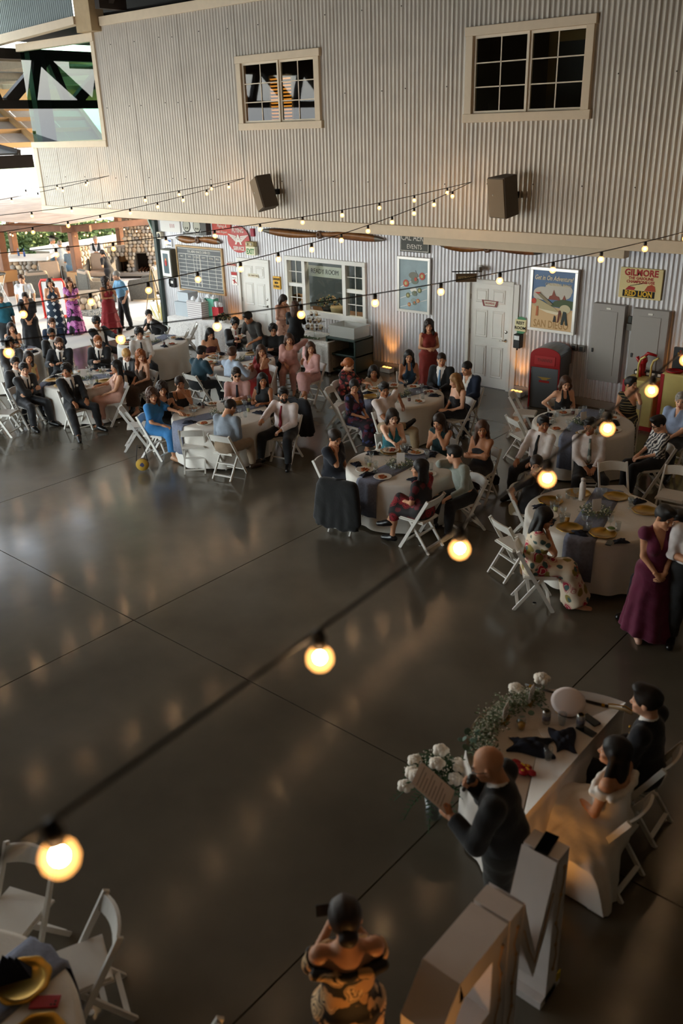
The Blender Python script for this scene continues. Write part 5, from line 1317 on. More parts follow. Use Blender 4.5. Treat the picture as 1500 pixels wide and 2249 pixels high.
        if kind == 'top':
            f.D = np.maximum(f.D, (-.10 - Z) * s)
        else:
            hem = leng
            if b.sit:
                tt = max(0., min(1., hem))
                for sg in (-1, 1):
                    H, K, A = b.hip[sg], b.kn[sg], b.an[sg]; K1 = K + (K - H) * .03
                    f.cap(H, K1, .102 * s, .072 * s, k=.05)
                    if tt > 0:
                        A2 = K + (A - K) * tt; f.cap(K, A2, .068 * s, (.06 + .05 * tt) * s, k=.06, flat=True)
                Hc = (b.hip[1] + b.hip[-1]) / 2; Kc = (b.kn[1] + b.kn[-1]) / 2; Ac = (b.an[1] + b.an[-1]) / 2
                f.cap(Hc, Kc, .09 * s, .06 * s, k=.05)
                if tt > 0: f.cap(Kc, Kc + (Ac - Kc) * tt, .055 * s, .075 * s, k=.05, flat=True)
                if tt > .45:
                    f.cap(Hc, Kc, .12 * s, .105 * s, k=.07); f.cap(Kc, Kc + (Ac - Kc) * tt, .105 * s, (.10 + .10 * tt ** 3) * s, k=.08, flat=True)
                if sp.get('train'):
                    for q in sp['train']: f.cap(q[0], q[1], q[2], q[3], k=.10)
                    th = np.arctan2(f.ax[1][None, :, None] - .15, f.ax[0][:, None, None] + .12); f.D += .016 * np.sin(13 * th + 2 * np.sin(3 * th)) * np.clip((.45 - f.ax[2][None, None, :]) / .4, 0, 1)
                    f.D = np.maximum(f.D, .012 - f.ax[2][None, None, :])
            else:
                zh_ = max(.02, (1 - hem) * .48 * s); wdt = sp.get('flare', .22)
                l0 = f.ax; X0, Y0, Z0 = l0[0][:, None, None] - b.P[0], l0[1][None, :, None] - b.P[1], l0[2][None, None, :]
                t = np.clip((b.P[2] - Z0) / max(b.P[2] - zh_, .1), 0, 1); th = np.arctan2(Y0, X0)
                Rr = (.185 * b.wd * s + (wdt - .185) * t) * (1 + .075 * t * np.sin(9 * th + 1.5 * np.sin(2 * th)))
                if sp.get('ruffle'):
                    Rr = Rr + .035 * ((t * 3.2) % 1.0) * (t > .3)
                d = (np.sqrt(X0 ** 2 + (Y0 / .78) ** 2) - Rr) * .75
                d = np.maximum(d, zh_ - Z0 + sp.get('hemtilt', 0) * X0); d = np.maximum(d, Z0 - b.P[2] - .02)
                h_ = np.maximum(.06 - np.abs(f.D - d), 0) / .06; f.D = np.minimum(f.D, d) - h_ * h_ * .06 * .25
        folds(f, .0022)
        o = child('dress' if kind == 'dress' else 'blouse', f, m)
        if sp.get('shoe'): shoes(sp['shoe'])
    if sp.get('hat'):
        mb = MB(); mb.lathe([(.17, .07), (.175, .085), (.10, .075), (.092, .10), (.088, .17), (.06, .185), (.01, .17)], 20, wob=lambda i, a: 1 + (.0 if i > 1 else .12 * math.cos(2 * a + PI)), sy=1.15)
        mb.V = [(v[0], v[1], v[2] + (.06 * abs(v[0]) / .17 if i < 40 else 0)) for i, v in enumerate(mb.V)]
        h_ = mb.build('cowboy_hat', mat('felt_black', '#16130f', .8), body, True); h_.matrix_local = Hm
    b.M = Matrix.Translation((base[0], base[1], 0)) @ Matrix.Rotation(rz, 4, 'Z'); b.base = base; b.rz = rz; b.obj = body
    return b

# ================================================================== chairs and tables
KF = .92                      # seat, table and body scale read off the folding chairs
m_res = mat('resin_white', '#d4d0c8', .45, var=.03)
_ch = {}
def chair_parts():
    def d(name, b, bev=.006):
        o = b.build(name, m_res, None, bevel=0); me = o.data; bpy.data.objects.remove(o, do_unlink=True); return me
    L = []
    for sg in (-1, 1):
        L.append(('side_rail', d('side_rail', MB().bar((sg * .205, .20, 0), (sg * .205, -.25, .79), .022, .045, (0, 1, 0)).lathe([(.022, -.011), (.022, .011)], 10, (0, 0, 0)))))
        L.append(('rear_leg', d('rear_leg', MB().bar((sg * .175, -.26, 0), (sg * .175, .06, .44), .022, .036, (0, 1, 0)))))
    for me in [L[0][1], L[2][1]]:
        pass
    b = MB(); n = 8; V = []; F = []
    for i in range(n + 1):
        t = i / n * 2 - 1; x = t * .20; yb = -.045 * (1 - t * t); zt = .775 + .018 * (1 - t * t); zb = .655 + .02 * (1 - t * t)
        V += [(x, -.245 + yb, zt), (x, -.195 + yb, zb), (x, -.175 + yb, zb), (x, -.222 + yb, zt)]
    for i in range(n):
        for j in range(4): F.append((4 * i + j, 4 * i + (j + 1) % 4, 4 * i + 4 + (j + 1) % 4, 4 * i + 4 + j))
    F += [(0, 3, 2, 1), (4 * n, 4 * n + 1, 4 * n + 2, 4 * n + 3)]
    b.add(V, F); L.append(('backrest', d('backrest', b)))
    L.append(('seat', d('seat', MB().box(-.19, .19, -.17, .23, .425, .445).box(-.175, .175, -.155, .215, .445, .46))))
    L.append(('stretcher', d('stretcher', MB().bar((-.2, .155, .09), (.2, .155, .09), .03, .018))))
    L.append(('stretcher', d('stretcher', MB().bar((-.18, -.215, .07), (.18, -.215, .07), .036, .018))))
    L.append(('stretcher', d('stretcher', MB().bar((-.18, -.09, .24), (.18, -.09, .24), .036, .018))))
    return L
CH = chair_parts()
def chair(label, xy, F_img=None, rz=None, group='white folding chairs'):
    o = empty('folding_chair', (xy[0], xy[1], 0)); o.rotation_euler[2] = (math.radians(F_img + 41.3) - PI / 2) if rz is None else rz; o.scale = (KF,) * 3
    tag(o, label, 'chair', group)
    for nm, me in CH: link(nm, me, o)
    return o

m_cloth = mat('tablecloth_white', '#d9d4cb', .85, var=.03, bump=.25, bscale=25)
m_run = mat('runner_blue', '#73788a', .9, var=.15, scale=30, bump=.4, bscale=50)
TH = .75 * KF
def cloth_mesh(r, hem=.03, seed=0, n=120):
    rg = random.Random(seed); ph = [rg.uniform(0, 6.28) for _ in range(4)]
    def fold(a): return math.sin(11 * a + ph[0] + 1.2 * math.sin(2 * a + ph[1])) * .6 + math.sin(17 * a + ph[2]) * .4
    rings = [(0.0, TH + .006), (r * .5, TH + .006), (r - .03, TH + .006), (r, TH - .001), (r + .012, TH - .03)]
    for k in range(1, 8): rings.append((r + .012 + .012 * k / 7, TH - .03 - (TH - .03 - hem) * k / 7))
    V = [(0, 0, TH + .006)]; F = []
    for i, (q, z) in enumerate(rings[1:]):
        t = max(0, (TH - .03 - z) / (TH - .03 - hem))
        for j in range(n):
            a = 2 * PI * j / n; qq = q + t * .028 * fold(a); V.append((qq * math.cos(a), qq * math.sin(a), z + (0 if i < len(rings) - 2 else .012 * math.sin(5 * a + ph[3]))))
    F = [(0, 1 + j, 1 + (j + 1) % n) for j in range(n)]
    for i in range(len(rings) - 2):
        for j in range(n): F.append((1 + i * n + j, 1 + (i + 1) * n + j, 1 + (i + 1) * n + (j + 1) % n, 1 + i * n + (j + 1) % n))
    return V, F

def wreath(xy, z, label, r=.15, rng=None, card=True, group='greenery wreaths on the round tables'):
    rng = rng or RND; o = empty('greenery_wreath', (xy[0], xy[1], z)); tag(o, label, 'wreath', group); V = []; F = []; V2 = []; F2 = []
    for i in range(420):
        a = rng.uniform(0, 6.283); q = r + rng.gauss(0, .032); h = abs(rng.gauss(.02, .022)); s = rng.uniform(.010, .024); b = rng.uniform(0, 6.28); e = rng.uniform(-.6, .9); k = len(V); c = (q * math.cos(a), q * math.sin(a), h)
        dx, dy = math.cos(b) * s, math.sin(b) * s
        V += [c, (c[0] + dx - dy * .4, c[1] + dy + dx * .4, c[2] + e * s), (c[0] + 2 * dx, c[1] + 2 * dy, c[2] + e * s * 1.6), (c[0] + dx + dy * .4, c[1] + dy - dx * .4, c[2] + e * s)]; F.append((k, k + 1, k + 2, k + 3))
    tag(mk('leaves', V, F, mat('wreath_green', '#6f7d5c', .8, var=.3, scale=40), o), kind='stuff')
    fb = MB()
    for i in range(70):
        a = rng.uniform(0, 6.283); q = r + rng.gauss(0, .03); fb.ball((q * math.cos(a), q * math.sin(a), .03 + abs(rng.gauss(0, .02))), .007, 5, 3)
    tag(fb.build('tiny_blossoms', mat('blossom', '#cfc9b8', .8), o), kind='stuff')
    if card:
        c = empty('table_card', (xy[0] + .01, xy[1], z)); c.rotation_euler[2] = math.radians(41.3 + rng.uniform(-25, 25)); tag(c, 'small white number card inside the ' + label, 'card', 'table number cards')
        MB().box(-.055, .055, -.002, .002, .012, .17).build('card', mat('card_white', '#dcd6d0', .8), c).rotation_euler[0] = -.12
        MB().box(-.03, .03, -.02, .02, 0, .016).build('card_holder', mat('holder_wood', '#9a7a4e', .6), c)
    return o

# ---- tableware prototypes (shared meshes)
def proto(name, parts):
    out = []
    for nm, b, m, sm_ in parts:
        o = b.build(nm, m, None, sm_); out.append((nm, o.data)); bpy.data.objects.remove(o, do_unlink=True)
    return out
m_gl = thin_glass('glassware', '#f4f6f6', .04, .05)
m_gold = mat('gold_charger', '#b58d3c', .28, .9); m_china = mat('china_white', '#ded9d0', .3); m_navy = mat('napkin_navy', '#141a2a', .9, var=.1)
scal = lambda i, a: 1 + (.03 * math.cos(8 * a) if 0 < i < 4 else 0)
PW = proto('wine_glass', [('bowl', MB().lathe([(.034, .0), (.032, .003), (.005, .007), (.0045, .075), (.02, .085), (.038, .115), (.036, .16), (.034, .16), (.036, .115), (.018, .089), (.0, .087)], 14), m_gl, True)])
PT = proto('tumbler', [('cup', MB().lathe([(.028, 0), (.036, .11), (.0345, .11), (.027, .004), (0, .004)], 14), m_gl, True)])
def drinkp(c): return proto('drink', [('cup', MB().lathe([(.028, 0), (.037, .115), (.0355, .115), (.027, .004), (0, .004)], 14), m_gl, True), ('drink', MB().lathe([(.0262, .005), (.0305, .055), (.0, .056)], 12), mat('drink_' + c[1:], c, .15), True)])
PD = {k: drinkp(c) for k, c in (('red', '#6a1c14'), ('yellow', '#d89a20'), ('lemon', '#cfc98a'))}
PC = proto('charger', [('plate', MB().lathe([(.10, 0), (.155, .012), (.165, .016), (.155, .019), (.115, .008), (.11, .004), (.0, .004)], 40, wob=scal), m_gold, True)])
PP = proto('dinner_plate', [('plate', MB().lathe([(.07, .0), (.125, .014), (.132, .018), (.125, .02), (.085, .008), (0, .007)], 24), m_china, True)])
def foodp(c1, c2, seed):
    rg = random.Random(seed); b1 = MB(); b2 = MB()
    for i in range(14): a = rg.uniform(0, 6.28); q = .06 * rg.random() ** .5; b1.ball((q * math.cos(a), q * math.sin(a), .014), (rg.uniform(.014, .028), rg.uniform(.014, .028), .012), 7, 4)
    for i in range(7): a = rg.uniform(0, 6.28); q = .07 * rg.random() ** .5; b2.ball((q * math.cos(a) + .02, q * math.sin(a), .018), (.018, .012, .009), 6, 4)
    return proto('food', [('food', b1, mat('food_' + c1[1:], c1, .6), True), ('garnish', b2, mat('food_' + c2[1:], c2, .6), True)])
PF = [foodp('#9c4a22', '#c98a4a', 1), foodp('#b06a34', '#5d7a34', 2), foodp('#8a3a1c', '#d6b27a', 3)]
nb = MB(); NG = 13; nv = []
for i in range(NG):
    for j in range(NG):
        u, v = i / (NG - 1) * 2 - 1, j / (NG - 1) * 2 - 1; e = max(abs(u), abs(v))
        nv.append((.10 * u * (1 - .18 * math.sin(3 * v + 1)), .065 * v * (1 + .22 * math.sin(2.6 * u)), .002 + (1 - e ** 3) * (.012 + .020 * abs(math.sin(3.1 * u + 2.2 * v)) + .012 * abs(math.sin(5.3 * v - 2 * u)))))
nb.add(nv, [(i * NG + j, (i + 1) * NG + j, (i + 1) * NG + j + 1, i * NG + j + 1) for i in range(NG - 1) for j in range(NG - 1)]); PN = proto('napkin', [('cloth', nb, m_navy, True)])
PB = proto('bowl', [('bowl', MB().lathe([(.03, 0), (.06, .03), (.065, .045), (.06, .045), (.03, .008), (0, .008)], 18), m_china, True), ('salad', MB().ball((0, 0, .03), (.048, .048, .02), 10, 6), mat('salad_green', '#56702f', .7), True)])
def ware(name, P, xy, z, label, cat, group, rz=0., s=KF, extra=None):
    if len(P) == 1 and not extra:
        o = link(name, P[0][1], None, (xy[0], xy[1], z)); o.rotation_euler[2] = rz; o.scale = (s,) * 3
    else:
        o = empty(name, (xy[0], xy[1], z), rz); o.scale = (s,) * 3
        for nm, me in P: link(nm, me, o)
        for nm, me in (extra or []): link(nm, me, o)
    return tag(o, label, cat, group)

def round_table(xy, who, r=.80, run=40., seats=(), seed=0, hem=.03, chargers=False, wr=True, card=True, food=.7):
    rg = random.Random(seed); t = empty('round_table', (xy[0], xy[1], 0)); tag(t, 'round banquet table under white cloth, the ' + who, 'table', 'round banquet tables')
    MB().lathe([(r - .03, TH - .03), (r - .01, TH - .025), (r - .01, TH - .002), (0, TH - .001)], 40).build('table_top', mat('ply', '#8a7456', .7), t)
    for a in range(4): q = PI / 4 + a * PI / 2; MB().tube([(.45 * math.cos(q), .45 * math.sin(q), 0), (.4 * math.cos(q), .4 * math.sin(q), TH - .03)], .016, 8).build('leg', mat('leg_grey', '#6d6d6d', .4, .6), t)
    V, F = cloth_mesh(r, hem, seed); c = mk('tablecloth', V, F, m_cloth, None, True); c.location = (xy[0], xy[1], 0); tag(c, 'white floor length tablecloth on the ' + who, 'tablecloth', 'round white tablecloths')
    zt = TH + .008
    if run is not None:
        a = math.radians(run); w_ = .17; V = []; F = []; S = [(-r - .055, .22)] + [(-r - .05, TH - .2), (-r - .035, TH - .03), (-r - .006, zt)] + [(-r + r * 2 * i / 10, zt) for i in range(1, 10)] + [(r + .006, zt), (r + .035, TH - .03), (r + .05, TH - .2), (r + .055, .22)]
        for x, z in S:
            for k in range(7):
                y = -w_ + 2 * w_ * k / 6; V.append((x + (.012 * math.sin(k * 2.1) if abs(x) > r else 0) - (0 if abs(x) < r else math.copysign((abs(x) - math.sqrt(max(0, x * x - y * y))), x)), y, z + .0015))
        for i in range(len(S) - 1):
            for k in range(6): F.append((i * 7 + k, (i + 1) * 7 + k, (i + 1) * 7 + k + 1, i * 7 + k + 1))
        o = mk('table_runner', V, F, m_run, None, True); o.location = (xy[0], xy[1], .0); o.rotation_euler[2] = a; s_ = o.modifiers.new('thick', 'SOLIDIFY'); s_.thickness = .003
        tag(o, 'dusty blue gauze runner across the ' + who, 'runner', 'blue gauze table runners')
    zt += .004
    if wr: wreath(xy, zt, 'greenery wreath on the ' + who, .13, rg, card)
    P = lambda a, q: (xy[0] + q * math.cos(a), xy[1] + q * math.sin(a))
    used = {}; SEC = ('right side', 'far right side', 'far side', 'far left side', 'left side', 'near left side', 'near side', 'near right side')
    for i, F_ in enumerate(seats):
        a = math.radians(F_ + 41.3); rz = rg.uniform(0, 6.28); sec = SEC[int(round(F_ / 45)) % 8]; used[sec] = used.get(sec, 0) + 1
        pl = (' at the ' if used[sec] == 1 else ' again at the ') + sec + ' of the ' + who; gr = ' on the ' + who
        if chargers and rg.random() < .8 or rg.random() < .35:
            ware('charger_plate', PC, P(a, .58 * r / .8), zt, 'gold scalloped charger' + pl, 'plate', 'gold chargers' + gr, rz)
            if rg.random() < food: ware('dinner_plate', PP, P(a, .58 * r / .8), zt + .016, 'plate of food on gold charger' + pl, 'plate', 'plates on chargers' + gr, rz, extra=rg.choice(PF))
        elif rg.random() < .9: ware('dinner_plate', PP, P(a, .57 * r / .8), zt, 'white plate of leftovers' + pl, 'plate', 'dinner plates' + gr, rz, extra=rg.choice(PF))
        ware('wine_glass', PW, P(a + .22, .44 * r / .8), zt, 'stemmed wine glass' + pl, 'glass', 'wine glasses' + gr)
        if rg.random() < .65: ware('tumbler', PT, P(a + .36, .50 * r / .8), zt, 'clear plastic tumbler' + pl, 'cup', 'tumblers' + gr)
        if rg.random() < .45:
            k = rg.choice(['red', 'lemon', 'yellow', 'red', 'lemon']); ware('drink_cup', PD[k], P(a - .25, .46 * r / .8), zt, 'cup of %s drink' % {'red': 'dark red', 'lemon': 'pale lemon', 'yellow': 'orange'}[k] + pl, 'cup', 'drinks' + gr)
        if rg.random() < .7: ware('napkin', PN, P(a - .42, .64 * r / .8), zt, 'navy napkin' + pl, 'napkin', 'navy napkins' + gr, rg.uniform(0, 6.28))

TB = {
 'T1': ((-14.229, 8.889), 'groomsmen table', [30, 75, 110, 150, 190, 240, 280, 330], 25.),
 'T2': ((-17.432, 9.063), 'far left table', [30, 90, 200, 270], 60.),
 'T3': ((-15.631, 11.604), 'patio side table', [40, 110, 190, 260, 330], 70.),
 'T4': ((-12.838, 11.538), 'pink women table', [20, 60, 110, 150, 200, 250, 310], 30.),
 'T5': ((-10.42, 8.92), 'blue dress table', [20, 70, 110, 150, 190, 250, 310], 38.),
 'T6': ((-8.667, 11.479), 'rust dress table', [10, 60, 100, 140, 190, 240, 300], 35.),
 'T7': ((-6.64, 8.78), 'teal halter table', [10, 60, 100, 150, 200, 240, 310], 50.),
 'T8': ((-5.487, 11.868), 'red bin table', [20, 60, 110, 160, 210, 260, 310], 62.),
 'T9': ((-3.848, 8.885), 'rose print table', [0, 50, 95, 140, 185, 225, 262], 62.),
}
TR = {'T5': .79, 'T7': .73, 'T6': .73, 'T9': .80, 'T1': .78, 'T8': .75}
for i, (k, (xy, who, seats, run)) in enumerate(TB.items()):
    round_table(xy, who, TR.get(k, .76), run + 41.3 - 0, seats, 20 + i, .03 if k != 'T9' else .06, chargers=k == 'T9', food=.7 if k != 'T9' else .0)
# extra chairs that nobody sits on
for lb, p, f in (('empty white folding chair with its back to the viewer beside the man in grey', (-10.237, 8.169), 92),
                 ('empty white folding chair at the left of the woman in blue', (-11.809, 8.239), 10),
                 ('empty white folding chair nearest the gift table, left one', (-15.942, 12.587), 185), ('empty white folding chair nearest the gift table, right one', (-16.359, 13.217), 190),
                 ('empty white folding chair at the red bin table, further one', (-6.914, 12.613), 340), ('empty white folding chair at the red bin table, nearer one', (-6.321, 11.575), 20),
                 ('empty white folding chair standing apart at the rose print table', (-4.482, 8.146), 25),
                 ('empty white folding chair facing us across the rose print table', (-4.242, 10.328), 268), ('empty white folding chair behind the woman in magenta', (-3.579, 10.631), 235),
                 ('empty white folding chair left of the rust woman table', (-9.713, 11.101), 340),
                 ('empty white folding chair at the left picture edge under a black coat', (-14.385, 7.258), 350),
                 ('white folding chair with a black jacket hung on it', (-6.891, 7.949), 60)):
    chair(lb, p, f)

# ================================================================== the guests
def guest(label, who, head, F_img, sp, ch=True, dback=.0):
    sp.setdefault('s', .94 if sp['sex'] == 'f' else 1.0); sp['s'] *= KF; sp['seat'] = .455 * KF
    b = person(label, head, F_img, sp)
    if sp.get('sit', True):                       # nobody sits inside a table: slide outwards to the rim
        for tk, ((tx, ty), *_) in TB.items():
            lim = TR.get(tk, .76) + .19
            dx, dy = b.base[0] - tx, b.base[1] - ty; d = math.hypot(dx, dy)
            if d < lim:
                b.base = np.array((tx + dx / d * lim, ty + dy / d * lim)); b.obj.location = (b.base[0], b.base[1], 0)
                b.M = Matrix.Translation((b.base[0], b.base[1], 0)) @ Matrix.Rotation(b.rz, 4, 'Z')
    if sp.get('sit', True) and ch:
        f = math.radians(F_img + 41.3); chair('white folding chair used by the ' + who, (b.base[0] + math.cos(f) * .04, b.base[1] + math.sin(f) * .04), F_img)
    return b
BK = '#17181c'; NV = '#1a2438'; WH = '#e6e2dc'; GY = '#4a4a4a'
def suit(tie_=BK, c=BK, sh=WH): return ('suit', c, sh, tie_, c)
M = lambda **k: dict(sex='m', **k)
W = lambda **k: dict(sex='f', **k)
blackdress = '#141417'
# -- outside, standing
guest('man in black cowboy hat, white shirt and jeans at the patio bar', 'cowboy', (-29.426, 17.942), 30, M(sit=False, fit=('shirt', '#e9ebee', 1., None, '#4a6a80'), hat=1, hair='short', hc='grey', arms=('hold', 'hold'), look=(0, 12, 0), lv='far', w=1.1))
guest('person in pale grey shirt and trousers, back turned, by the patio bar', 'grey', (-28.133, 17.410), 120, M(sit=False, fit=('shirt', '#b9c4cc', .4, None, '#a7a7a4'), hair='buzz', hc='grey', arms=('hold', 'hang'), look=(0, 5, 0), lv='far'))
guest('woman in slate lace top and blue trousers, back turned, on the patio', 'slate', (-27.095, 17.070), 112, W(sit=False, fit=('top', pattern('lace_slate', 'zebra', '#4a5a66', '#73828c', scale=30), 'crew', .45, '#5b7890'), hair='updo', hc='brown', arms=('waist', 'waist'), look=(-20, 5, 0), lv='far'))
guest('bartender in white shirt and dark waistcoat facing the hall', 'bartender', (-28.148, 18.900), 275, M(sit=False, fit=('vest', '#1c2630', '#dfe4ea', None, '#16181c'), hair='buzz', hc='grey', arms=('waist', 'waist'), look=(0, 14, 0), lv='far', open=1))
guest('woman in black short sleeved outfit leaning by the patio chair', 'black', (-25.281, 17.180), 150, W(sit=False, fit=('top', '#101012', 'crew', .4, '#101014'), hair='pony', hc='black', arms=((.2, .3, -.1), 'waist'), lean=18, look=(10, 25, 0), lv='far', w=1.1))
guest('boy in white short sleeved shirt and tan tie by the left edge', 'boy', (-21.885, 12.244), 282, M(sit=False, fit=('shirt', '#e3e7ec', .42, '#b79a7e', '#1c1d22'), hair='quiff', hc='brown', arms=('hang', 'hang'), look=(10, 8, 4), skin=1, lv='mid'))
guest('woman in black dress and long necklace with clasped hands', 'black', (-19.674, 11.025), 285, W(sit=False, fit=('dress', '#121013', 'v', .42, .9), hair='short', hc='dark', arms=('clasp', 'clasp'), loose=.03, look=(5, 6, 0), w=1.15, flare=.26))
guest('man in loose teal shirt standing at the left edge of the picture', 'teal', (-19.667, 10.373), 300, M(sit=False, fit=('shirt', '#1f6478', .6, None, '#33383c'), hair='short', hc='grey', arms=('hang', 'hang'), look=(0, 6, 0), untuck=1, w=1.15))
guest('woman in navy dress with white diamond pattern, hands at her waist', 'pattern', (-21.131, 12.612), 288, W(sit=False, fit=('dress', pattern('diamond_navy', 'diamonds', '#16283a', '#c9ced0'), 'halter', 0, .95), hair='bob', hc='dark', arms=('waist', 'waist'), look=(5, 8, 5), skin=2, flare=.3, w=1.08))
guest('woman in black dress with purple blossoms holding her hands together', 'purple', (-20.742, 12.942), 288, W(sit=False, fit=('dress', pattern('bloom_purple', 'floral', '#141018', '#a6529a', '#c77fb6', scale=4.2, th=.5), 'v', .25, .92), hair='wavy', hc='brown', arms=('waist', 'waist'), look=(0, 6, 6), skin=2, flare=.28, shoe='#b08a70'))
guest('woman in long dark red tiered dress talking on the patio', 'red', (-20.022, 13.590), 322, W(sit=False, fit=('dress', '#7c1218', 'vstraps', 0, .98), hair='wavy', hc='dark', arms=('waist', 'hold'), look=(-30, -2, 0), skin=3, flare=.30, ruffle=1, w=1.1))
guest('grey haired man in light blue shirt and black trousers leaning to talk', 'blue', (-20.109, 13.999), 215, M(sit=False, fit=('shirt', '#6fa2c4', .42, None, '#17171b'), hair='buzz', hc='grey', arms=('hold', 'hang'), lean=8, look=(20, 8, 0), untuck=1, w=1.1, skin=1, stance=.1))
# -- far left table
guest('smiling woman in black sleeveless top at the far left table', 'smiling woman in black top', (-18.130, 9.700), 285, W(fit=('dress', '#15151a', 'vstraps', 0, .3), hair='long', hc='dark', arms=('tablein', 'tablein'), skin=2))
guest('man in grey suit lounging at the far left table', 'man in the grey suit', (-16.810, 8.870), 300, M(fit=suit(BK, '#3d3d40'), hair='curly', hc='black', arms=('thigh', 'knee'), lean=-6, side=-6, skin=4))
# -- groomsmen table
guest('man in navy jacket furthest back at the groomsmen table', 'man in the navy jacket', (-17.599, 10.396), 295, M(fit=suit(None, '#1c2c44'), hair='quiff', hc='brown', arms=('lap', 'lap'), skin=1))
guest('young man in black suit seated behind the bearded groomsman', 'young man behind the bearded groomsman', (-16.613, 9.763), 300, M(fit=suit(BK), hair='short', hc='black', arms=('lap', 'lap'), skin=3))
guest('bearded groomsman in black suit and tie facing us', 'bearded groomsman', (-15.660, 9.331), 278, M(fit=suit(BK, '#171a20'), hair='short', hc='brown', beard=1, arms=('table', 'tablein'), bout=1, skin=1, w=1.15))
guest('red haired groomsman in black suit with white flower', 'red haired groomsman', (-15.118, 9.888), 272, M(fit=suit(BK, '#15171b'), hair='short', hc='red', beard=1, arms=('tablein', 'tablein'), bout=1, skin=5))
guest('woman in pale yellow cowl dress leaning on the table edge', 'woman in pale yellow', (-15.296, 8.424), 312, W(fit=('dress', '#cdb67e', 'v', 0, .4), hair='long', hc='dark', arms=('thigh', 'lap'), tilt=-14, side=-8, skin=2))
guest('groomsman resting folded arms on a chair back at the left', 'groomsman with folded arms', (-14.383, 7.792), 325, M(fit=suit(BK), hair='short', hc='black', arms=('cross', 'cross'), lean=14, bout=1, skin=1))
guest('dark haired groomsman mostly hidden behind the one with folded arms', 'half hidden groomsman', (-14.912, 7.933), 320, M(fit=suit(BK), hair='short', hc='dark', arms=('thigh', 'thigh'), lean=10, skin=1))
guest('curly haired groomsman in black suit stretching his leg out in front', 'curly haired groomsman', (-13.642, 8.212), 312, M(fit=suit(BK, '#131418'), hair='curly', hc='black', arms=('knee', 'thigh'), legs='out', lean=-6, bout=1, skin=3, look=(45, 2, 0), spread=22))
guest('woman in blush pink dress with long dark hair seated sideways', 'woman in blush pink', (-13.237, 8.959), 205, W(fit=('dress', '#c29482', 'straps', 0, .75), hair='vlong', hc='black', arms=('tablein', 'lap'), look=(-10, 2, 0), skin=2, lean=-8))
guest('fair haired man bowing his head at the groomsmen table', 'fair haired bowing man', (-13.889, 9.513), 245, M(fit=suit(BK), hair='short', hc='blond', arms=('lap', 'tablein'), lean=18, nod=38, skin=5))
guest('woman with long curly auburn hair in brown slip dress', 'auburn haired woman', (-13.512, 9.720), 235, W(fit=('dress', '#4a382c', 'vstraps', 0, .7), hair='wavy', hc='red', arms=('lap', 'lap'), skin=1))
# -- patio side table
guest('man in sunglasses and black jacket lounging at the patio side table', 'man in sunglasses by the patio', (-16.898, 11.083), 318, M(fit=suit(None, '#16181b'), hair='curly', hc='black', glasses='sun', arms=('lap', 'table'), lean=-14, openj=1, open=1, skin=3))
guest('man in black suit leaning forward over the patio side table', 'man leaning over the table', (-16.685, 12.374), 222, M(fit=suit(BK), hair='short', hc='black', arms=('mouth', 'elbowout'), lean=26, skin=5))
guest('man in white shirt and black tie seated before the patio side table', 'man in white shirt and black tie', (-15.026, 10.861), 292, M(fit=('shirt', '#ddd8d2', .75, '#16161a', '#15161a'), hair='curly', hc='black', arms=('thigh', 'thigh'), skin=1))
# -- table with the pink women
guest('woman in maroon strapless dress eating at the pink women table', 'woman in maroon', (-13.919, 11.819), 295, W(fit=('dress', '#4a2026', 'strapless', 0, .5), hair='long', hc='black', arms=('waist', 'waist'), nod=22, look=(-5, 22, 0), skin=2))
guest('young man in black suit and pink tie smiling at his plate', 'young man with the pink tie', (-14.078, 12.685), 285, M(fit=suit('#b06a6c'), hair='curly', hc='black', arms=('tablein', 'tablein'), look=(0, 16, -6), skin=2))
srv = guest('server in charcoal shirt bending over the table with a plate', 'server', (-13.189, 12.255), 235, M(sit=False, fit=('shirt', '#2c2a28', .45, None, '#1a1a1c'), hair='short', hc='black', arms=((.12, .48, .16, (0, 0, 1), .6), (-.1, .42, .02)), lean=30, look=(0, 25, 0), skin=3))
guest('man with glasses and black shirt at the pink women table', 'man with glasses in black', (-12.881, 12.654), 262, M(fit=('shirt', '#16181a', 1., None, '#16181a'), hair='curly', hc='black', glasses=1, arms=('tablein', 'tablein'), w=1.25, skin=2))
guest('woman in dusty pink blouse with short hair, the further one in pink', 'further woman in pink', (-12.127, 12.347), 262, W(fit=('top', '#c29086', 'scoop', .85, '#b98a80'), hair='bob', hc='brown', arms=('lap', 'chairback'), loose=.022, w=1.15, skin=2))
guest('woman in pale pink wrap dress, the nearer one in pink', 'nearer woman in pink', (-11.258, 12.036), 232, W(fit=('dress', '#cc9d98', 'v', .85, .55), hair='long', hc='brown', arms=('chairback', 'lap'), legs='cross', loose=.018, w=1.05, skin=2))
guest('woman in bright red top holding her drink with both hands', 'woman in bright red', (-11.970, 11.337), 232, W(fit=('dress', '#8e1a16', 'one', .35, .5), hair='long', hc='brown', arms=('hold', 'mouth'), skin=2))
guest('man in dark teal shirt with his back to us', 'man in dark teal', (-12.681, 10.515), 48, M(fit=('shirt', '#1d3b48', .45, None, '#15171a'), hair='short', hc='black', arms=('tablein', 'tablein'), lean=12, look=(0, 18, 0), w=1.2, skin=2))
guest('man in light blue shirt with rolled sleeves, back to us', 'man in light blue shirt', (-12.101, 10.777), 55, M(fit=('shirt', '#a9b8cc', .8, None, '#22252c'), hair='short', hc='brown', arms=('table', 'tablein'), lean=10, look=(-15, 8, 0), skin=2))
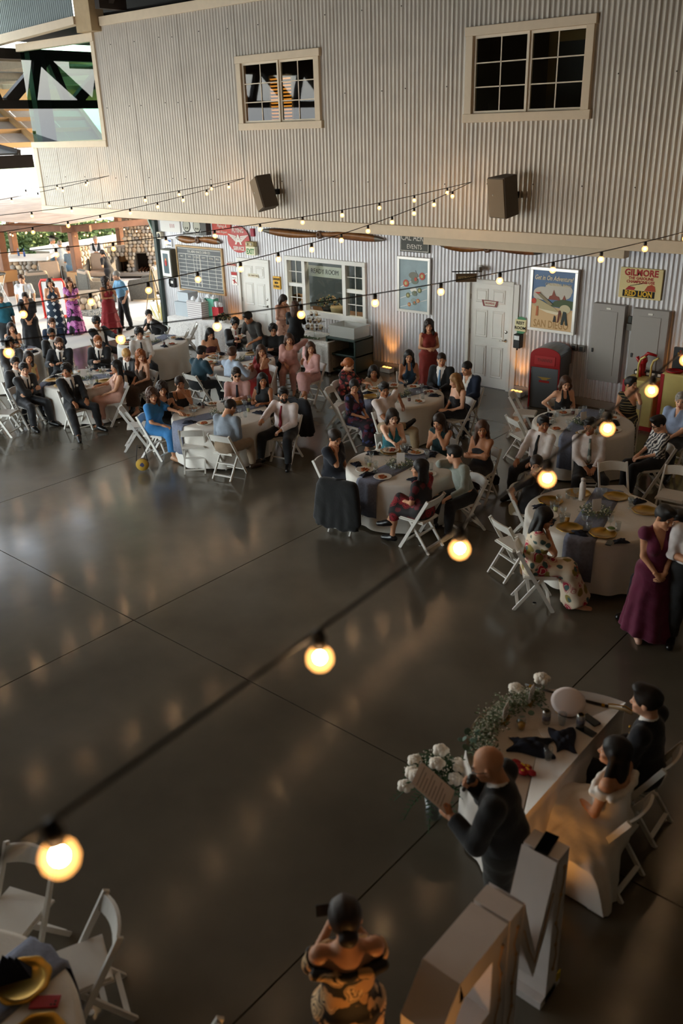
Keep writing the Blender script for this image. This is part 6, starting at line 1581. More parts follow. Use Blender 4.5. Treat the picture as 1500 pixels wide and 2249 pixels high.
# -- at the cupcake table
guest('woman in pink floral duster coat choosing cupcakes', 'floral coat woman', (-14.095, 14.229), 318, W(sit=False, fit=('dress', pattern('duster', 'floral', '#b98c78', '#8a5a4a', '#d0a690', scale=9, th=.3), 'v', .9, .7), hair='bob', hc='dark', arms=('waist', 'hold'), look=(0, 32, 0), skin=2, lv='mid'))
guest('woman in black top with long light brown hair, back turned at the cupcakes', 'cupcake woman', (-13.285, 13.765), 85, W(sit=False, fit=('top', '#15171a', 'crew', .55, '#15171a'), hair='long', hc='brown', arms=('hold', 'hold'), look=(10, 15, 0), w=1.15))
# -- table of the woman in blue
guest('woman in cornflower blue midi dress and tan heels seated side on', 'woman in the blue dress', (-11.168, 8.161), 335, W(fit=('dress', '#2f74ad', 'crew', .42, .72), hair='wavy', hc='brown', arms=('thigh', 'reach'), loose=.022, legs='sit', ft=.06, look=(38, 4, 4), shoe='#b98a66', skin=2, w=1.05))
phn = guest('curly haired woman in black holding up a phone', 'woman with the phone', (-11.357, 8.515), 312, W(fit=('dress', '#141316', 'scoop', .35, .4), hair='wavy', hc='dark', arms=('phone', 'phone'), look=(20, 10, 0), skin=2))
guest('woman in dark dress with her hand to her mouth behind the phone woman', 'woman beside the phone woman', (-11.355, 8.890), 295, W(fit=('dress', '#2c3038', 'straps', 0, .4), hair='updo', hc='dark', arms=('table', 'mouth'), skin=2))
guest('man in pale pink shirt, dark tie and sunglasses facing us', 'man in pink shirt and sunglasses', (-10.824, 9.662), 272, M(fit=('shirt', '#d0a6a0', .9, '#1c2432', '#1a1c20'), hair='short', hc='dark', glasses='sun', arms=('tablein', 'tablein'), skin=1))
guest('woman in charcoal sleeveless dress with long dark hair turning to look', 'woman in charcoal', (-10.357, 9.795), 245, W(fit=('dress', '#22262a', 'crew', 0, .4), hair='vlong', hc='black', arms=('tablein', 'table'), skin=3))
guest('broad bearded man in white shirt and long red tie', 'bearded man with the red tie', (-9.341, 9.316), 240, M(fit=('shirt', '#dccfcc', 1., '#8a0f22', '#14161c'), hair='short', hc='black', beard=1, arms=((.12, .58, .30), 'thigh'), w=1.25, skin=2, spread=24))
guest('grey shirted man with cropped hair looking down at his phone', 'man in the grey shirt', (-9.608, 8.433), 62, M(fit=('shirt', '#7f8893', .5, None, '#8a7660'), hair='buzz', hc='dark', glasses=1, arms=('clutch', 'lap'), lean=12, look=(20, 30, 0), w=1.12, skin=2, shoe='#3a2a1e'))
# -- table under the standing woman in rust
guest('standing woman in long rust red sleeveless dress by the corrugated wall', 'rust', (-9.648, 13.679), 280, W(sit=False, fit=('dress', '#7a241a', 'crew', 0, .95), hair='wavy', hc='dark', arms=('waist', 'waist'), skin=2, flare=.23, w=1.1))
guest('woman in red and black floral blouse with her hair tied up', 'woman in floral blouse with tied hair', (-9.836, 11.495), 335, W(fit=('top', pattern('floral_redblack', 'floral', '#1a1214', '#8a2a30', '#b0584a', scale=9), 'crew', .8, '#17151a'), hair='bun', hc='red', arms=('reach', 'table'), nod=22, look=(-10, 20, 0), loose=.03, skin=1))
guest('little girl with a white flower headband at the table', 'little girl', (-9.472, 11.765), 285, W(s=.72, fit=('dress', '#c9bcae', 'scoop', .2, .2), hair='bob', hc='black', arms=('table', 'table'), hs=.92, skin=3))
guest('woman in steel blue halter dress facing us', 'woman in steel blue halter', (-9.287, 12.548), 275, W(fit=('dress', '#27465f', 'halter', 0, .4), hair='long', hc='black', arms=('lap', 'lap'), skin=2))
guest('older man in black suit and pale blue tie', 'man with the pale blue tie', (-8.563, 12.545), 242, M(fit=suit('#6f95b8', '#131316'), hair='buzz', hc='dark', arms=('lap', 'lap'), skin=2))
guest('blonde woman in black strapless dress at the rust woman table', 'blonde in black strapless', (-7.702, 11.694), 208, W(fit=('top', '#15141a', 'strapless', 0, '#15141a'), hair='long', hc='light', arms=('lap', 'lap'), look=(25, 18, 10), skin=1, legs='crossL'))
guest('man with cropped hair in navy suit and open collar', 'man in the navy suit', (-7.888, 12.315), 232, M(fit=suit(None, '#16233a'), hair='buzz', hc='black', arms=('lap', 'lap'), look=(15, 14, 0), open=1, skin=2))
guest('woman in dark floral dress with pulled back hair and folded hands', 'woman in dark floral dress', (-8.820, 10.431), 318, W(fit=('dress', pattern('floral_dark', 'floral', '#1c1722', '#6d2f44', '#3f4a78', scale=8), 'v', .5, .8), hair='bun', hc='black', arms=('lap', 'lap'), look=(45, 8, 0), loose=.02, skin=2))
guest('man in white linen shirt and khaki trousers leaning back', 'man in white linen shirt', (-8.246, 10.489), 302, M(fit=('shirt', '#d5c8c2', .45, None, '#9a8262'), hair='short', hc='black', arms=('thigh', 'chairback'), lean=-14, legs='figure4', look=(18, 4, 0), skin=3, w=1.08, spread=26))
# -- table of the woman in teal halter
guest('woman in navy dress covering her mouth with one hand', 'woman covering her mouth', (-7.413, 8.340), 322, W(fit=('dress', '#151a26', 'scoop', .42, .95), hair='updo', hc='dark', arms=('mouth', 'lap'), look=(15, 18, 0), loose=.022, skin=2, w=1.1))
guest('woman in deep teal halter dress with plunging neck', 'woman in the teal halter', (-7.354, 9.544), 285, W(fit=('dress', '#1d6470', 'halter', 0, .4), hair='bob', hc='dark', deep=1, arms=('reach', 'tablein'), look=(0, 14, 0), skin=5))
guest('woman in dark teal top with hands clasped under her chin', 'woman with clasped hands', (-6.682, 9.753), 242, W(fit=('dress', '#17383e', 'crew', 0, .4), hair='long', hc='dark', arms=('chin', 'chin'), nod=12, look=(10, 18, 0), skin=2))
guest('woman in black satin strapless dress with folded arms', 'woman in black satin', (-5.999, 9.809), 232, W(fit=('dress', '#16151a', 'strapless', 0, .4), hair='long', hc='brown', arms=('cross', 'cross'), skin=3))
guest('boy in grey green shirt resting his head on his fist', 'boy in grey green shirt', (-5.773, 8.780), 205, M(s=.95, fit=('shirt', '#8a9088', .95, None, '#16171b'), hair='quiff', hc='black', arms=('temple', 'knee'), lean=16, side=8, look=(50, 14, 14), skin=1))
guest('woman in black dress with red roses and ankle strap heels, legs crossed', 'woman in red rose dress', (-5.805, 8.079), 140, W(fit=('dress', pattern('rose_black', 'floral', '#161013', '#8e1622', '#5a1018', scale=6.5), 'v', .4, .35), hair='vlong', hc='black', arms=('lap', 'lap'), legs='cross', look=(-30, 2, 0), skin=2, shoe='#121012', w=1.08))
# -- table in front of the red bin
guest('woman in black halter top with a bob, nearest the red bin', 'woman in black halter', (-6.163, 12.557), 278, W(fit=('dress', '#131216', 'halter', 0, .4), hair='bob', hc='brown', arms=('elbowout', 'lap'), look=(5, 12, 0), skin=1))
guest('woman in one shoulder black dress with gold stripes', 'woman in striped black dress', (-5.286, 13.062), 248, W(fit=('dress', pattern('stripe_gold', 'stripes', '#16140f', '#9c8a5a', scale=7, th=.86), 'one', 0, .5), hair='short', hc='black', arms=('lap', 'mouth'), look=(-55, -4, 0), skin=2))
guest('boy in white shirt and thin black tie looking left', 'boy with the thin black tie', (-5.425, 10.471), 225, M(s=.95, fit=('shirt', '#ddd3cf', 1., '#16181c', '#26262a'), hair='short', hc='black', arms=('knee', 'lap'), lean=-6, look=(-50, 0, 0), skin=3))
guest('young man in white shirt and patterned grey tie', 'young man with the patterned tie', (-4.816, 10.651), 262, M(fit=('shirt', '#dacfcb', 1., pattern('tie_dots', 'diamonds', '#5f6a66', '#a9aca4'), '#1a1b20'), hair='quiff', hc='black', arms=('lap', 'lap'), look=(20, 4, 0), skin=3, lean=-4))
guest('woman with glasses in zebra print blouse and black trousers', 'woman in zebra print', (-4.186, 11.454), 188, W(fit=('top', pattern('zebra_grey', 'zebra', '#d2cdc6', '#33333a', scale=9, th=.5), 'crew', .55, '#141418'), hair='short', hc='black', glasses=1, arms=('lap', 'lap'), nod=24, look=(0, 24, 0), w=1.05, skin=1, lean=-4))
guest('man in light blue polo shirt at the right picture edge', 'man in the blue polo', (-4.295, 12.541), 222, M(fit=('shirt', '#8d9cb8', .42, None, '#22242a'), hair='short', hc='grey', arms=('lap', 'lap'), lean=-10, open=1, skin=1, w=1.12))
# -- table of the rose print dress
guest('woman in dark top propping her head behind the hanging bulb', 'woman behind the bulb', (-4.561, 9.003), 322, W(fit=('top', '#1d1a1c', 'v', .42, '#15151a'), hair='updo', hc='dark', arms=('hipback', 'temple'), lean=10, skin=2))
guest('woman in cream maxi dress with large red roses, hand to her mouth', 'woman in the rose print dress', (-3.896, 7.691), 352, W(fit=('dress', pattern('rose_cream', 'floral', '#d8c8b0', '#a8223c', '#8a7a3a', '#3f5a58', scale=5.2, th=.40), 'v', .3, .97), hair='long', hc='black', glasses=1, arms=('mouth', 'waist'), look=(10, 18, 0), loose=.018, skin=2, w=1.12, lv='near', ft=.12))
guest('standing woman in magenta v neck dress with high low hem', 'magenta', (-2.658, 7.754), 272, W(sit=False, fit=('dress', '#5e1436', 'v', .12, .86), hair='short', hc='black', arms=('clasp', 'clasp'), look=(-25, 14, -6), skin=2, flare=.30, hemtilt=.3, shoe='#c49a86', lv='near', w=1.05))
guest('standing man in white shirt and crimson tie at the right picture edge', 'crimson', (-2.359, 7.823), 255, M(sit=False, fit=('shirt', '#dcd6d6', .62, '#9a1030', '#121417'), hair='short', hc='black', arms=('waist', 'waist'), lv='near', skin=2, w=1.1))
guest('man peering out from behind the standing woman in magenta', 'man behind the magenta woman', (-2.709, 8.342), 215, M(fit=suit(None, '#15161a'), hair='short', hc='black', arms=('knee', 'lap'), skin=3, open=1))
# -- head table
spk = guest('bald man in dark jacket and glasses reading a speech into a microphone', 'speaker', (-2.074, 3.614), 158, M(sit=False, s=.97, fit=('suit', '#15171a', '#d6d2cc', None, '#16150f'), closed=1, hair=None, hc='dark', glasses=1, arms=('mic', 'read'), lean=8, look=(-4, 22, 0), skin=2, w=1.22, lv='near'))
bride = guest('bride in white off shoulder gown with long dark hair', 'bride', (-1.695, 4.604), 136, W(fit=('dress', mat('satin_white', '#ded6cc', .5, var=.04, bump=.5, bscale=16), 'off', 0, 1.0), hair='vlong', hc='black', arms=('lap', 'lap'), look=(-12, -2, 0), skin=2, lv='near', train=[((-.05, .14, .46), (-.14, .20, .03), .16, .33), ((.05, .2, .45), (.02, .30, .03), .15, .24), ((-.1, .0, .42), (-.32, .06, .03), .13, .25)]))
groom = guest('groom in dark dress uniform with gold buttons and cropped hair', 'groom', (-1.742, 5.215), 140, M(fit=('suit', '#10131c', '#e8e4de', None, '#11141e'), closed=1, hair='short', hc='black', arms=('lap', 'lap'), look=(-8, 4, 0), skin=1, lv='near'))
flor = guest('woman seen from behind in black off shoulder dress with cream flowers', 'photographer', (-2.043, 2.257), 98, W(sit=False, fit=('dress', pattern('bloom_cream', 'floral', '#17120f', '#d0ab7c', '#b58a5a', scale=7.5, th=.44), 'off', 0, .9), hair='bun', hc='dark', arms=((.07, .24, .36, (.7, .5, .2), .9), (-.07, .24, .36, (-.7, .5, .2), .9)), look=(0, 8, 0), skin=2, lv='near', offlen=.85, w=1.1, flare=.24))

# ================================================================== head table and the things on it
SX, SY = -2.05, 4.84; SR = .80; SZ = .70
t = empty('sweetheart_table', (SX, SY, 0)); tag(t, 'half round table under the white gathered cloth before the bride and groom', 'table')
MB().prism([(0, -SR)] + [(-SR * math.sin(PI * i / 24), -SR * math.cos(PI * i / 24)) for i in range(1, 24)] + [(0, SR)], SZ - .03, SZ - .004, plane='xy').build('table_top', mat('ply', '#8a7456'), t)
for x, y in ((-.05, -.65), (-.05, .65), (-.6, 0)): MB().tube([(x, y, 0), (x, y, SZ - .03)], .018, 8).build('leg', mat('leg_grey', '#6d6d6d'), t)
outl = [(-(SR + .0) * math.sin(PI * i / 60), -(SR) * math.cos(PI * i / 60)) for i in range(61)] + [(.012, SR - SR * 2 * i / 40) for i in range(0, 41)]
def skirt(outl, z0, z1, amp, m, name, n=7, freq=2.1, out=.03):
    V = []; F = []; N = len(outl); cx = sum(p[0] for p in outl) / N; cy = sum(p[1] for p in outl) / N; s = 0; acc = [0]
    for i in range(1, N): acc.append(acc[-1] + math.hypot(outl[i][0] - outl[i - 1][0], outl[i][1] - outl[i - 1][1]))
    for k in range(n + 1):
        q = k / n; z = z1 + (z0 - z1) * q
        for i, (x, y) in enumerate(outl):
            d = math.hypot(x - cx, y - cy); w_ = (out * q + amp * min(1, q * 3) * math.sin(acc[i] * 6.283 * freq * 2 + 1.3 * math.sin(acc[i] * 5))) ; V.append((x + (x - cx) / d * w_, y + (y - cy) / d * w_, z))
    for k in range(n):
        for i in range(N - 1): F.append((k * N + i, (k + 1) * N + i, (k + 1) * N + i + 1, k * N + i + 1))
    return V, F, N
V, F, N = skirt(outl, .02, SZ + .004, .018, None, 'c'); k0 = len(V); V += [(SX * 0 - .3, 0, SZ + .005)]; F += [(k0, i + 1, i) for i in range(N - 1)]
sc = mk('tablecloth', V, F, mat('satin_cloth', '#d8cfc6', .55, var=.03, bump=.3, bscale=14), None, True); sc.location = (SX, SY, 0); tag(sc, 'white gathered satin cloth over the half round head table', 'tablecloth')
zt = SZ + .008
def at(x, y): return (SX + x, SY + y)
# garland along the curved edge
g = empty('garland', (SX, SY, zt)); tag(g, "garland of eucalyptus and baby's breath along the curved table edge", 'garland'); rg = random.Random(4); V = []; F = []; fb = MB()
for i in range(1500):
    a = rg.uniform(.22, .72) * PI; q = .68 + rg.gauss(0, .045); c = (-q * math.sin(a), q * -math.cos(a), abs(rg.gauss(.03, .03))); s = rg.uniform(.010, .022); b = rg.uniform(0, 6.28); e = rg.uniform(-.5, 1); k = len(V); dx, dy = math.cos(b) * s, math.sin(b) * s
    V += [c, (c[0] + dx - dy * .5, c[1] + dy + dx * .5, c[2] + e * s), (c[0] + 2 * dx, c[1] + 2 * dy, c[2] + e * s), (c[0] + dx + dy * .5, c[1] + dy - dx * .5, c[2] + e * s)]; F.append((k, k + 1, k + 2, k + 3))
    if i % 2 == 0: fb.ball((c[0], c[1], c[2] + .02), .006, 4, 3)
tag(mk('leaves', V, F, mat('garland_green', '#6c7a5e', .8, var=.3, scale=30), g), kind='stuff'); tag(fb.build('tiny_blossoms', mat('blossom', '#cfc9b8'), g), kind='stuff')
def leafdisc(par, c, r, ax, name='eucalyptus_leaf', m=None):
    o = MB().lathe([(r, 0), (r * .9, .0015), (0.001, .003)], 9).build(name, m or mat('eucalyptus', '#4d6a5c', .6, var=.15), par); o.location = c; o.rotation_euler = ax; return o
for i in range(12): leafdisc(g, (-.66 + rg.uniform(-.1, .12), -.34 + rg.uniform(-.16, .1), .03 + .03 * rg.random()), rg.uniform(.022, .036), (rg.uniform(-.8, .8), rg.uniform(-.8, .8), 0))
for i in range(6): leafdisc(g, (-.5 + rg.uniform(-.05, .1), .15 + rg.uniform(-.2, .2), .04), .026, (rg.uniform(-.8, .8), rg.uniform(-.8, .8), 0))
def rose(label, p, r=.045, par=None, group=None):
    o = empty('white_rose', p) if par is None else None; parent = o or par
    b = MB()
    for k in range(4):
        n_ = 5; rr_ = r * (.35 + .22 * k)
        for j in range(n_):
            a = 2 * PI * (j + .5 * (k % 2)) / n_; b.ball((rr_ * .75 * math.cos(a), rr_ * .75 * math.sin(a), r * (.55 - .13 * k)), (rr_ * .6, rr_ * .6, r * .55), 8, 5)
    q = b.build('rose' if par else 'petals', mat('rose_ivory', '#e6ddcf', .7), parent, True)
    if par: q.location = p
    if o: tag(o, label, 'flower', group); MB().tube([(0, 0, -r * .4), (r * .5, 0, -r * 1.2)], .005, 5).build('stem', mat('stem_green', '#4a5f38', .7), o)
    return o
rose('large white rose at the top end of the garland', (*at(-.62, .60), zt + .05), .055); rose('white rose beside the top end of the garland', (*at(-.72, .36), zt + .045), .05)
# vow cards in wooden bases
for k, (x, y) in enumerate(((-.62, .34 - .02), (-.66, .0))):
    o = empty('hexagon_card', (*at(x + .06, y), zt)); o.rotation_euler[2] = math.radians(100); tag(o, 'white six sided menu card in a gold base, %s one' % ('further', 'nearer')[k], 'card', 'hexagon cards on the head table')
    MB().prism([(-.045, .02), (-.07, .09), (-.045, .16), (.045, .16), (.07, .09), (.045, .02)], -.003, .003).build('card', mat('card_white', '#dcd6d0'), o); MB().box(-.05, .05, -.02, .02, 0, .03).build('base', mat('gold_base', '#a5803a', .4, .6), o)
    for i in range(3): MB().box(-.035, .035, -.0045, -.003, .06 + .025 * i, .064 + .025 * i).build('script_line', ink_k, o)
# officer's cap
o = empty('uniform_hat', (*at(-.30, .42), zt)); tag(o, 'white topped military dress cap with black peak and gold band', 'cap'); R_ = Matrix.Rotation(math.radians(30), 4, 'Z') @ Matrix.Rotation(.38, 4, 'X')
q = MB().lathe([(.085, .045), (.09, .07), (.13, .115), (.132, .125), (.10, .135), (.0, .137)], 28).build('crown', mat('cap_white', '#d8cbc8', .6), o, True); q.matrix_local = R_
q = MB().lathe([(.086, .0), (.086, .05), (.08, .05), (.08, 0)], 24).build('band', mat('cap_black', '#14120f', .4), o, True); q.matrix_local = R_
q = MB().prism([(-.085, .0), (-.09, -.06), (-.05, -.115), (.05, -.115), (.09, -.06), (.085, .0)], .0, .006, plane='xy').build('peak', mat('cap_black', '#14120f'), o); q.matrix_local = R_
q = MB().tube([(-.087, -.02, .012), (-.06, -.066, .014), (0, -.088, .016), (.06, -.066, .014), (.087, -.02, .012)], .006, 6).build('gold_band', mat('gold_bright', '#c09030', .3, .9), o, True); q.matrix_local = R_
# sword
o = empty('dress_sword', (*at(-.18, .62), zt + .012)); tag(o, 'long dress sword in scabbard lying across the far end of the table', 'sword'); o.rotation_euler[2] = math.radians(14)
MB().tube([(-.55, .02, .0), (-.2, .0, .0), (.12, -.0, 0)], [.008, .011, .012], 8).build('scabbard', mat('scabbard', '#2e2418', .3), o, True); MB().tube([(.12, 0, 0), (.24, .0, .006), (.30, -.025, .008)], [.012, .012, .014], 8).build('grip', mat('ivory_grip', '#c4b48e', .4), o, True)
MB().tube([(.11, .03, .0), (.14, .045, .0), (.24, .05, .004), (.31, .0, .008)], .005, 6).build('guard', mat('gold_bright', '#c09030'), o, True)
for x in (-.5, -.2, .08): MB().lathe([(.014, -.012), (.014, .012)], 10).build('gold_ring', mat('gold_bright', '#c09030'), o).matrix_local = Matrix.Translation((x, .012 if x < -.3 else 0, 0)) @ Matrix.Rotation(PI / 2, 4, 'Y')
# cans, cups, phones, napkins, flag coloured cloth
def can(label, p):
    o = empty('drinks_can', (*p, zt)); tag(o, label, 'can'); MB().lathe([(.026, 0), (.031, .008), (.031, .10), (.026, .112)], 18).build('body', mat('can_silver', '#b8b6b4', .3, .8), o, True); MB().lathe([(.026, .112), (.024, .114), (.02, .110), (0, .110)], 18).build('lid', mat('can_gold', '#b5975a', .3, .9), o, True); MB().lathe([(.0316, .035), (.0316, .075)], 18).build('printed_band', mat('can_print', '#6c6a78', .4), o, True)
can('silver drinks can with gold lid nearer the middle of the head table', at(-.35, .18)); can('silver drinks can with gold lid beside the phones', at(-.13, .30))
for lb, p in (('empty clear cup between the two drinks cans', at(-.25, .24)), ('clear cup of water near the bride', at(-.14, -.18))): ware('tumbler', PT, p, zt, lb, 'cup', None)
ware('drink_cup', PD['yellow'], at(-.46, .0), zt, 'clear cup with a little orange juice on the head table', 'cup', None)
def phone(label, p, z, rz, col='#0c0c0e', s=1., down=False):
    o = empty('phone', (p[0], p[1], z), rz); o.scale = (s,) * 3; tag(o, label, 'phone'); MB().box(-.036, .036, -.074, .074, 0, .009).build('case', mat('phone_' + col[1:], col, .35), o, bevel=.004); MB().box(-.033, .033, -.07, .07, *((.009, .0098) if not down else (-.0008, .0))).build('screen', mat('screen_black', '#07080a', .08), o); return o
phone('black phone lying beside the sword', at(-.10, .42), zt, math.radians(70)); phone('black phone case nearest the groom on the head table', at(-.07, .28), zt, math.radians(80))
for lb, p, r, s in (('large crumpled navy napkin in the middle of the head table', at(-.30, -.14), .5, 1.5), ('crumpled navy napkin near the bride and groom', at(-.15, .08), 2.2, 1.3)): ware('napkin', PN, p, zt, lb, 'napkin', None, r, s)
o = MB().box(-.08, .08, -.055, .055, 0, .002).build('paper_slip', mat('card_white', '#dcd6d0')); o.location = (*at(-.27, .10), zt + .001); o.rotation_euler[2] = .9; tag(o, 'folded white paper slip under the navy napkin', 'paper')
b = MB(); rg = random.Random(3)
for i in range(9): b.ball((rg.uniform(-.07, .07), rg.uniform(-.04, .04), .018), (.04, .03, .018), 8, 5)
o = b.build('folded_cloth', mat('cloth_red', '#a01420', .7, var=.15), None, True); o.location = (*at(-.22, -.40), zt); tag(o, 'crumpled red cloth with yellow print on the head table', 'cloth')
b = MB()
for i in range(8): b.ball((rg.uniform(-.07, .06), rg.uniform(-.04, .04), .034), (.014, .009, .004), 6, 4)
b.build('yellow_print', mat('cloth_yellow', '#d8a820', .7), o)
# amber glow lamp under the table and one on the floor behind the bride
def floorlamp(label, p, e, aim, size=60):
    o = empty('uplight', (p[0], p[1], 0)); tag(o, label, 'light'); MB().box(-.10, .10, -.07, .07, 0, .08).build('case', mat('uplight_white', '#cfcac0'), o, bevel=.012)
    for i in range(2): MB().lathe([(.03, .0), (.026, .01), (.0, .012)], 12, ((i - .5) * .09, 0, .08)).build('lens', mat('lens_amber', '#ffb060'), o, True)
    l = bpy.data.lights.new('uplight_lamp', 'SPOT'); l.energy = e; l.color = (1, .45, .12); l.spot_size = math.radians(size); l.spot_blend = .8; l.shadow_soft_size = .06
    lo = link('uplight_lamp', l, o, (0, 0, .12)); lo.rotation_euler = Vector(aim).to_track_quat('-Z', 'Y').to_euler()
floorlamp('small amber uplight on the floor between the head table and the bride', (-1.95, 3.86), 4.5, (.1, .7, 1), 120)
floorlamp('small amber uplight on the floor behind the photographing woman', (-1.05, 1.55), 45, (-.8, .5, .8), 80)

# ---- floor bouquet in glass vase
o = empty('flower_arrangement', (-2.92, 4.30, 0)); tag(o, 'white roses and ferns in a glass vase on the floor', 'flowers')
MB().lathe([(.055, 0), (.07, .02), (.075, .20), (.07, .2), (.065, .02), (0, .015)], 18).build('vase', m_gl, o, True); rg = random.Random(9); V = []; F = []; fb = MB()
for i in range(900):
    th = rg.uniform(0, 6.28); ph = rg.random() ** .6 * 1.25; R_ = .23 * rg.uniform(.5, 1.05); c = (R_ * math.sin(ph) * math.cos(th), R_ * math.sin(ph) * math.sin(th), .34 + R_ * math.cos(ph) * .9); s = rg.uniform(.012, .03); b = rg.uniform(0, 6.28); e = rg.uniform(-.8, .8); k = len(V); dx, dy = math.cos(b) * s, math.sin(b) * s
    V += [c, (c[0] + dx - dy * .4, c[1] + dy + dx * .4, c[2] + e * s), (c[0] + 2 * dx, c[1] + 2 * dy, c[2] + e * s), (c[0] + dx + dy * .4, c[1] + dy - dx * .4, c[2] + e * s)]; F.append((k, k + 1, k + 2, k + 3))
    if i % 3 == 0: fb.ball((c[0] * 1.08, c[1] * 1.08, c[2] + .02), .007, 4, 3)
tag(mk('foliage', V, F, mat('fern_green', '#2f4a2c', .8, var=.3, scale=25), o), kind='stuff'); tag(fb.build('tiny_blossoms', mat('blossom', '#cfc9b8'), o), kind='stuff')
for x, y, z in ((-.02, .10, .56), (.16, .10, .50), (.18, .0, .46), (-.17, -.02, .46), (-.12, -.12, .44), (-.13, -.2, .36), (.05, -.05, .57), (.09, .17, .44), (-.05, -.17, .48)): rose(None, (x, y, z), .05, o)
for i in range(9):
    a = 2 * PI * i / 9 + .3; fr = MB(); d_ = (math.cos(a), math.sin(a)); fr.tube([(d_[0] * (.1 + .2 * q), d_[1] * (.1 + .2 * q), .302 - .14 * q * q) for q in (0, .35, .7, 1.05)], .004, 5); d = Vector((math.cos(a), math.sin(a), 0))
    for k in range(8):
        t_ = k / 7; p = d * (.12 + .2 * t_) + Vector((0, 0, .30 - .14 * t_ * t_)); sd = Vector((-d.y, d.x, 0)); L = .05 * (1 - t_ * .8)
        fr.add([p, p + sd * L + d * .02, p + sd * L * .9 + d * .035, p + d * .012, p - sd * L * .9 + d * .035, p - sd * L + d * .02], [(0, 1, 2, 3), (0, 3, 4, 5)])
    fr.build('fern_frond', mat('fern_green', '#2f4a2c'), o)
MB().lathe([(.06, .015), (.066, .10), (0, .10)], 16).build('water', thin_glass('vase_water', '#c9d2c8'), o, True)

# ---- marquee letters seen from behind: M and R
m_foam = mat('letter_white', '#d6ccc6', .7, var=.03)
def letter(name, label, polys, y0, x0=-1.72, x1=-1.50):
    o = empty(name, (0, y0, 0)); tag(o, label, 'letter', 'marquee letters'); b = MB()
    for p in polys: b.prism(p, x0, x1, plane='yz')
    b.build('letter_body', m_foam, o); return o
H_ = 1.16
mo = letter('marquee_letter', 'large white marquee letter M with a phone on its top corner', [[(-.0, 0), (.13, 0), (.13, H_), (.0, H_)], [(-.52, 0), (-.39, 0), (-.39, H_), (-.52, H_)], [(-.02, H_), (-.195, .62), (-.195, .42), (.0, .88)], [(-.37, H_), (-.195, .62), (-.195, .42), (-.39, .88)], [(-.06, 0), (.19, 0), (.19, .06), (-.06, .06)], [(-.58, 0), (-.33, 0), (-.33, .06), (-.58, .06)]], 3.44)
ro = letter('marquee_letter', 'large white marquee letter R with an angular shoulder', [[(-.0, 0), (.14, 0), (.14, H_), (-.0, H_)], [(-.30, 1.02), (-.0, 1.02), (-.0, H_), (-.30, H_)], [(-.30, H_), (-.48, .95), (-.36, .89), (-.26, 1.02)], [(-.48, .95), (-.48, .72), (-.35, .72), (-.35, .92)], [(-.48, .74), (-.33, .52), (-.0, .52), (-.0, .64), (-.28, .64), (-.36, .76)], [(-.16, .54), (-.38, 0), (-.54, 0), (-.30, .54)]], 2.76)
# lamp wiring on the back of the letters
def wire(par, pts): MB().tube([(x, y, z) for x, y, z in pts], .004, 5).build('lamp_wire', mat('wire_tan', '#b08f6a', .6), par)
rg = random.Random(6)
for par, ys in ((mo, (.065, -.455)), (ro, (.07, -.40))):
    for y in ys:
        P_ = [(-1.494, y + rg.uniform(-.03, .03), 1.05 - .1 * i) for i in range(9)]
        if y < -.3 and par is ro: P_ = [p for p in P_ if .5 < p[2] < .9]
        wire(par, P_)
        for p in P_[::2]: MB().ball((p[0], p[1], p[2]), (.008, .014, .014), 7, 5).build('lamp_socket', mat('wire_tan', '#b08f6a'), par, True)
wire(mo, [(-1.494, -.04, .95), (-1.494, -.12, .75), (-1.494, -.2, .55), (-1.494, -.28, .72), (-1.494, -.36, .95)])
o = MB().box(-.02, .02, -.003, .003, -.035, .035).build('yellow_tag', mat('tag_yellow', '#c9b020', .6), mo); o.location = (-1.495, .15, .1); o.rotation_euler[2] = PI / 2
phone('black phone lying on top of the letter M', (-1.61, 3.505), H_ + .001, math.radians(6), s=1.15)

# ---- things the head table people hold
def hold(bf, sg, off, Rm=None):
    p = Vector(bf.wr[sg]) + Vector(bf.hR[sg] @ np.array(off)); return bf.M @ p
p = hold(spk, 1, (0, .07, -.035)); o = empty('microphone', p); tag(o, 'black handheld microphone raised by the speaker', 'microphone'); d = (bf_ := (spk.M.to_3x3() @ (Vector(spk.head) + Vector((0, .06, -.08)) - Vector(spk.wr[1])))).normalized()
MB().tube([-d * .12, d * .06], [.011, .016], 10).build('handle', m_black, o, True); MB().ball(tuple(d * .085), .028, 10, 7).build('grille', mat('mic_grille', '#3a3836', .4, .6), o, True)
p = hold(spk, -1, (.03, .08, .0)); o = empty('speech_sheet', p); tag(o, 'printed white speech sheet held by the speaker', 'paper'); fz = spk.rz
o.rotation_euler = (math.radians(38), 0, fz); MB().box(-.05, .165, -.04, .24, -.001, .001).build('sheet', mat('paper_white', '#d8cfcc', .8), o)
for i in range(9): MB().box(-.03, .145 - .03 * (i % 3), .20 - .024 * i, .206 - .024 * i, .001, .0018).build('text_line', mat('ink_soft', '#8a8280', .8), o)
p = hold(flor, 1, (0, .07, -.02)); o = empty('phone', p + Vector((0, .0, .05))); o.rotation_euler[2] = flor.rz; tag(o, 'phone raised by the woman in the flower print dress', 'phone'); MB().box(-.13, .02, -.005, .005, -.04, .04).build('case', m_black, o, bevel=.003)
p = hold(phn, 1, (0, .08, -.03)); o = empty('phone', p); o.rotation_euler[2] = phn.rz; tag(o, 'dark phone held up by the curly haired woman in black', 'phone'); MB().box(-.045, .035, -.006, .006, -.02, .11).build('case', m_black, o, bevel=.003)
p = hold(srv, 1, (0, .1, .0)); ware('dinner_plate', PP, (p.x, p.y), p.z, 'white plate carried by the bending server', 'plate', None, extra=PF[1])
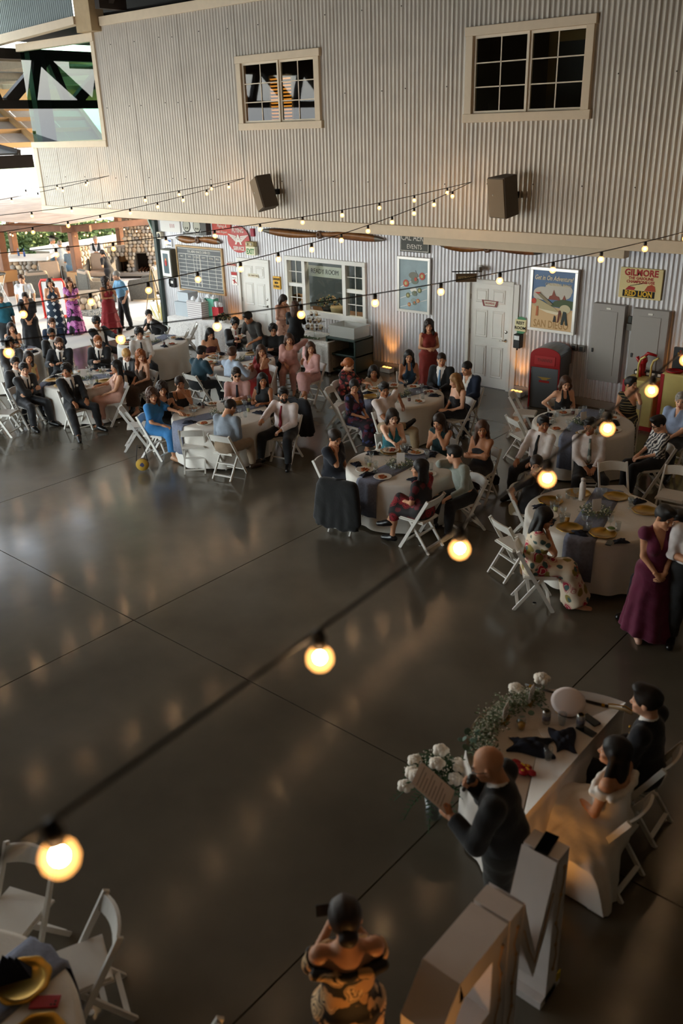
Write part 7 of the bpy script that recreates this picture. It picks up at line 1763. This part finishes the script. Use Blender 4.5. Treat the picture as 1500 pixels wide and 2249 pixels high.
# uniform details
mg_ = mat('gold_bright', '#c09030')
for z in (.14, .22, .30, .38): pt = groom.tp(0, .135 - max(0, z - .3) * .35, z); MB().ball(tuple(pt), .010, 7, 5).build('gold_button', mg_, groom.obj, True)
for sg in (-1, 1): pt = groom.tp(.10 * sg, .10, .44); MB().ball(tuple(pt), (.016, .008, .008), 7, 5).build('collar_badge', mg_, groom.obj, True)
pt = bride.head + bride.Rh @ np.array((.082, -.005, -.055)); MB().ball(tuple(pt), .010, 7, 5).build('earring', mat('pearl', '#e2dace', .3), bride.obj, True)

# ---- near table bottom left
NTx = (-3.55, .63)
round_table(NTx, 'near table in the bottom left corner', .84, 93., (), 77, .03, wr=False)
for lb, q, fd in (('gold scalloped charger under the tall navy napkin at the bottom left', (-3.523, 1.266), 0), ('gold scalloped charger with leftovers at the bottom left edge', (-3.164, 1.130), 1)): ware('charger_plate', PC, q, TH + .013, lb, 'plate', None, .4, extra=PF[2] if fd else None)
b = MB()
for k in range(3): b.add([(-.10 + .05 * k, -.03, 0), (.06 + .02 * k, -.03, 0), (-.02 + .03 * k, .0, .19 - .02 * k), (-.10 + .05 * k, .04, 0), (.06 + .02 * k, .04, 0)], [(0, 1, 2), (4, 3, 2), (1, 4, 2), (3, 0, 2), (0, 3, 4, 1)])
o = b.build('napkin', m_navy); xy = (-3.569, 1.233); o.location = (xy[0], xy[1], TH + .035); o.rotation_euler[2] = 1.; tag(o, 'navy napkin folded into upright points at the bottom left', 'napkin')
xy = (-3.322, 1.275); o = phone('red cased phone lying face down on the near table', xy, TH + .013, math.radians(-48), '#a8142e', KF * 1.15, True)
for i in range(3): MB().ball((.02 - .018 * (i % 2), .055 - .018 * (i // 2), .0105), (.006, .006, .003), 8, 4).build('camera_lens', m_black, o)
chair('white folding chair nearest the red phone at the bottom left', (-3.593, 1.630), 205)
chair('white folding chair further back at the bottom left edge', (-4.255, 1.592), 250)
chair('white folding chair barely in frame at the bottom edge', (-2.517, 1.504), 190)

# ================================================================== the rest of the hall furniture
# gift table
gc = (-16.412, 13.027); gt = empty('gift_table', (gc[0] - .1, 14.05, 0)); tag(gt, 'rectangular gift table under the ivory sequin cloth', 'table'); GX = gc[0] - .1
MB().box(-1.15, 1.15, -.36, .36, TH - .03, TH - .004).build('table_top', mat('ply', '#8a7456'), gt)
for x in (-1, 1):
    for y in (-.3, .3): MB().tube([(x, y, 0), (x, y, TH - .03)], .016, 8).build('leg', m_black, gt)
outl = [(-1.17 + 2.34 * i / 46, -.38) for i in range(47)] + [(1.17, -.38 + .76 * i / 14) for i in range(1, 15)] + [(1.17 - 2.34 * i / 46, .38) for i in range(1, 47)] + [(-1.17, .38 - .76 * i / 14) for i in range(1, 15)]
V, F, N = skirt(outl, .06, TH + .004, .014, None, 'g', out=.04); F += [tuple(range(N - 1))[::1]]
o = mk('tablecloth', V, F, mat('sequin_ivory', '#d9d3cc', .45, var=.25, scale=45, bump=1., bscale=70), None, True); o.location = (GX, 14.05, 0); tag(o, 'glittery ivory sequin cloth over the gift table', 'tablecloth')
def gift(name, label, xy, dims, col, kind='box', z=None):
    z = TH + .006 if z is None else z; o = empty(name, (xy[0], xy[1], z)); tag(o, label, 'gift'); a, b_, c = dims; m_ = col if not isinstance(col, str) else mat('gift_' + col[1:], col, .6)
    if kind == 'box': MB().box(-a, a, -b_, b_, 0, c).build('box', m_, o, bevel=.005); MB().box(-a - .006, a + .006, -b_ - .006, b_ + .006, c - .05, c + .008).build('lid', m_, o, bevel=.004)
    else:
        MB().prism([(-a, 0), (a, 0), (a * 1.08, c), (-a * 1.08, c)], -b_, b_).build('bag', m_, o)
        b2 = MB(); rg = random.Random(int(a * 999))
        for i in range(14): b2.ball((rg.uniform(-a, a) * .8, rg.uniform(-b_, b_) * .7, c + rg.uniform(-.02, .08)), (.05, .04, .06), 6, 4)
        b2.build('tissue_paper', mat('tissue', '#e4e6ea', .9), o)
        for yy in (-b_, b_): MB().tube([(-.05, yy, c), (-.04, yy, c + .12), (.04, yy, c + .12), (.05, yy, c)], .004, 5).build('handle', m_white, o)
gx = lambda dx: (GX + dx, 14.1)
gift('gift_box', 'large pale silver gift box at the patio end of the table', gx(-.85), (.26, .2, .34), '#a9b1b6'); gift('gift_box', 'smaller pale silver box stacked on the larger gift box', (GX - .86, 14.14), (.2, .16, .22), '#b3bbc0', z=TH + .006 + .35)
gift('gift_bag', 'large striped white gift bag with tissue paper', (GX - .32, 13.98), (.26, .12, .42), pattern('bag_stripe', 'stripes', '#d6d2cf', '#a99fa0', scale=6, th=.6), 'bag'); gift('gift_bag', 'mint green gift bag with white tissue paper', (GX - .02, 14.18), (.15, .09, .48), '#5fa890', 'bag'); gift('gift_bag', 'small red gift bag leaning beside the mint one', (GX + .22, 14.15), (.11, .08, .30), '#b5202a', 'bag')
def potted(label, xy, z, r, base, seed):
    o = empty('flower_bowl', (xy[0], xy[1], z)); tag(o, label, 'flowers'); MB().lathe([(r * .5, 0), (r * .75, r * .5), (r * .7, r * .5), (0, .02)], 18).build('bowl', base, o, True); rg = random.Random(seed); V = []; F = []; fb = MB()
    for i in range(260):
        th = rg.uniform(0, 6.28); ph = rg.random() ** .6 * 1.45; R_ = r * 1.4 * rg.uniform(.5, 1); c = (R_ * math.sin(ph) * math.cos(th), R_ * math.sin(ph) * math.sin(th), r * .5 + R_ * math.cos(ph) * .75); s = rg.uniform(.015, .035); b = rg.uniform(0, 6.28); e = rg.uniform(-.8, .8); k = len(V); dx, dy = math.cos(b) * s, math.sin(b) * s
        V += [c, (c[0] + dx - dy * .4, c[1] + dy + dx * .4, c[2] + e * s), (c[0] + 2 * dx, c[1] + 2 * dy, c[2] + e * s), (c[0] + dx + dy * .4, c[1] + dy - dx * .4, c[2] + e * s)]; F.append((k, k + 1, k + 2, k + 3))
        if i % 5 == 0: fb.ball(c, rg.uniform(.018, .032), 7, 5)
    tag(mk('foliage', V, F, mat('leaf_mid', '#4f6b3a', .8, var=.3, scale=20), o), kind='stuff'); tag(fb.build('blooms', mat('bloom_cream', '#e2dabd', .7), o, True), kind='stuff')
potted('bowl of cream flowers and green leaves on the gift table', (GX + .62, 13.95), TH + .006, .14, m_white, 1); potted('large cream flower arrangement inside the ready room window', (-13.72, YL + .55), .93, .26, m_black, 5)
o = empty('wicker_basket', (-13.28, YL + .36, .93)); tag(o, 'pale woven basket on the table behind the wide window', 'basket'); MB().lathe([(.14, 0), (.19, .2), (.17, .2), (.12, .02), (0, .02)], 20).build('basket', mat('basket_tan', '#b09a70', .8, bump=.6, bscale=60), o, True)
for sg in (-1, 1): MB().tube([(sg * .18, -.04, .16), (sg * .22, 0, .2), (sg * .18, .04, .16)], .012, 6).build('handle', mat('basket_tan', '#b09a70'), o, True)
o = empty('paper_bag', (-14.62, YL + .48, .93)); tag(o, 'brown paper bag behind the left part of the wide window', 'bag'); MB().prism([(-.13, 0), (.13, 0), (.12, .34), (.06, .36), (0, .34), (-.06, .36), (-.12, .34)], -.07, .07).build('bag', mat('kraft', '#a9835a', .9), o); MB().box(-.12, .12, -.072, -.07, .27, .29).build('fold', mat('kraft_dark', '#8a6844', .9), o)
# cupcake table with tiered stand
ct = empty('cupcake_table', (-12.95, 14.1, 0)); tag(ct, 'dessert table under a silver cloth below the wide window', 'table'); MB().box(-.62, .62, -.35, .35, TH - .03, TH - .004).build('table_top', mat('ply', '#8a7456'), ct)
for x in (-.5, .5):
    for y in (-.28, .28): MB().tube([(x, y, 0), (x, y, TH - .03)], .016, 8).build('leg', m_black, ct)
outl = [(-.64 + 1.28 * i / 26, -.37) for i in range(27)] + [(.64, -.37 + .74 * i / 14) for i in range(1, 15)] + [(.64 - 1.28 * i / 26, .37) for i in range(1, 27)] + [(-.64, .37 - .74 * i / 14) for i in range(1, 15)]
V, F, N = skirt(outl, .06, TH + .004, .014, None, 'g', out=.04); F += [tuple(range(N - 1))]
o = mk('tablecloth', V, F, mat('sequin_silver', '#b9b2a6', .4, .3, var=.25, scale=45, bump=1., bscale=70), None, True); o.location = (-12.95, 14.1, 0); tag(o, 'silvery cloth over the dessert table', 'tablecloth')
st = empty('cupcake_stand', (-13.0, 14.05, TH + .006)); tag(st, 'tiered clear cupcake stand on the dessert table', 'stand'); tiers = ((0.02, .30), (.17, .25), (.32, .20), (.46, .12)); MB().tube([(0, 0, 0), (0, 0, .5)], .012, 8).build('stem', m_gl, st)
for z, r_ in tiers: MB().box(-r_, r_, -r_ * .8, r_ * .8, z, z + .008).build('tier', thin_glass('acrylic', '#e6e6e4', .1, .15), st)
for ti, (z, r_) in enumerate(tiers):
    nn = (0, 10, 8, 4)[ti]
    for i in range(nn):
        a = 2 * PI * i / nn; q = r_ * .72; o = empty('cupcake', (-13.0 + q * math.cos(a), 14.05 + q * .8 * math.sin(a), TH + .006 + z + .008)); tag(o, 'small frosted cupcake on %s tier of the stand' % ('', 'the lower', 'the middle', 'the top')[ti], 'cupcake', 'cupcakes on the %s tier' % ('', 'lower', 'middle', 'top')[ti])
        MB().lathe([(.022, 0), (.032, .04), (0, .041)], 10).build('case', mat('case_brown' if i % 2 else 'case_tan', '#3a2418' if i % 2 else '#b08a5a', .8), o); MB().lathe([(.034, .04), (.036, .05), (.026, .062), (.012, .076), (0, .082)], 10).build('frosting', mat('frosting', '#e8e0d2', .6), o, True)
rg = random.Random(12); V = []; F = []
for i in range(240):
    c = (rg.uniform(-.32, .32), rg.uniform(-.26, -.2), rg.uniform(.0, .04)); s = .02; b = rg.uniform(0, 6.28); k = len(V); dx, dy = math.cos(b) * s, math.sin(b) * s; V += [c, (c[0] + dx - dy * .4, c[1] + dy + dx * .4, c[2] + .01), (c[0] + 2 * dx, c[1] + 2 * dy, c[2] + .005), (c[0] + dx + dy * .4, c[1] + dy - dx * .4, c[2])]; F.append((k, k + 1, k + 2, k + 3))
o = mk('leaf_garland', V, F, mat('leaf_mid', '#4f6b3a')); o.location = (-13.0, 14.05, TH + .006); tag(o, 'strip of green leaves laid in front of the cupcake stand', 'garland', kind='stuff')
# dark green cart with clear bin
cx, cy = (-12.472, 13.926); cx, cy = -12.05, 14.12
o = empty('service_cart', (cx, cy, 0)); tag(o, 'dark green plastic service cart with shelves by the wall', 'cart'); mgc = mat('cart_green', '#12291f', .5)
for z in (.08, .42, .76): MB().box(-.42, .42, -.3, .3, z, z + .05).build('shelf', mgc, o, bevel=.01)
for q in ((-.42, -.37, -.3, .3), (.37, .42, -.3, .3)): MB().box(q[0], q[1], q[2], q[3], .08, .80).build('side_panel', mgc, o, bevel=.01)
MB().box(-.42, .42, .27, .3, .08, .8).build('back_panel', mgc, o)
for x in (-.34, .34):
    for y in (-.22, .22): MB().lathe([(.035, -.012), (.035, .012)], 12).build('caster', m_black, o).matrix_local = Matrix.Translation((x, y, .035)) @ Matrix.Rotation(PI / 2, 4, 'Y')
b = empty('clear_bin', (cx, cy, .811)); tag(b, 'clear plastic tub of used cups on the green cart', 'tub'); m_tub = thin_glass('tub_clear', '#e8e8e4', .2, .3)
MB().box(-.34, .34, -.24, .24, 0, .006).box(-.35, -.335, -.25, .25, 0, .24).box(.335, .35, -.25, .25, 0, .24).box(-.335, .335, -.25, -.235, 0, .24).box(-.335, .335, .235, .25, 0, .24).build('tub', m_tub, b); MB().box(-.37, .37, -.27, -.25, .22, .245).box(-.37, .37, .25, .27, .22, .245).box(-.37, -.35, -.25, .25, .22, .245).box(.35, .37, -.25, .25, .22, .245).build('rim', m_tub, b)
for i in range(9): o2 = link('used_cup', PT[0][1], None, (cx - .24 + .06 * i, cy + .08 * math.sin(i * 2.2), .86)); o2.rotation_euler = (1.5, 0, i); o2.scale = (.9,) * 3; tag(o2, 'discarded clear cup lying inside the clear tub', 'cup', 'cups in the clear tub')
# red topped bin
bx, by = -7.42, 14.45; o = empty('litter_bin', (bx, by, 0)); o.rotation_euler[2] = math.radians(6); tag(o, 'grey litter bin with rounded red hood and THANKS flap', 'bin'); m_rb = mat('bin_red', '#9c1216', .35); m_gb = mat('bin_grey', '#6f7478', .4, .4)
MB().box(-.27, .27, -.27, .27, 0, .80).build('body', m_gb, o, bevel=.02)
hoodp = [(-.29, .78), (-.29, 1.0)] + [(-.29 * math.cos(PI * i / 12), 1.0 + .15 * math.sin(PI * i / 12)) for i in range(1, 12)] + [(.29, 1.0), (.29, .78)]
MB().prism(hoodp, -.27, .27).build('hood', m_gb, o)
for yy in (-.29, .27): MB().prism(hoodp, yy, yy + .025).build('hood_rim', m_rb, o, bevel=.006)
for x in (-.285, .27): MB().box(x, x + .018, -.29, -.26, 0, .8).build('corner_strip', m_rb, o)
MB().box(-.2, .2, -.302, -.285, .83, 1.0).build('flap', mat('flap_red', '#b02a2c', .4), o, bevel=.006); text('lettering', 'THANKS', .085, mat('ink_dull', '#7a3a36', .7), o, (0, -.304, .92), sx=.9)
shape(o, [(-.14, .60), (.14, .60), (.06, .57), (.05, .55), (-.05, .55), (-.06, .57)], mat('wing_gold', '#b99a4a', .5), -.271, 'winged_emblem'); shape(o, [(-.1, .50), (.1, .50), (.1, .54), (-.1, .54)], ink_r, -.271, 'emblem_bar')
# yellow retro cabinets with red items
def ycab(label, x, y, w_, d, h, rz=0.):
    o = empty('yellow_cabinet', (x, y, 0), rz); tag(o, label, 'cabinet'); my = mat('cab_yellow', '#c9b770', .45, var=.04)
    MB().box(-w_, w_, -d, d, .06, h).build('body', my, o, bevel=.03); MB().box(-w_ - .01, w_ + .01, -d - .01, d + .01, 0, .07).build('plinth', m_rb, o); MB().box(-w_ - .006, -w_ + .05, -d - .006, d, .07, h - .02).build('red_side', m_rb, o); return o
y1 = ycab('low yellow and red retro cart with curved handle left of the big yellow cabinet', -5.55, 14.3, .28, .25, .86); my = mat('cab_yellow', '#c9b770')
for x in (-.1, .12): MB().tube([(x, -.1, .86), (x, -.1, 1.1), (x + .05, -.16, 1.2), (x + .16, -.26, 1.28)], .018, 8).build('handle', my, y1, True)
MB().tube([(-.1, 0, .86), (-.1, 0, 1.08)], .03, 8).build('red_pipe', m_rb, y1, True); MB().box(-.25, .25, .1, .24, .86, .93).build('checker_strip', ink_k, y1)
for i in range(5): MB().box(-.23 + .1 * i, -.18 + .1 * i, .095, .1, .875, .92).build('checker_square', ink_w, y1)
MB().ball((0, -.255, .5), (.09, .01, .09), 12, 6).build('round_badge', mat('badge_yellow', '#d6b41c', .5), y1, True)
o = empty('red_pump_ornament', (-5.66, 14.42, .865)); tag(o, 'red cast iron hand pump ornament on the low retro cart', 'ornament')
MB().lathe([(.07, 0), (.075, .03), (.05, .05), (.05, .2), (.07, .24), (.06, .3), (.02, .33)], 14).build('body', m_rb, o, True); MB().tube([(0, 0, .3), (.06, 0, .38), (.22, 0, .36)], [.03, .03, .02], 8).build('lever', m_rb, o, True); MB().tube([(0, 0, .2), (-.08, 0, .22), (-.12, 0, .3)], [.03, .025, .035], 8).build('spout', m_rb, o, True)
y2 = ycab('big cream yellow retro cabinet at the right picture edge', -4.55, 14.25, .6, .3, 1.08)
shape(y2, ellp(-.15, .62, .17, .15), mat('badge_yellow', '#d6b41c'), -.301, 'round_badge'); shape(y2, [(-.25, .55), (-.12, .6), (-.02, .68), (-.08, .56)], m_rb, -.305, 'badge_mark')
o = empty('red_can', (-4.72, 14.2, 1.081)); tag(o, 'red oil can with spout on the big yellow cabinet', 'can'); MB().lathe([(.13, 0), (.14, .02), (.13, .26), (.05, .32), (.05, .36), (0, .37)], 18).build('body', m_rb, o, True); MB().tube([(-.12, 0, .06), (-.22, 0, .24), (-.26, 0, .34)], [.025, .018, .014], 8).build('spout', m_rb, o, True); MB().tube([(.05, 0, .34), (-.02, 0, .46), (-.14, 0, .42), (-.13, 0, .25)], .014, 6).build('handle', m_rb, o, True)
o = empty('black_box_sign', (-5.02, 14.32, 1.081)); tag(o, 'black card sign with gold mark behind the red oil can', 'sign'); MB().box(-.1, .1, -.03, .03, 0, .36).build('card', m_black, o); MB().box(-.03, .03, -.034, -.03, .22, .28).build('gold_mark', mat('gold_flat', '#b58a30', .5), o)
o = MB().lathe([(.12, 0), (.14, .025), (.13, .03), (.1, .012), (0, .012)], 20).build('red_dish', m_rb, None, True); o.location = (-5.0, 14.1, 1.081); tag(o, 'shallow red dish on the big yellow cabinet', 'dish')

# ---- bags, coats and small things with the guests
def coat(label, xy, F_img, col, w_=.27, h0=.72, h1=.12, back=-.24):
    o = empty('hung_jacket', (xy[0], xy[1], 0), math.radians(F_img + 41.3) - PI / 2); tag(o, label, 'jacket', 'jackets hung on chairs'); f = Field((-.4, -.5, 0), (.4, .1, .85), .02)
    f.cap((-w_ * .8, back * .95, h0), (w_ * .8, back * .95, h0), .055, .055, k=.0)
    for i in range(9): x = w_ * (i / 4 - 1); f.cap((x * .85, back, h0 - .02), (x * 1.02, back - .05 - .02 * (i % 2), h1 + .02 * math.sin(i * 2.)), .055, .05, k=.05, flat=True)
    for sg in (-1, 1): f.cap((sg * w_ * .95, back, h0 - .06), (sg * (w_ + .05), back - .04, h1 + .1), .055, .04, k=.03)
    folds(f, .0022, .6); V, Q = f.mesh(); mk('cloth', V, Q, fabric(col), o, True)
    MB().tube([(-w_ * .35, back + .05, h0 + .05), (0, back - .02, h0 + .06), (w_ * .35, back + .05, h0 + .05)], .014, 6).build('collar', fabric(col), o, True)
coat('black jacket draped over the chair back at the teal halter table', (-6.891, 7.949), 60, '#111214'); coat('dark coat hanging from the chair at the left picture edge', (-14.537, 7.317), 350, '#101114'); coat('dark jacket behind the bearded man with the red tie', (-9.801, 9.841), 240, '#15161c'); coat('dark jacket on the chair of the young man with the patterned tie', (-5.117, 11.743), 262, '#15151a')
def bag(label, xy, z, col, s=1., kind='soft', rz=0.):
    o = empty('handbag', (xy[0], xy[1], z), rz); o.scale = (s,) * 3; tag(o, label, 'handbag'); m_ = col if not isinstance(col, str) else mat('bag_' + col[1:], col, .5)
    if kind == 'round': MB().lathe([(.02, -.035), (.10, -.03), (.105, 0), (.10, .03), (.02, .035)], 22).build('body', m_, o, True).matrix_local = Matrix.Translation((0, 0, .105)) @ Matrix.Rotation(PI / 2, 4, 'X')
    else: f = MB().prism([(-.12, .02), (-.10, 0), (.10, 0), (.12, .02), (.13, .12), (.09, .17), (-.09, .17), (-.13, .12)], -.035, .035); f.build('body', m_, o, bevel=.02)
    MB().tube([(-.09, 0, .16), (-.05, 0, .42), (.05, 0, .42), (.09, 0, .16)], .006, 6).build('strap', mat('strap_dark', '#1a1512', .6) if kind != 'soft_pale' else m_, o, True)
bag('round woven handbag with rainbow stripes hanging by the blue dress chair', (-10.839, 7.579), .02, pattern('rainbow', 'stripes', '#b08a2c', '#3a3a5a', scale=30, th=.5), 1., 'round', .7); bag('small black handbag beside the chair of the woman in black satin', (-6.152, 10.390), .0, '#111013', .9, 'soft', .9); bag('black handbag hanging behind the woman in zebra print', (-4.180, 11.699), .2, '#101012', 1.2, 'soft', .9); bag('cream shoulder bag hanging behind the woman behind the bulb', (-4.973, 9.091), .3, '#c9b996', 1., 'soft_pale', .6); bag('tan clutch bag hanging on the rose print dress chair', (-4.086, 7.823), .25, '#9c7248', .9, 'soft', .5); bag('black handbag on the floor by the auburn haired woman', (-13.912, 9.975), .0, '#121114', 1., 'soft', .4)
T9x, T9y = TB['T9'][0]
o = empty('water_flask', (*(-4.150, 9.133), TH + .012)); tag(o, 'tall white water flask standing on the rose print table', 'flask'); MB().lathe([(.036, 0), (.038, .01), (.038, .2), (.026, .23), (.026, .25)], 18).build('body', mat('flask_white', '#cfc6c0', .35), o, True); MB().lathe([(.028, .25), (.028, .28), (0, .29)], 14).build('cap', mat('flask_cap', '#b9b0aa', .4), o, True)
xy = (-3.373, 8.226); phone('black phone lying near the front edge of the rose print table', xy, TH + .012, .2, s=KF); xy = (-3.295, 8.329); ware('napkin', PN, xy, TH + .012, 'black napkin roll beside the phone on the rose print table', 'napkin', None, .9, .8)
xy = (-3.492, 8.529); ware('sauce_bowl', PB, xy, TH + .012, 'white bowl with green leaves on the rose print table', 'bowl', None)
xy = (-10.517, 9.668); ware('drink_cup', PD['lemon'], xy, TH + .012, 'yellow green drink held by the man with the red tie', 'cup', None)
# flower headband of the little girl
gl = [ob for ob in bpy.data.objects if ob.get('label', '').startswith('little girl')][0]
hb_ = MB()
for i in range(14): a = PI * i / 13; hb_.ball((.092 * math.cos(a), .02 - .0 * a, .06 + .075 * math.sin(a)), .018, 7, 5)
hr = [c for c in gl.children if c.name.startswith('hair')][0]
q = hb_.build('flower_headband', mat('petal_white', '#e2dcd6', .7), gl, True); q.matrix_local = hr.matrix_local
